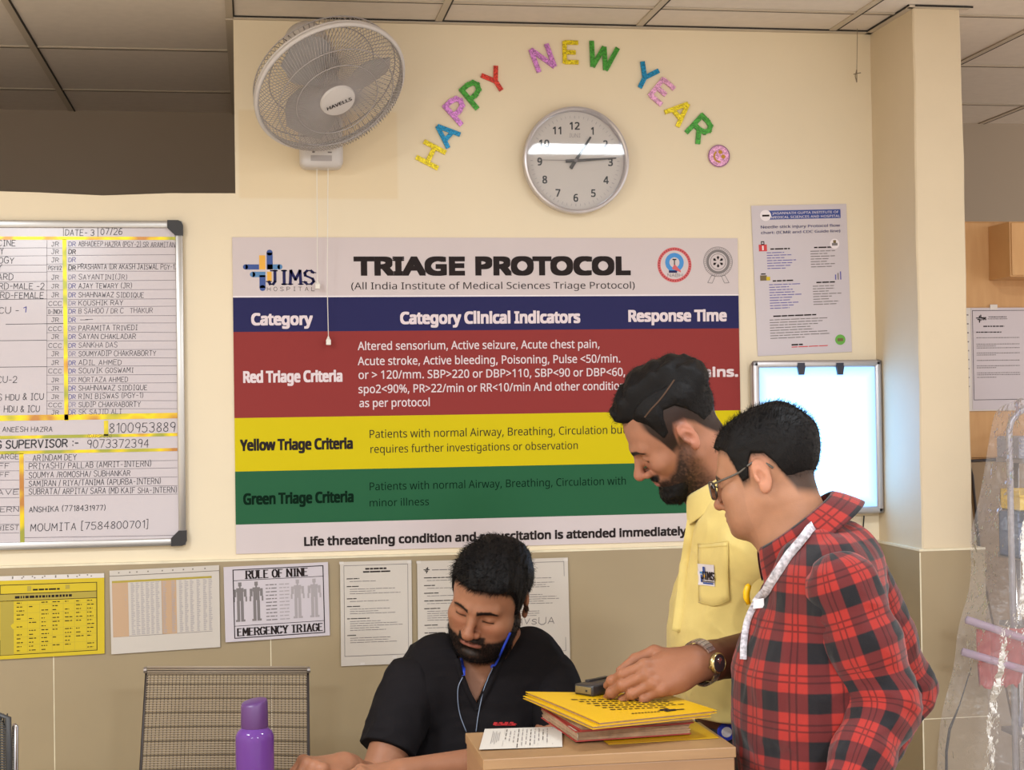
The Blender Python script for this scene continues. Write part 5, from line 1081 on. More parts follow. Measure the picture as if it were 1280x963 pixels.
# --- a head: x left, y forward, z up, origin between the ears; metres
def head_sdf(q, w=1.0, jaw=1.0, nose=1.0, chin=0.0, lids=0.6, full=0.0):
    p = q.copy(); ax = np.abs(p[:, 0]); m = np.stack([ax, p[:, 1], p[:, 2]], -1)
    d = ell(p, (0, -.012, .045), (.0765*w, .098, .084))
    d = smin(d, ell(p, (0, .012, .018), (.070*w, .080, .075)), .02)
    d = smin(d, ell(p, (0, .036, -.035), (.0585*w, .052, .078)), .025)            # face mass
    d = smin(d, cap(m, (.054*w*jaw, .000, -.045), (.030*jaw, .062, -.092-chin), .016, .017), .03)  # jaw line
    d = smin(d, ell(p, (0, .076, -.097-chin), (.026*jaw, .019, .018)), .022)        # chin
    d = smin(d, ell(p, (0, .02, -.07-chin*.6), (.045*jaw*w, .055, .03)), .03)
    if full: d = smin(d, ell(m, (.040, .045, -.052), (.024, .03, .034)), .03)-full*.2
    d = smin(d, ell(m, (.046*w, .058, -.022), (.021, .022, .018)), .022)            # cheek bone
    d = smin(d, cap(m, (.010, .090, .018), (.043*w, .074, .022), .010, .009), .016)  # brow ridge
    d = smax(d, -ell(m, (.032, .100, -.001), (.019, .018, .0125)), .016)            # eye socket
    d = smin(d, ell(m, (.0315, .0745, -.001), (.0145, .0125, .0120)), .005)         # eye under its lids
    d = smax(d, -cap(m, (.0195, .0885, -.0045-.002*lids), (.0435, .0815, -.0045-.0022*lids), .0012), .0025)   # lid line
    # nose
    d = smin(d, chain(p, [(0, .086, .014), (0, .0985*.5+.0985*.5, -.008), (0, .1115+.020*(nose-1), -.030)], [.0085, .0080, .0098*nose], .008), .012)
    d = smin(d, ell(p, (0, .1100+.020*(nose-1), -.0345), (.0115*nose, .0110, .0095)), .007)
    d = smin(d, ell(m, (.0125*nose, .098, -.0375), (.0075, .0105, .0075)), .006)
    d = smax(d, -ell(m, (.0068, .1035, -.0455), (.0035, .0055, .004)), .003)
    # mouth
    d = smin(d, ell(p, (0, .082, -.062), (.030, .014, .020)), .014)
    d = smin(d, chain(m, [(.0, .0965, -.0575), (.010, .0945, -.0570), (.0225, .0855, -.0615)], [.0048, .0046, .0026], .004), .005)
    d = smin(d, chain(m, [(.0, .0945, -.0685), (.010, .0925, -.0680), (.0215, .0850, -.0635)], [.0060, .0052, .0026], .004), .005)
    d = smax(d, -chain(m, [(.0, .1015, -.0625), (.012, .0985, -.0622), (.0240, .0885, -.0632)], [.0013, .0013, .0010], .001), .002)
    d = smax(d, -ell(p, (0, .0965, -.081), (.016, .006, .0055)), .010)
    d = smax(d, -cap(p, (0, .1045, -.0475), (0, .1025, -.053), .0022), .004)
    # ear
    er = eul(-24, 0, 0); e0 = np.array((.0745*w, -.012, .000)); t = (m-e0)@er; a = math.radians(14)
    u = np.stack([t[:, 0], t[:, 1]*math.cos(a)-t[:, 2]*math.sin(a), t[:, 1]*math.sin(a)+t[:, 2]*math.cos(a)], -1)
    e = ell(u, (.006, -.004, .004), (.0055, .0165, .030)); e = smin(e, ell(u, (.005, .004, -.024), (.005, .009, .010)), .008)
    e = smax(e, -ell(u, (.0135, .001, -.001), (.0085, .0095, .0135)), .004); e = smax(e, -chain(u, [(.0125, -.012, .006), (.0125, -.006, .022), (.0125, .006, .022)], [.0032]*3, .002), .003)
    e = smin(e, cap(u, (.0085, .0085, -.006), (.0075, .0095, .001), .0036), .004)
    return smin(d, e, .006)
def face_tone(q, base, lip, brow, stub=None, ear=None):
    """skin colours in head space: lips, brows and lashes are pigment of their own"""
    n = len(q); c = np.tile(np.array(lin(base)[:3]), (n, 1)); ax = np.abs(q[:, 0]); y, z = q[:, 1], q[:, 2]
    def mix(mask, colr): nonlocal c; c = c*(1-mask[:, None])+np.array(lin(colr)[:3])*mask[:, None]
    ss = lambda a, b, x: np.clip((x-a)/(b-a), 0, 1)**2*(3-2*np.clip((x-a)/(b-a), 0, 1))
    c *= (1+.05*fbm(q, 60, 3))[:, None]
    red = np.exp(-((ax-.035)**2+(z+.025)**2)/.0005)*(y > .03)*.25+np.exp(-((ax)**2+(z+.035)**2+(y-.11)**2)/.0004)*.3
    mix(red, tuple(min(255, v*f) for v, f in zip(base, (1.02, .80, .74))))
    if ear is not None: mix(((ax > .074) & (y < .02) & (y > -.05))*.5, ear)
    lw = ss(1.15, .75, (ax/.0265)**2+((z+.0655)/(.0088-.002*np.clip(ax/.026, 0, 1)))**2)*ss(.070, .080, y)
    mix(np.clip(lw, 0, 1)*.85, lip)
    bz = .0175+.0030*np.sin(np.clip((ax-.012)/.04, 0, 1)*math.pi*.8)-.0035*np.clip((ax-.040)/.012, 0, 1); bw = .0058*(1-.5*np.clip((ax-.03)/.022, 0, 1))
    nn = 1+.35*vnoise(q*np.array([1, 1, 2.5]), 420, 5)
    mix(np.clip(ss(1.15, .55, np.abs(z-bz)/bw*nn)*ss(.008, .012, ax)*ss(.055, .050, ax)*(y > .03), 0, 1), brow)
    lz = -.0055-.0012*np.abs((ax-.0315)/.012)**2*0; mix(np.clip(ss(.0034, .0012, np.abs(z-(-.0062)))*ss(.0175, .020, ax)*ss(.0465, .044, ax)*(y > .06), 0, 1)*.85, (40, 26, 22))
    if stub is not None:
        m, colr = stub; mix(np.clip(m, 0, 1), colr)
    return c
def ss_(a, b, x): t = np.clip((x-a)/(b-a), 0, 1); return t*t*(3-2*t)
def skull(q, w=1.0): return smin(ell(q, (0, -.012, .045), (.0765*w, .098, .084)), ell(q, (0, .012, .018), (.070*w, .080, .075)), .02)
HY = [-.12, -.095, -.070, -.055, -.045, -.030, -.005, .004, .012, .027, .036, .048, .062, .076, .12]
HZ = [-.050, -.055, -.045, -.015, .012, .032, .037, .022, -.008, -.014, .024, .052, .062, .064, .066]
def hairline(q, dz=0.0, hz=HZ, temple=0.0):
    z0 = np.interp(q[:, 1], HY, hz)+dz; ax = np.abs(q[:, 0])
    z0 = z0+temple*np.exp(-((ax-.045)/.016)**2)*(q[:, 1] > .03); return q[:, 2]-z0
def near(q, f, far=.195):
    """evaluate a detailed field only round the head"""
    r = ln(q-np.array([0, 0, .01])); d = r-.16; m = r < far
    if m.any(): d[m] = f(q[m])
    return d
FJ = {'i': (.026, .088, (.042, .026, .020)), 'm': (.009, .092, (.046, .029, .021)), 'r': (-.009, .087, (.042, .027, .021)), 'p': (-.0245, .079, (.034, .021, .018))}
def hand_pts(curl, spread=1.0):
    """joint positions of the five digits in hand space: x to the thumb, y along the fingers, z out of the back"""
    out = {}
    for k, c in zip('imrp', curl):
        x, y, Ls = FJ[k]; p = np.array([x, y, .002]); pts = [np.array([x*.45, .018, .0]), p]; a = 0; sx = (x*.18*spread)/.09
        for L_, da in zip(Ls, c): a += math.radians(da); d = np.array([sx*math.cos(a)*.6, math.cos(a), -math.sin(a)]); p = p+d/np.linalg.norm(d)*L_; pts.append(p)
        out[k] = pts
    return out
def hand_sdf(p, W_, R, curl, thumb, sgn=1.0, s=1.0, spread=1.0):
    q = ((p-W_)@R)/s; q = q*np.array([sgn, 1, 1]); d = None; H_ = hand_pts(curl, spread)
    pal = smin(ell(q, (.0, .048, -.004), (.040, .052, .0165)), ell(q, (.020, .030, -.012), (.017, .032, .0145)), .012)
    pal = smin(pal, oval(q, (0, -.02, 0), (0, .02, -.001), .027, .029, (0, 0, 1), .74), .02)
    for k in 'imrp':
        r0 = {'i': .0098, 'm': .0100, 'r': .0094, 'p': .0082}[k]; P_ = H_[k]
        mc = cap(q, P_[0], P_[1], .0095, r0+.0012); pal = smin(pal, mc, .010)
        f = chain(q, P_[1:], [r0, r0*.96, r0*.88, r0*.74], .004)
        for j in (1, 2, 3): f = smin(f, sph(q, P_[j]+np.array([0, 0, .0015]), r0*(.98 if j > 1 else 1.08)), .005)
        d = f if d is None else np.minimum(d, f)
    t = chain(q, thumb, [.0145, .0125, .0105, .0080], .005); d = np.minimum(d, t)
    return smin(pal, d, .008)*s
def collar(name, parent, c, Rm, a, b, h0, h1, leaf, gap, mat_, tip=.02, drop=.0, n=44, uvs=.066, flare=.022):
    """folded shirt collar round the neck; Rm columns: right, forward, up"""
    vs, uv = [], []; fs = []; 
    for i in range(n+1):
        th = -math.pi+gap+(2*math.pi-2*gap)*i/n; fr = abs(th)/math.pi  # 0 at the nape, 1 at the throat
        ex, ey = math.sin(th), -math.cos(th); dz = -drop*fr**1.5
        lf = leaf+tip*max(0, (fr-.62)/.38)**1.5
        for (rr, hh, v) in ((-.004, h0, 0), (0, h1, .03), (.006, h1+.001, .036), (.011+flare*.35, h1-.4*lf, .06), (.008+flare, h1-lf, .09)):
            p = np.array([ex*(a+rr), ey*(b+rr), hh+dz]); vs.append(c+Rm@p); uv.append((th*a*1.1, v))
    for i in range(n):
        for k in range(4): fs.append((i*5+k, i*5+k+1, i*5+6+k, i*5+5+k))
    o = np_mesh(name, np.array(vs), np.array(fs), mat_, parent, uv=np.array(uv)); md = o.modifiers.new('t', 'SOLIDIFY'); md.thickness = .0022; md.offset = 0; m2 = o.modifiers.new('s', 'SUBSURF'); m2.levels = 1; m2.render_levels = 1
    return o
from mathutils.bvhtree import BVHTree
def tree_of(*pairs):
    vs, fs = [], []
    for V_, F_ in pairs: o = len(vs); vs += V_.tolist(); fs += (F_+o).tolist()
    return BVHTree.FromPolygons([Vector(v) for v in vs], fs)
def onto(tree, px, py, lift=.003):
    """the point of a garment seen at a photo position, lifted a little off the cloth"""
    d = nrm_(CF + CR*((px-640)/FPX) - CU*((py-481.5)/FPX)); h = tree.ray_cast(Vector(CAM), Vector(d))
    if h[0] is None: return None
    n_ = h[1] if h[1].dot(Vector(d)) < 0 else -h[1]
    return np.array(h[0])+np.array(n_)*lift
def ribbon(mb, pts, wd, mi=0, th=.0012):
    """flat strap along points, turned to the camera side of the body it lies on"""
    pts = [Vector(p) for p in pts]; vs = []
    for i, p in enumerate(pts):
        t = (pts[min(i+1, len(pts)-1)]-pts[max(i-1, 0)]).normalized(); v = (Vector(CAM)-p).normalized(); s = t.cross(v).normalized()*wd/2; vs += [p-s+v*th, p+s+v*th, p-s, p+s]
    fs = []
    for i in range(len(pts)-1): a, b = i*4, i*4+4; fs += [(a, a+1, b+1, b), (a+1, a+3, b+3, b+1), (a+3, a+2, b+2, b+3), (a+2, a, b, b+2)]
    mb.add(vs, fs, mi)
def spline(pts, n=8):
    out = []; P_ = [np.asarray(p, float) for p in pts]
    for i in range(len(P_)-1):
        p0, p1, p2, p3 = P_[max(i-1, 0)], P_[i], P_[i+1], P_[min(i+2, len(P_)-1)]
        for k in range(n): t = k/n; out.append(.5*((2*p1)+(-p0+p2)*t+(2*p0-5*p1+4*p2-p3)*t*t+(-p0+3*p1-3*p2+p3)*t**3))
    return out+[P_[-1]]
def shoe(name, parent, pos, yaw, m):
    mb = MB(); prof = []; n = 16; L_ = .27
    for i in range(n+1):
        t = i/n; w_ = .046*math.sin(math.pi*(.12+.80*t))**.45*(1 if t < .6 else 1.08-.2*(t-.6)); hgt = .075-.03*t if t < .5 else .06-.075*(t-.5)**1.2; y_ = -.07+L_*t
        prof.append([(w_*math.cos(a)*(1 if math.sin(a) > 0 else 1.03), y_, max(.0, .012+hgt*max(0, math.sin(a))) if math.sin(a) > 0 else .0) for a in np.linspace(0, 2*math.pi, 14, endpoint=False)])
    vs = [p for r_ in prof for p in r_]; fs = [(i*14+k, i*14+(k+1) % 14, i*14+14+(k+1) % 14, i*14+14+k) for i in range(n) for k in range(14)]+[tuple(range(14))[::-1], tuple(n*14+k for k in range(14))]
    c, s = math.cos(yaw), math.sin(yaw); mb.add([(pos[0]+x*c-y*s, pos[1]+x*s+y*c, pos[2]+z) for x, y, z in vs], fs); return mb.build(name, [m], parent, smooth=True)
def skin_mat(name, rough=.48):
    m = mat(name, (180, 130, 100), rough, attr='tone', sss=.12, spec=.25, bump=.12, bscale=420); return m
def cloth_mat(name, col, rough=.85, weave=900, bump=.25, noise=.04):
    return mat(name, col, rough, noise=noise, nscale=25, bump=bump, bscale=weave, sheen=.15, spec=.25)
# ================================================================== seated man in black scrubs
skin_mat('skin_brown'); mat('hair_black', (17, 14, 14), .55, spec=.16, bump=.3, bscale=500); mat('scrub_black', (24, 21, 23), .85, noise=.06, nscale=18, bump=.2, bscale=700, spec=.12); mat('lanyard_blue', (40, 70, 190), .45); mat('cord_grey', (120, 130, 150), .5); mat('stitch_red', (190, 36, 40), .6)
mat('trouser_dark', (36, 36, 44), .8); mat('shoe_black', (30, 28, 28), .4)
def seated():
    R = np.stack([nrm_((-0.854, .449, .261)), nrm_((-.506, -.833, -.222)), nrm_((.118, -.322, .94))], 1); R, _ = np.linalg.qr(R); R = R*np.sign(np.sum(R*np.stack([(-0.854, .449, .261), (-.506, -.833, -.222), (.118, -.322, .94)], 1), 0)); T = np.array([.5117, -1.1188, 1.069])
    c_ = np.array([0, .092, -.112]); a_ = math.radians(-9); Rn = R@np.array([[1, 0, 0], [0, math.cos(a_), -math.sin(a_)], [0, math.sin(a_), math.cos(a_)]]); T = T+R@c_-Rn@c_+np.array([.009, 0, .004]); R = Rn
    t = thing('person', 'seated person in a black scrub top with a blue neck lanyard, looking down', 'person', (T[0], -.95, 0))
    loc = lambda p: (p-T)@R
    shR, shL = P(514, 858, -1.10), P(686, 852, -1.06); nk = P(622, 828, -1.03)
    elR, wrR = np.array(P(468, 992, -1.22)), np.array(P(430, 958, -1.40)); elL, wrL = np.array(P(700, 950, -1.24)), np.array(P(500, 967, -1.44))
    # hands resting on the desk
    yR = nrm_(P(385, 958, -1.46)-wrR); zR = nrm_(np.array([-.15, -.30, .9])-yR*(np.array([-.15, -.30, .9])@yR)); xR = np.cross(yR, zR); HR = np.stack([xR, yR, zR], 1)
    yL = nrm_(wrL-elL); zL = nrm_(np.array([0, -.3, .95])-yL*(np.array([0, -.3, .95])@yL)); HL = np.stack([np.cross(yL, zL), yL, zL], 1)
    cu = [(52, 62, 40), (56, 66, 40), (60, 66, 40), (62, 62, 40)]; th = [np.array(p) for p in ((.018, .018, -.008), (.040, .050, -.022), (.034, .078, -.034), (.022, .098, -.038))]
    def torso(p):
        d = oval(p, P(603, 902, -1.05), P(597, 1010, -1.03), .165, .180, (0, 1, 0), .66); d = smin(d, oval(p, P(597, 1000, -1.03), P(595, 1120, -.98), .180, .19, (0, 1, 0), .74), .08)
        sh = chain(p, [shR+np.array((.012, 0, -.012)), P(548, 836, -1.07), nk+np.array((0, .012, -.018)), P(660, 828, -1.04), shL+np.array((-.012, 0, -.010))], [.058, .058, .060, .058, .056], .05); d = smin(d, sh, .06); return d
    def f(p):
        d = near(loc(p), lambda q: head_sdf(q, 1.02, 1.06, 1.16, .002, .9, .004))
        n0 = T+R@np.array([0, -.028, -.055]); d = smin(d, cap(p, n0, nk, .054, .062), .035); d = smin(d, cap(p, T+R@np.array([0, .02, -.085]), P(618, 838, -1.07), .036, .042), .03)
        d = smin(d, torso(p)+.016, .03)
        d = smin(d, chain(p, [shR, elR], [.050, .042]), .03); d = smin(d, chain(p, [elR, elR*.6+wrR*.4, wrR], [.043, .042, .028]), .02); d = smin(d, chain(p, [shL, elL], [.050, .042]), .03); d = smin(d, chain(p, [elL, elL*.6+wrL*.4, wrL], [.043, .042, .028]), .02)
        d = smin(d, hand_sdf(p, wrR, HR, cu, th, 1), .012); d = smin(d, hand_sdf(p, wrL, HL, [(20, 20, 12)]*4, th, -1), .012); return d
    V_, F_ = skin(f, (-.15, -1.75, .55), (.95, -.80, 1.30), .0019); V_ = relax(V_, F_, 1, .4)
    q = loc(V_); ax = np.abs(q[:, 0]); inh = ln(q-np.array([0, 0, .0])) < .17
    zc = np.interp(q[:, 1], [-.02, .0, .03, .06, .085, .13], [.02, .005, -.030, -.050, -.058, -.060])
    bm_ = ss_(.010, -.006, q[:, 2]-zc)*ss_(-.014, .004, q[:, 1])*ss_(-.150, -.118, q[:, 2])
    mus = ss_(.034, .028, ax)*ss_(-.0660, -.060, q[:, 2])*ss_(-.0415, -.0475, q[:, 2])*(q[:, 1] > .06)
    lips = ss_(1.25, .75, (ax/.0265)**2+((q[:, 2]+.0660)/.0086)**2)*(q[:, 1] > .06)
    be = np.clip(np.maximum(bm_*(1-lips), mus*(1-lips*.8)), 0, 1)*inh; be = be*(1+.25*vnoise(q, 300, 2)); hl = hairline(q, .0); bb = np.clip(be*1.05, 0, .97)
    col = face_tone(q, (152, 104, 78), (146, 88, 76), (24, 17, 16), stub=(bb, (24, 19, 18))); out = ~inh
    col[out] = np.array(lin((150, 102, 76))[:3])*(1+.06*fbm(V_[out], 40, 4))[:, None]
    sc = ss_(-.012, .006, hl)*inh*(q[:, 2] > -.04); col = col*(1-sc[:, None])+np.array(lin((30, 24, 22))[:3])*sc[:, None]
    np_mesh('body', V_, F_, 'skin_brown', t, col=col)
    # hair: thick, brushed up and forward
    def hair(q):
        hl = hairline(q, -.004); k = ss_(-.004, .016, hl); up = ss_(.03, .11, q[:, 2]); frt = ss_(-.02, .08, q[:, 1])
        T_ = .006+.003*up+.006*up*frt+.005*ss_(.02, .07, q[:, 2])*frt
        w1 = np.stack([q[:, 0]*1.0+q[:, 1]*.35, q[:, 1]*.5, q[:, 2]*.6], -1); T_ = T_*(1+.30*fbm(w1, 34, 11, 2))+.0016*vnoise(w1*np.array([2.2, .6, .8]), 130, 9)
        return (skull(q, 1.02)-(T_*k-.014*(1-k)))*.8
    HV, HF = skin(hair, (-.14, -.16, -.09), (.14, .19, .22), .0024, 2.4); HVw = T+HV@R.T
    ho = np_mesh('hair', HVw, HF, 'hair_black', t)
    r = np.random.default_rng(3); nn = 6500; i = r.integers(0, len(HV), nn); rt = HV[i]; g = rt-np.array([0, -.01, .03]); g /= ln(g)[:, None]; up = ss_(.02, .10, rt[:, 2])[:, None]
    dr = g*.55+np.array([.25, .55, .35])*up+np.array([0, -.15, -.75])*(1-up)+r.normal(size=(nn, 3))*.28
    strands('hair_strands', T+(rt-g*.004)@R.T, dr@R.T, r.uniform(.008, .020, nn)*(.5+.6*up[:, 0]), 'hair_black', ho, .0006, bend=np.tile(R@np.array([0, .15, -.25]), (nn, 1)), seed=4, curl=.002)
    m = np.where((be > .35) & inh)[0]; nn = 5200; i = r.choice(m, nn); g = q[i]-np.array([0, .0, -.02]); g /= ln(g)[:, None]; dr = g*.5+np.array([0, .1, -.8])+r.normal(size=(nn, 3))*.3
    strands('beard', V_[i]-(g*.0008)@R.T, dr@R.T, r.uniform(.004, .009, nn), 'hair_black', t, .0004, seed=5, n=3)
    # scrub top
    vb = P(596.5, 885, -1.165); vl, vr = P(573, 822, -1.15), P(640, 784, -1.12)
    def fold(p, s=1.0): q = p+.02*np.stack([vnoise(p, 14, 1), vnoise(p, 14, 2), vnoise(p, 14, 3)], -1); return s*(.0055*np.abs(vnoise(q*np.array([1.0, 1, .45]), 22, 6))+.0035*np.abs(vnoise(q*np.array([.5, 1, 1.3]), 30, 8)))
    n0 = T+R@np.array([0, -.03, -.06])
    def top(p):
        d = torso(p)-.006+fold(p)-.004; d = smax(d, .70-p[:, 2], .004)
        # V neck: cut the wedge in front of the collar line and the hole round the neck
        lx, lz, rx, rz = vl[0]-vb[0], vl[2]-vb[2], vr[0]-vb[0], vr[2]-vb[2]; px_, pz_ = p[:, 0]-vb[0], p[:, 2]-vb[2]
        wedge = np.maximum(np.maximum(-(px_*lz-pz_*lx)/math.hypot(lx, lz), -(rx*pz_-rz*px_)/math.hypot(rx, rz)), p[:, 1]+1.03); rl = -(rx*pz_-rz*px_)/math.hypot(rx, rz); hole = cap(p, nk+np.array((-.002, .004, -.020)), n0+np.array((.0, 0, .05)), .062, .074); hole = np.where(p[:, 1] < nk[1]-.012, np.maximum(hole, rl), hole); cut = np.minimum(wedge, hole); return smax(d, -cut, .004)
    def sleeve(p, sh, el, tt, end, r0=.066, r1=.062):
        e = sh+(el-sh)*tt; d = cap(p, sh, e, r0, r1)-.002+fold(p, 1.2)-.003; ax_ = nrm_(el-sh); d = smax(d, (p-e)@ax_-.0, .003); return d
    tv, tf = skin(top, (.0, -1.35, .66), (.95, -.82, 1.14), .0038); tv = relax(tv, tf, 1, .4); np_mesh('scrub_top', tv, tf, 'scrub_black', t)
    for sh, el, tt in ((shR, elR+np.array((-.004, .01, 0)), .62), (shL, elL+np.array((.03, .01, 0)), .72)):
        sv, sf = skin(lambda p: sleeve(p, sh, el, tt, 0), np.minimum(sh, el)-.12, np.maximum(sh, el)+.12, .0034); sv = relax(sv, sf, 1, .4); np_mesh('sleeve', sv, sf, 'scrub_black', t)
    tr_ = tree_of((tv, tf), (V_, F_)); mb = MB()
    # V neck binding
    for pl in ([(571, 824), (575, 842), (583, 862), (596.5, 888)], [(596.5, 888), (611, 858), (625, 828), (640, 790)]):
        pts = [onto(tr_, *q_, .002) for q_ in spline([(*a,) for a in pl], 6)]; ribbon(mb, [p for p in pts if p is not None], .012)
    mb.build('neck_binding', ['scrub_black'], t, smooth=True)
    mb = MB(); pts = [onto(tr_, *q_, .004) for q_ in spline([(575, 823), (577, 834), (578, 845)], 4)]; ribbon(mb, [p for p in pts if p is not None], .009); mb.build('lanyard', ['lanyard_blue'], t, smooth=True); mb = MB()
    pts = [onto(tr_, *q_, .004) for q_ in spline([(636, 790), (629, 806), (621, 824), (616, 836)], 6)]; ribbon(mb, [p for p in pts if p is not None], .005); lo_ = mb.build('lanyard', ['lanyard_blue'], t, smooth=True)
    mb = MB()
    for pl in ([(578, 846), (572, 862), (574, 890), (583, 915)], [(617, 836), (607, 860), (599, 888), (595, 915)]):
        pts = [p for p in (onto(tr_, *q_, .003) for q_ in spline(pl, 7)) if p is not None]; mb.tube(pts, .0012, 5)
    mb.build('cord', ['cord_grey'], lo_, smooth=True)
    mb = MB(); s = MB(); [line(s, (k*.083, .1+.3*(k % 2)), (k*.083+.06, .75-.25*(k % 3)), .16, 0) for k in range(12)]; rect(s, 0, .97, .02, .16, 0)
    for fc in s.f:
        pp = [onto(tr_, 618+27*s.v[k][0], 907.5-6*s.v[k][2], .0015) for k in fc]
        if all(p is not None for p in pp): mb.add(pp, [(0, 1, 2, 3)])
    if mb.v: mb.build('embroidery', ['stitch_red'], t)
    # lower body under the desk
    hipc = np.array(P(596, 1120, -.98)); zs = .50
    def trou(p):
        d = ell(p, (hipc[0], -.97, .56), (.18, .15, .12))
        for s_ in (-1, 1):
            k = np.array((hipc[0]+s_*.15, -1.36, .52)); a = np.array((hipc[0]+s_*.15, -1.34, .10)); d = smin(d, chain(p, [(hipc[0]+s_*.09, -.98, .55), k, a], [.09, .068, .055], .03), .05)
        return smax(d, .07-p[:, 2], .004)
    bv, bf = skin(trou, (hipc[0]-.4, -1.55, .03), (hipc[0]+.4, -.75, .78), .009); np_mesh('trousers', bv, bf, 'trouser_dark', t)
    for s_ in (-1, 1): shoe('shoe', t, (hipc[0]+s_*.15, -1.34, 0), math.pi, 'shoe_black')
seated()
# ================================================================== man in a yellow shirt, bending over the files
skin_mat('skin_tan'); mat('scalp', (80, 61, 50), .7, spec=.1); cloth_mat('shirt_yellow', (216, 192, 118)); mat('badge_white', (214, 204, 206), .5); mat('watch_steel', (206, 200, 194), .22, .9); mat('watch_gold', (180, 160, 112), .25, .9); mat('watch_dial', (46, 44, 48), .2); mat('device_black', (44, 40, 40), .35); mat('device_end', (120, 104, 70), .4, .3); mat('id_blue', (40, 56, 170), .4); mat('beard_black', (16, 13, 13), .6, spec=.2, bump=.4, bscale=600); mat('stitch_yellow', (206, 180, 100), .7)
def fit_axes(r, f, u):
    A = np.stack([r, f, u], 1).astype(float); U_, _, Vt = np.linalg.svd(A); return U_@Vt
def yellow_man():
    R = fit_axes((.092, .969, .229), (-.791, .211, -.575), (-.605, -.129, .786)); T = np.array([.8648, -1.4213, 1.4452]); loc = lambda p: (p-T)@R
    t = thing('person', 'bearded person in a pale yellow shirt bending over the stacked files', 'person', (.95, -1.42, 0))
    fw = nrm_((-.96, .28, 0)); lat = nrm_((.28, .96, 0)); up = np.array([0, 0, 1.0])
    nk = P(917, 634, -1.42); shN = P(950, 692, -1.60); shF = np.array(shN)+lat*.36+np.array((-.01, 0, .01))
    el = np.array(P(1004, 806, -1.60)); wr = np.array(P(868, 830, -1.79)); elF = np.array(shF)+np.array((.0, .03, -.28)); wrF = elF+np.array((-.10, .02, -.22))
    yh = nrm_(np.array(P(776, 863, -1.815))-wr); zh = np.array([-.06, -.88, .44]); zh = nrm_(zh-yh*(zh@yh)); HR = np.stack([np.cross(yh, zh), yh, zh], 1)
    cu = [(18, 36, 24), (20, 38, 24), (24, 42, 26), (28, 46, 26)]; th = [np.array(p) for p in ((.018, .018, -.008), (.048, .052, -.020), (.050, .086, -.032), (.042, .118, -.040))]
    c0 = np.array(P(921, 716, -1.42)); c1 = np.array(P(921, 800, -1.42)); c2 = np.array(P(938, 900, -1.42)); n0 = T+R@np.array([0, -.032, -.05])
    def fold(p): q = p+.02*np.stack([vnoise(p, 13, 1), vnoise(p, 13, 2), vnoise(p, 13, 3)], -1); return .0060*np.abs(vnoise(q*np.array([.8, .8, 1.0])+q[:, [2, 2, 0]]*.5, 17, 6))+.0030*np.abs(vnoise(q*np.array([1.2, 1.2, .4]), 30, 8))
    def tors(p):
        d = oval(p, c0, c1, .150, .182, fw, .66); d = smin(d, oval(p, c1, c2, .182, .175, fw, .70), .06); sh = chain(p, [shN, nk*.55+np.array(shN)*.45-up*.004, np.array(nk)-up*.045-fw*.025, nk*.55+np.array(shF)*.45-up*.004, shF], [.060, .058, .060, .058, .060], .05)
        return smin(d, sh, .07)
    def f(p):
        d = near(loc(p), lambda q: head_sdf(q, 1.0, 1.02, 1.15, .002, .8))
        d = smin(d, cap(p, T+R@np.array([0, -.032, -.050]), nk, .054, .060), .035); d = smin(d, cap(p, T+R@np.array([0, .02, -.085]), np.array(nk)+fw*.035-up*.03, .034, .045), .03)
        d = smin(d, tors(p)+.016, .03)
        d = smin(d, chain(p, [shN, el], [.050, .043]), .03); d = smin(d, chain(p, [el, el*.65+wr*.35, wr*.85+el*.15, wr], [.045, .046, .036, .031]), .02)
        d = smin(d, chain(p, [shF, elF, wrF], [.05, .042, .028]), .03)
        d = smin(d, hand_sdf(p, wr, HR, cu, th, 1, 1.04), .014)
        return smin(d, hand_sdf(p, wrF, np.stack([lat, nrm_(wrF-elF), np.cross(lat, nrm_(wrF-elF))], 1), [(20, 20, 12)]*4, [np.array(p_) for p_ in ((.018, .018, -.008), (.040, .050, -.022), (.034, .078, -.034), (.022, .098, -.038))], -1), .012)
    V_, F_ = skin(f, (.45, -2.0, .60), (1.35, -1.05, 1.65), .0019); V_ = relax(V_, F_, 1, .4)
    q = loc(V_); ax = np.abs(q[:, 0]); inh = ln(q-np.array([0, 0, 0.])) < .17
    zc = np.interp(q[:, 1], [-.03, .0, .02, .045, .07, .088, .13], [.025, .012, -.018, -.048, -.060, -.058, -.058])
    bm_ = ss_(.012, -.010, q[:, 2]-zc)*ss_(-.022, .008, q[:, 1])*ss_(-.165, -.125, q[:, 2])
    mus = ss_(.036, .028, ax)*ss_(-.064, -.056, q[:, 2])*ss_(-.0400, -.0465, q[:, 2])*(q[:, 1] > .06)
    lips = ss_(1.25, .75, (ax/.0255)**2+((q[:, 2]+.0645)/.0092)**2)*(q[:, 1] > .06)
    strong = ss_(.0, .05, q[:, 1])
    be = np.clip(np.maximum(bm_*(.68+.32*strong)*(1-lips), mus*(1-lips*.8)), 0, 1)*inh
    hz = list(HZ); hl = hairline(q, .0, temple=.004); base = (164, 114, 90)
    col = face_tone(q, base, (146, 88, 80), (24, 16, 14), stub=(np.clip(be*1.0*(1+.2*vnoise(q, 300, 2)), 0, .96), (24, 19, 18)), ear=(186, 118, 96)); out = ~inh
    dk = np.clip(ss_(.10, .0, q[:, 0]*0+np.linalg.norm(V_-wr, axis=1)*0+np.clip((V_-wr)@nrm_(el-wr), -.2, .25)*0+.05), 0, 1)*0
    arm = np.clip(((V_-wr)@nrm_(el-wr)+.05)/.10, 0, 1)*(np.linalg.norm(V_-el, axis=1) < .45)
    armc = np.array(lin((146, 96, 70))[:3])*(1-arm)[:, None]+np.array(lin((98, 62, 46))[:3])*arm[:, None]
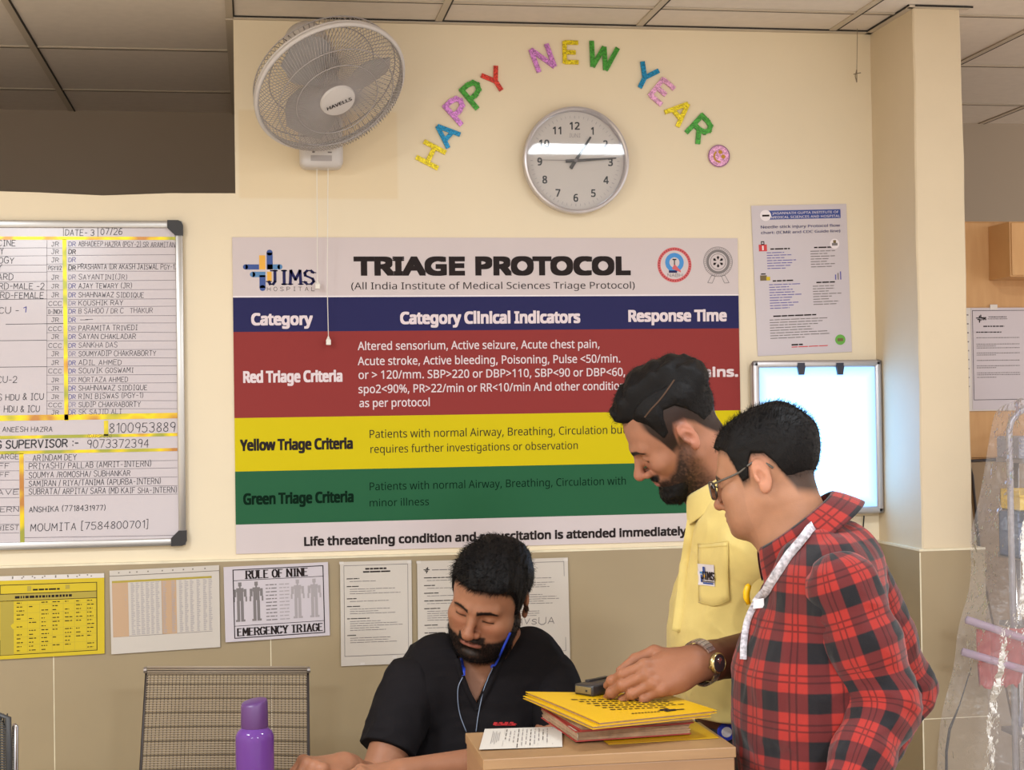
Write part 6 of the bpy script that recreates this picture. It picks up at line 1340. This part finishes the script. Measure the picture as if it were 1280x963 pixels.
    col[out] = (armc*(1+.07*fbm(V_, 45, 4))[:, None])[out]
    nl = ss_(.10, .02, ln(q-np.array([0, -.04, -.12])))*(1-inh); col = col*(1-nl[:, None])+np.array(lin(base)[:3])*nl[:, None]
    fade = np.clip(ss_(-.014, .011, hl)*(q[:, 2] > -.06)*inh*(1-.92*ss_(.040, .056, q[:, 1])), 0, .95); side = ss_(.006, -.006, q[:, 1]-.03)
    col = col*(1-fade[:, None])+np.array(lin((23, 18, 17))[:3])*fade[:, None]
    # nails
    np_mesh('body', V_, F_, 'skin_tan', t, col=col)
    def part_x(q): return -.046+.012*np.clip((q[:, 1]-.0)/.08, -1, 1)
    def hair(q):
        hl = hairline(q, .006, temple=.004)-.014*ss_(.052, .066, np.abs(q[:, 0]))-.006*ss_(.05, .075, q[:, 1]); k = ss_(-.004, .022, hl); tp = ss_(-.006, .010, q[:, 0]-part_x(q))*ss_(.040, .085, q[:, 2]); tp = np.maximum(tp, ss_(.03, .0, q[:, 0]*0+1-ss_(.0, .04, -q[:, 0]-.03))*0)
        w1 = np.stack([q[:, 0]*.6, q[:, 1]*1.0+.25*q[:, 0], q[:, 2]*.7], -1); wav = .5+.5*np.sin(q[:, 1]*150+q[:, 0]*60+3*vnoise(q, 30, 4))
        T_ = .0008+.0070*ss_(.035, .085, q[:, 2])*ss_(.0, .05, hl)+tp*(.014+.002*ss_(.0, .08, q[:, 1])+.0050*wav+.004*vnoise(w1, 60, 7))+.0006*vnoise(w1, 260, 9)
        bk = ss_(-.02, -.07, q[:, 1]); T_ = T_+bk*.004*ss_(.03, .07, q[:, 2])
        groove = np.exp(-((q[:, 0]-part_x(q)+.004)/.0035)**2)*ss_(.05, .075, q[:, 2])*ss_(-.05, -.02, q[:, 1]); T_ = T_*(1-.86*groove)
        return (skull(q, 1.0)-(T_*k-.012*(1-k)))*.8
    HV, HF = skin(hair, (-.13, -.15, -.09), (.13, .17, .19), .0020, 2.6); ho = np_mesh('hair', T+HV@R.T, HF, 'hair_black', t)
    ht = tree_of((T+HV@R.T, HF)); mb = MB(); pts = [p for p in (onto(ht, *a, .0012) for a in spline([(806, 522), (815, 511), (825, 500), (835, 487), (843, 475)], 6)) if p is not None]; ribbon(mb, pts, .0034, th=.0004); mb.build('parting', ['scalp'], ho, smooth=True)
    r = np.random.default_rng(5); nn = 5200; i = r.integers(0, len(HV), nn); rt = HV[i]; g = rt-np.array([0, -.01, .03]); g /= ln(g)[:, None]; tpm = (ss_(-.006, .01, rt[:, 0]-part_x(rt))*ss_(.045, .09, rt[:, 2]))[:, None]
    dr = g*.35+np.array([.75, .35, .0])*tpm+np.array([0, -.45, -.6])*(1-tpm)+r.normal(size=(nn, 3))*.2
    strands('hair_strands', T+(rt-g*.003)@R.T, dr@R.T, r.uniform(.004, .007, nn)+.014*tpm[:, 0]*r.random(nn), 'hair_black', ho, .0005, bend=np.tile(R@np.array([.1, -.1, -.3]), (nn, 1)), seed=6, curl=.003)
    def beard(q):
        m_ = np.clip((ss_(.006, -.012, q[:, 2]-np.interp(q[:, 1], [-.03, .0, .02, .045, .07, .088, .13], [.0, -.012, -.04, -.062, -.070, -.066, -.064])))*ss_(-.01, .03, q[:, 1])*ss_(-.165, -.13, q[:, 2]), 0, 1)
        a_ = np.abs(q[:, 0]); mu = ss_(.032, .024, a_)*ss_(-.062, -.0575, q[:, 2])*ss_(-.044, -.0485, q[:, 2])*(q[:, 1] > .06); lp = ss_(.022, .018, a_)*ss_(-.079, -.075, q[:, 2])*ss_(-.052, -.057, q[:, 2])*(q[:, 1] > .07)
        tk = np.maximum(m_*(.0025+.0105*ss_(.03, .09, q[:, 1])*ss_(-.07, -.10, q[:, 2])), mu*.0042)*(1-lp)*(1+.3*vnoise(q, 120, 3))+.0005*vnoise(q, 400, 5)-.0028-.004*ss_(.040, .015, q[:, 1])
        return near(q, lambda z: head_sdf(z, 1.0, 1.02, 1.15, .002, .8))-tk
    BV, BF = skin(lambda q: beard(q), (-.08, -.02, -.16), (.08, .15, .0), .0020, 2.4); bo = np_mesh('beard', T+BV@R.T, BF, 'beard_black', t)
    nn = 4200; i = r.integers(0, len(BV), nn); g = BV[i]-np.array([0, .02, -.03]); g /= ln(g)[:, None]; ok = head_sdf(BV[i], 1.0, 1.02, 1.15, .002, .8) > .0004; i = i[ok]; g = g[ok]; nn = len(i); dr = g*.5+np.array([0, .25, -.7])+r.normal(size=(nn, 3))*.3
    strands('beard_strands', T+(BV[i]-g*.001)@R.T, dr@R.T, r.uniform(.003, .008, nn), 'beard_black', bo, .0004, seed=7, n=3, curl=.001)
    # shirt
    def shirt(p):
        d = tors(p)-.008+fold(p)-.003; d = smax(d, .87-p[:, 2], .004); return smax(d, -cap(p, np.array(nk)-up*.02, n0+up*.03, .060, .066), .004)
    SV, SF = skin(shirt, (.72, -1.72, .82), (1.2, -1.10, 1.46), .0038); SV = relax(SV, SF, 1, .4); so = np_mesh('shirt', SV, SF, 'shirt_yellow', t)
    for sh, e in ((np.array(shN), el), (np.array(shF), elF)):
        def slv(p): a = nrm_(e-sh); d = cap(p, sh, sh+(e-sh)*.72, .064, .068)+fold(p)-.003; d = smax(d, (p-(sh+(e-sh)*.70))@a, .003); return smax(d, -(cap(p, sh+(e-sh)*.4, e, .054, .058)), .002)
        sv, sf = skin(slv, np.minimum(sh, e)-.12, np.maximum(sh, e)+.12, .004); np_mesh('sleeve', relax(sv, sf, 1, .4), sf, 'shirt_yellow', t)
    uc = nrm_(fw*.50+up*.86); fc = nrm_(fw-uc*(fw@uc)); rc = np.cross(fc, uc)
    collar('collar', t, np.array(P(897, 596, -1.42)), np.stack([rc, fc, uc], 1), .066, .078, -.06, .0, .050, .50, 'shirt_yellow', tip=.016, drop=.0, flare=.036)
    tr_ = tree_of((SV, SF)); mb = MB(); put = lambda pl, lf, n=6: [p for p in (onto(tr_, *a, lf) for a in spline(pl, n)) if p is not None]
    ribbon(mb, put([(869, 648), (864, 680), (859, 715), (855, 750), (850, 790)], .0016), .028, th=.0010); mb.build('placket', ['shirt_yellow'], t, smooth=True)
    # breast pocket
    g = [[onto(tr_, 873+38*u+1*v, 680+74*v-3*u+(7*max(0, v-.86)/.14*(1-abs(u-.5)*2) if v > .86 else 0), .0022) for u in np.linspace(0, 1, 8)] for v in np.linspace(0, 1, 10)]
    if all(p is not None for r_ in g for p in r_):
        mb.add([p for r_ in g for p in r_], [(j*8+i, j*8+i+1, j*8+9+i, j*8+8+i) for j in range(9) for i in range(7)]); po = mb.build('pocket', ['shirt_yellow'], t, smooth=True); md = po.modifiers.new('s', 'SOLIDIFY'); md.thickness = .0012; md.offset = 0
        mb = MB()
        for pl in ([(873, 681), (911, 678)], [(873, 686), (911, 683)], [(911, 678), (912, 750)], [(873.5, 681), (875, 752)], [(875, 752), (893, 758), (912, 750)]): ribbon(mb, put(pl, .0036), .0011)
        mb.build('pocket_stitching', ['stitch_yellow'], po)
    mb = MB(); g = [[onto(tr_, 874+21*u+.5*v, 704.5+28*v+1.5*u, .0048) for u in np.linspace(0, 1, 4)] for v in np.linspace(0, 1, 4)]
    if all(p is not None for r_ in g for p in r_):
        mb.add([p for r_ in g for p in r_], [(j*4+i, j*4+i+1, j*4+5+i, j*4+4+i) for j in range(3) for i in range(3)], 0)
        G_ = [np.array(p) for r_ in g for p in r_]; fl = lambda u, v: (G_[0]*(1-u)+G_[3]*u)*(1-v)+(G_[12]*(1-u)+G_[15]*u)*v-CF*.0012
        qd = lambda u0, u1, v0, v1, mi: mb.add([fl(u0, v0), fl(u1, v0), fl(u1, v1), fl(u0, v1)], [(0, 1, 2, 3)], mi)
        s = MB(); put_strokes(s, 'JIMS', .22, .95, .30, .34, 0, .075, 0, serif=True); mb.add([fl(v[0], 1-v[2]) for v in s.v], s.f, 1); qd(.2, .95, .78, .82, 1); qd(.3, .9, .85, .92, 2)
        qd(.30, .42, .12, .42, 2); qd(.12, .32, .36, .46, 3); qd(.16, .26, .5, .85, 2); qd(.34, .42, .5, .62, 4); mb.build('pocket_badge', ['badge_white', 'ink_black', 'logo_blue', 'logo_light_blue', 'logo_amber'], t)
    # watch on the near wrist
    ax_ = nrm_(nrm_(el-wr)+up*.22); wc = wr+nrm_(el-wr)*.020; dn = np.array([-.12, -.95, -.08]); dn = nrm_(dn-ax_*(dn@ax_)); sd = np.cross(ax_, dn); wt = thing('wrist_watch', 'steel bracelet watch with a dark dial on the outstretched wrist over the files', 'watch', wc+dn*.03)
    ring = lambda a: wc+(dn*math.cos(a)*.0355+sd*math.sin(a)*.0405)
    def prof(a): return ring(a)
    for k in range(26):
        a0, a1 = math.radians(30+k*300/26), math.radians(30+(k+.86)*300/26); mb = MB(); b0, b1 = ring(a0), ring(a1); o0, o1 = nrm_(b0-wc)*.0032, nrm_(b1-wc)*.0032
        for m0, m1, ex in ((-.0095, -.0042, 0), (-.0038, .0038, .0006), (.0042, .0095, 0)):
            c8 = [b0+ax_*m0, b1+ax_*m0, b1+ax_*m1, b0+ax_*m1]; oo = [o0, o1, o1, o0]; mb.add(c8+[c8[i]+oo[i]*(1+ex*200) for i in range(4)], [(0, 3, 2, 1), (4, 5, 6, 7), (0, 1, 5, 4), (1, 2, 6, 5), (2, 3, 7, 6), (3, 0, 4, 7)])
        mb.build('band_link', ['watch_steel'], wt)
    Mw = Matrix.Identity(4); xx, zz_ = ax_, dn; yy_ = np.cross(zz_, xx)
    for i in range(3): Mw[i][0], Mw[i][1], Mw[i][2], Mw[i][3] = xx[i], yy_[i], zz_[i], (wc+dn*.0345)[i]
    mb = MB(); mb.lathe([(.014, -.002), (.0185, .0), (.0195, .004), (.0185, .008), (.0165, .0095), (.0160, .0085), (.002, .0082)], Mw, 40); cs_ = mb.build('case', ['watch_gold'], wt, auto=40)
    mb = MB(); mb.lathe([(.0158, .0086), (.0155, .0092), (.002, .0092)], Mw, 40); mb.build('dial', ['watch_dial'], cs_, auto=40); mb = MB()
    for a, l in ((.6, .009), (2.2, .012)): d = Vector((math.cos(a), math.sin(a), 0)); n_ = Vector((-d.y, d.x, 0))*.0006; mb.add([Mw @ (d*-.002+n_+Vector((0, 0, .0096))), Mw @ (d*l+n_+Vector((0, 0, .0096))), Mw @ (d*l-n_+Vector((0, 0, .0096))), Mw @ (d*-.002-n_+Vector((0, 0, .0096)))], [(0, 1, 2, 3)])
    mb.lathe([(.004, .0094), (.0038, .0097), (.0005, .0097)], Matrix(Mw) @ Matrix.Translation((.003, .006, 0)), 20); mb.build('watch_hands', ['watch_steel'], cs_)
    mb = MB(); mb.tube([wc+dn*.0385+ax_*-.0195, wc+dn*.0385+ax_*-.0235], .0022, 10); mb.build('crown', ['watch_gold'], cs_)
    # device held on the files
    A = PZ(741, 872, ZF+.0012); B = PZ(786, 862.5, ZF+.0012); dl = nrm_(np.array(B)-A); up2 = nrm_(np.array((0, 0, 1))+dl*-.0); wv = np.cross(up2, dl); dvt = thing('handheld_device', 'slim black handheld device in the hand of the yellow-shirted person', 'device', A)
    Md = Matrix.Identity(4); 
    for i in range(3): Md[i][0], Md[i][1], Md[i][2], Md[i][3] = dl[i], wv[i], up2[i], A[i]
    def dbox(lo, hi, r_, name, m, par):
        q = MB(); q.rbox(lo, hi, r_, seg=3); q.v = [tuple(Md @ Vector(v)) for v in q.v]; return q.build(name, [m], par, auto=45)
    bd = dbox((0, 0, .0), (.135, .046, .0205), .004, 'body', 'device_black', dvt); dbox((-.0012, .004, .004), (.002, .042, .017), .001, 'end_plate', 'device_end', bd); dbox((.03, .036, .0195), (.09, .046, .0235), .0015, 'clip', 'device_black', bd); dbox((-.0016, .012, .008), (.0, .017, .012), .0006, 'charging_port', 'cable_black', bd)
    # trousers, belt badge, shoes
    def trou(p):
        d = oval(p, c2-up*.02, c2-up*.16, .160, .165, fw, .72)
        for s_ in (-1, 1): b0 = c2-up*.14+lat*s_*.09; d = smin(d, chain(p, [b0, np.array([b0[0]+.005, b0[1], .5]), np.array([b0[0]+.02, b0[1], .07])], [.095, .072, .06], .02), .03)
        return smax(smax(d, p[:, 2]-.905, .004), .05-p[:, 2], .004)
    bv, bf = skin(trou, (.65, -1.8, .02), (1.3, -1.05, .95), .008); np_mesh('trousers', bv, bf, 'trouser_dark', t); t2 = tree_of((bv, bf))
    for s_ in (-1, 1): b0 = c2+lat*s_*.09; shoe('shoe', t, (b0[0]+.02, b0[1], 0), math.pi/2-.28, 'shoe_black')
    p_ = onto(t2, 910, 915, .006); p_ = p_ if p_ is not None else np.array(P(910, 915, -1.55))
    Mi = Matrix.Identity(4); zz_ = -CF; xx = CR
    for i in range(3): Mi[i][0], Mi[i][1], Mi[i][2], Mi[i][3] = CR[i], CU[i], -CF[i], p_[i]
    bt_ = MB(); bt_.lathe([(.017, -.004), (.0185, 0), (.017, .004), (.001, .0042)], Mi, 28); bb_ = bt_.build('belt_badge', ['id_blue'], t, auto=40); bt_ = MB(); bt_.lathe([(.0105, .0042), (.010, .0047), (.0075, .0047), (.007, .0044)], Mi, 24); bt_.build('badge_emblem', ['badge_white'], bb_)
yellow_man()
# ================================================================== man in a red and black plaid shirt
skin_mat('skin_fair'); mat('frame_grey', (92, 86, 80), .3, .4); mat('lanyard_white', (186, 180, 186), .8, spec=.1, noise=.45, nscale=140); mat('pen_yellow', (240, 190, 10), .35); mat('card_white', (226, 222, 226), .4); mat('button_dark', (60, 40, 40), .4)
g = mat('lens_glass', (255, 255, 255), .02); nt = g.node_tree; nt.nodes.remove(nt.nodes['Principled BSDF']); tr = nt.nodes.new('ShaderNodeBsdfTransparent'); gl = nt.nodes.new('ShaderNodeBsdfGlossy'); gl.inputs['Roughness'].default_value = .02; fr = nt.nodes.new('ShaderNodeFresnel'); fr.inputs[0].default_value = 1.5; mx = nt.nodes.new('ShaderNodeMixShader')
nt.links.new(fr.outputs[0], mx.inputs[0]); nt.links.new(tr.outputs[0], mx.inputs[1]); nt.links.new(gl.outputs[0], mx.inputs[2]); nt.links.new(mx.outputs[0], nt.nodes['Material Output'].inputs[0])
def plaid(name, pu=.066, pv=.081):
    m = mat(name, (200, 60, 50), .85, sheen=.15, spec=.2, bump=.2, bscale=800); nt = m.node_tree; L = nt.links.new; b = nt.nodes['Principled BSDF']
    at_ = nt.nodes.new('ShaderNodeAttribute'); at_.attribute_name = 'weave'; sp = nt.nodes.new('ShaderNodeSeparateXYZ'); L(at_.outputs['Vector'], sp.inputs[0])
    def mth(op, a, b_=None, c_=None):
        n = nt.nodes.new('ShaderNodeMath'); n.operation = op
        for i, v in enumerate((a, b_, c_)):
            if v is None: continue
            if hasattr(v, 'links') or hasattr(v, 'is_linked'): L(v, n.inputs[i])
            else: n.inputs[i].default_value = v
        return n.outputs[0]
    def band(o_, per):
        f = mth('FRACT', mth('ADD', mth('DIVIDE', o_, per), 50.0))
        def step(lo, hi, e=.02): 
            n1 = nt.nodes.new('ShaderNodeMapRange'); n1.interpolation_type = 'SMOOTHSTEP'; n1.inputs[1].default_value = lo-e; n1.inputs[2].default_value = lo+e; L(f, n1.inputs[0])
            n2 = nt.nodes.new('ShaderNodeMapRange'); n2.interpolation_type = 'SMOOTHSTEP'; n2.inputs[1].default_value = hi-e; n2.inputs[2].default_value = hi+e; L(f, n2.inputs[0]); return mth('SUBTRACT', n1.outputs[0], n2.outputs[0])
        return step(.05, .47), mth('ADD', step(.66, .70, .012), step(.80, .84, .012))
    bu, lu = band(sp.outputs[0], pu); bv, lv = band(sp.outputs[1], pv)
    def mix(fac, a, b_):
        n = nt.nodes.new('ShaderNodeMix'); n.data_type = 'RGBA'; L(fac, n.inputs[0])
        for i, v in ((6, a), (7, b_)):
            if isinstance(v, tuple): n.inputs[i].default_value = v
            else: L(v, n.inputs[i])
        return n.outputs[2]
    one = mth('MAXIMUM', bu, bv); both = mth('MULTIPLY', bu, bv); ln_ = mth('MULTIPLY', mth('MAXIMUM', lu, lv), .62)
    c = mix(one, lin((152, 43, 37)), lin((94, 34, 35))); c = mix(ln_, c, lin((46, 20, 22))); c = mix(both, c, lin((28, 26, 30))); L(c, b.inputs['Base Color']); return m
plaid('plaid_cotton')
def plaid_man():
    R = eul(54, 13, 2); T = np.array([.936, -1.80, 1.364]); S = .93; loc = lambda p: ((p-T)@R)/S
    t = thing('person', 'person with glasses in a red and black plaid shirt, seen from the side', 'person', (1.03, -1.85, 0))
    Yc = -1.86; fw = nrm_((-.97, .22, 0)); lat = nrm_((.22, .97, 0)); up = np.array([0, 0, 1.0])
    nk = np.array(P(1002, 668, -1.83)); shN = np.array(P(1054, 738, -2.02)); shF = np.array(P(1074, 724, -1.68)); elN = np.array(P(1106, 880, -2.05)); wrN = np.array(P(1050, 1012, -2.14)); elF = np.array(P(1134, 862, -1.60)); wrF = np.array(P(1070, 985, -1.66))
    hN = nrm_(wrN-elN); hF = nrm_(wrF-elF); zN = nrm_(np.array((.3, -.9, .2))-hN*(np.array((.3, -.9, .2))@hN)); zF = nrm_(np.array((.3, .9, .2))-hF*(np.array((.3, .9, .2))@hF))
    thm = [np.array(p) for p in ((.018, .018, -.008), (.040, .050, -.022), (.034, .078, -.034), (.022, .098, -.038))]
    c0 = np.array(P(1028, 800, Yc)); c1 = np.array(P(1012, 860, Yc)); c2 = np.array(P(1008, 985, Yc)); n0 = T+S*(R@np.array([0, -.035, -.05]))
    def fold(p): q = p+.02*np.stack([vnoise(p, 13, 11), vnoise(p, 13, 12), vnoise(p, 13, 13)], -1); return .0060*np.abs(vnoise(q*np.array([.8, .8, 1.0])-q[:, [2, 2, 0]]*.5, 16, 6))+.0030*np.abs(vnoise(q*np.array([1.2, 1.2, .4]), 30, 8))
    def tors(p):
        d = smin(oval(p, c0, c1, .150, .178, fw, .66), cap(p, np.array(P(1052, 712, Yc)), np.array(P(1034, 800, Yc)), .058, .09), .08); d = smin(d, oval(p, c1, c2, .178, .180, fw, .68), .06)
        sh = chain(p, [shN+up*-.008, nk*.5+shN*.5-up*.022, nk-up*.055-fw*.045, nk*.5+shF*.5-up*.022, shF+up*-.008], [.045, .052, .052, .052, .045], .05); return smin(d, sh, .07)
    def f(p):
        d = near(loc(p), lambda q: head_sdf(q, 1.02, .96, .95, -.008, .6, .003))*S; n0 = T+R@np.array([0, -.035, -.05])
        d = smin(d, cap(p, n0, nk, .052, .060), .035); d = smin(d, cap(p, T+R@np.array([0, .015, -.085]), nk+fw*.03-up*.02, .034, .05), .035)
        d = smin(d, tors(p)+.016, .03)
        for a, e, w_ in ((shN, elN, wrN), (shF, elF, wrF)): d = smin(d, chain(p, [a, e, w_], [.045, .040, .028]), .02)
        d = smin(d, hand_sdf(p, wrN, np.stack([np.cross(hN, zN), hN, zN], 1), [(30, 40, 20)]*4, thm, 1), .012)
        return smin(d, hand_sdf(p, wrF, np.stack([np.cross(hF, zF), hF, zF], 1), [(30, 40, 20)]*4, thm, -1), .012)
    V_, F_ = skin(f, (.70, -2.35, .55), (1.40, -1.45, 1.60), .0019); V_ = relax(V_, F_, 1, .4)
    q = loc(V_); ax = np.abs(q[:, 0]); inh = ln(q) < .165; base = (166, 119, 92); hz = list(HZ)
    hl = hairline(q, .0); stb = .10*ss_(.0, -.03, q[:, 2])*inh*(q[:, 1] > .03)
    col = face_tone(q, base, (152, 92, 82), (40, 28, 26), stub=(stb, (90, 70, 60)), ear=(196, 132, 106)); col[~inh] = np.array(lin(base)[:3])*(1+.04*fbm(V_[~inh], 40, 4))[:, None]
    fade = np.clip(ss_(-.010, .020, hl)*inh*(q[:, 2] > -.065), 0, .9); col = col*(1-fade[:, None])+np.array(lin((40, 34, 32))[:3])*fade[:, None]
    np_mesh('body', V_, F_, 'skin_fair', t, col=col)
    def hair(q):
        hl = hairline(q, .0); k = ss_(-.003, .016, hl); tp = ss_(.05, .11, q[:, 2]); bk = ss_(.0, -.06, q[:, 1]); w1 = np.stack([q[:, 0], q[:, 1]*.6, q[:, 2]*.6], -1)
        T_ = .0040+.004*ss_(.03, .07, q[:, 2])+.004*tp+.003*bk*ss_(-.02, .04, q[:, 2])+.004*tp*bk; thin_ = np.exp(-((q[:, 0]+.01)**2+(q[:, 1]-.02)**2)/.0009)*tp; T_ = T_*(1+.22*fbm(w1, 55, 3, 2))*(1-.35*thin_)+.0007*vnoise(w1, 240, 9)
        return (skull(q, 1.02)-(T_*k-.012*(1-k)))*.8
    HV, HF = skin(hair, (-.13, -.16, -.09), (.13, .15, .18), .0021, 2.4); ho = np_mesh('hair', T+S*HV@R.T, HF, 'hair_black', t)
    r = np.random.default_rng(8); nn = 6000; i = r.integers(0, len(HV), nn); rt = HV[i]; g = rt-np.array([0, -.01, .03]); g /= ln(g)[:, None]; tp = ss_(.06, .11, rt[:, 2])[:, None]
    dr = g*.45+np.array([-.2, -.4, .25])*tp+np.array([0, -.35, -.8])*(1-tp)+r.normal(size=(nn, 3))*.18
    strands('hair_strands', T+S*(rt-g*.004)@R.T, dr@R.T, r.uniform(.006, .011, nn)+.008*tp[:, 0]*r.random(nn), 'hair_black', ho, .0005, seed=9, curl=.001)
    # glasses
    H = lambda x, y, z: T+S*(R@np.array([x, y, z])); mb = MB()
    gt = thing('eyeglasses', 'dark thin-framed eyeglasses on the face of the plaid-shirted person', 'glasses', H(0, .10, 0))
    for s_ in (-1, 1):
        pts = []
        for k in range(28): a = 2*math.pi*k/28; u, v = math.cos(a), math.sin(a); u, v = np.sign(u)*abs(u)**.55, np.sign(v)*abs(v)**.55; x = s_*.034+.0255*u; pts.append(H(x, .108-.10*max(0, abs(x)-.012)**1.25*3.2, -.004+.0175*v+.006*v*v*0))
        MB().tube(pts, .0017, 6, closed=True).build('rim', ['frame_grey'], gt, smooth=True); q_ = MB(); q_.add(pts, [tuple(range(28))]); q_.build('lens', ['lens_glass'], gt)
        xo = s_*.0605; MB().tube(spline([H(s_*.0590, .0905, .007), H(xo+s_*.010, .080, .008), H(s_*.077, .03, .016), H(s_*.079, .006, .026), H(s_*.077, -.018, .030), H(s_*.072, -.040, .010)], 6), .0022, 6).build('temple', ['frame_grey'], gt, smooth=True)
    MB().tube(spline([H(-.0085, .1075, .002), H(0, .110, .005), H(.0085, .1075, .002)], 5), .0014, 6).build('bridge', ['frame_grey'], gt, smooth=True)
    # shirt
    def shirt(p): d = tors(p)-.006+fold(p)-.003; d = smax(d, .74-p[:, 2], .004); return smax(d, -cap(p, nk-up*.03, n0+up*.03, .056, .066), .004)
    SV, SF = skin(shirt, (.76, -2.2, .70), (1.36, -1.5, 1.42), .0034); SV = relax(SV, SF, 1, .4)
    rel = SV-c1; uv = np.stack([np.arctan2(rel@fw, -(rel@lat))*.145+.012, SV[:, 2]+.02*(rel@fw)], -1); so = np_mesh('shirt', SV, SF, 'plaid_cotton', t, uv=uv); trees = [(SV, SF)]
    for nm, sh, e, w_, r0 in (('sleeve', shN, elN, wrN, .064), ('sleeve', shF, elF, wrF, .060)):
        def slv(p):
            q = p+.015*np.stack([vnoise(p, 15, 21), vnoise(p, 15, 22), vnoise(p, 15, 23)], -1); t1 = np.clip((p-e)@nrm_(sh-w_)/.10, -1, 1); wr_ = .0075*np.abs(vnoise(q*np.array([1., 1, 1.5]), 26, 9))*(1-.45*np.abs(t1))+.003*np.abs(vnoise(q, 30, 3))
            d = smin(chain(p, [sh, sh*.5+e*.5, e], [r0, r0*.98, r0*.84], .02), chain(p, [e, e*.5+w_*.5, w_], [r0*.84, r0*.76, r0*.60], .02), .035)+wr_-.004; return smax(d, (p-w_)@nrm_(w_-e)-.005, .003)
        sv, sf = skin(slv, np.min([sh, e, w_], 0)-.12, np.max([sh, e, w_], 0)+.12, .0034, 2.6); sv = relax(sv, sf, 1, .4)
        a1, a2 = nrm_(e-sh), nrm_(w_-e); le = np.linalg.norm(e-sh); nv = nrm_(np.cross(a1, a2)); s1 = np.clip((sv-sh)@a1, -.2, le+.2); s2 = (sv-e)@a2
        wgt = ss_(-.05, .05, (sv-e)@nrm_(a1+a2)); v = (sv-sh)@a1*(1-wgt)+(le+s2)*wgt
        def ang(p0, a): rr = sv-p0; rr = rr-(rr@a)[:, None]*a; ref = nrm_(-lat-a*(-lat@a)); o2 = np.cross(a, ref); return np.arctan2(rr@o2, rr@ref)
        g1, g2 = ang(sh, a1), ang(e, a2); dlt = (g2-g1+math.pi) % (2*math.pi)-math.pi; u = (g1+dlt*wgt)*r0
        ob = np_mesh(nm, sv, sf, 'plaid_cotton', t, uv=np.stack([u+.02, -v+.03], -1)); trees.append((sv, sf))
    uc = nrm_(fw*.60+up*.80); fc = nrm_(fw-uc*(fw@uc)); rc = np.cross(fc, uc)
    collar('collar', t, np.array(P(996, 654, -1.84)), np.stack([rc, fc, uc], 1), .066, .080, -.06, .008, .052, .24, 'plaid_cotton', tip=.014, drop=.0, flare=.034)
    # trousers and shoes, below the picture
    def trou(p):
        d = oval(p, c2-up*.02, c2-up*.10, .150, .160, fw, .72)
        for s_ in (-1, 1): b0 = c2-up*.10+lat*s_*.09; d = smin(d, chain(p, [b0, np.array([b0[0], b0[1], .48]), np.array([b0[0]+.01, b0[1], .07])], [.092, .07, .058], .02), .03)
        return smax(smax(d, p[:, 2]-.80, .004), .05-p[:, 2], .004)
    bv, bf = skin(trou, (.7, -2.2, .02), (1.35, -1.5, .85), .009); np_mesh('trousers', bv, bf, 'trouser_dark', t)
    for s_ in (-1, 1): b0 = c2+lat*s_*.09; shoe('shoe', t, (b0[0]+.01, b0[1], 0), math.pi/2-.22, 'shoe_black')
    # lanyard, pocket, pen and card on the near side of the chest
    tr_ = tree_of(*trees[:1]); put = lambda pl, lf, n=6: [p for p in (onto(tr_, *a, lf) for a in spline(pl, n)) if p is not None]
    g = [[onto(tr_, 938+52*u-4*v, 758-4*u+72*v, .0022) for u in np.linspace(0, 1, 8)] for v in np.linspace(0, 1, 9)]; mb = MB()
    if all(p is not None for r_ in g for p in r_):
        vv = np.array([p for r_ in g for p in r_]); rel = vv-c1; po = np_mesh('pocket', vv, np.array([(j*8+i, j*8+i+1, j*8+9+i, j*8+8+i) for j in range(8) for i in range(7)]), 'plaid_cotton', t, uv=np.stack([np.arctan2(rel@fw, -(rel@lat))*.145+.030, vv[:, 2]+.035], -1)); md = po.modifiers.new('s', 'SOLIDIFY'); md.thickness = .002; md.offset = 0
    mb = MB(); ribbon(mb, put([(1050, 640), (1034, 650), (1013, 667), (994, 690), (978, 714), (962, 738), (949, 757)], .0075), .016); ribbon(mb, put([(949, 757), (940, 776), (935, 800), (934, 826)], .008), .012); mb.build('lanyard', ['lanyard_white'], t, smooth=True)
    p0 = onto(tr_, 942, 752, .012)
    if p0 is not None:
        mb = MB(); pts = [p0+CR*a+CU*b_ for a, b_ in ((.001, -.012), (-.003, .0), (-.003, .010), (.0, .020), (.003, .024))]; mb.tube(pts, [.004, .0062, .0066, .0062, .004], 10); pn = mb.build('marker_pen', ['pen_yellow'], None, smooth=True, loc=p0); tag(pn, 'yellow marker clipped at the shirt pocket beside the white lanyard', 'marker')
        q0 = onto(tr_, 955, 756, .010); mb = MB(); c4 = [q0+CR*a+CU*b_ for a, b_ in ((-.011, -.012), (.009, -.010), (.008, .007), (-.010, .004))]; mb.add(c4+[c-CF*-.001 for c in c4], [(0, 1, 2, 3), (7, 6, 5, 4), (0, 4, 5, 1), (1, 5, 6, 2), (2, 6, 7, 3), (3, 7, 4, 0)]); cd = mb.build('pocket_card', ['card_white'], None, loc=q0); tag(cd, 'white card sticking out of the plaid shirt pocket', 'card')
plaid_man()
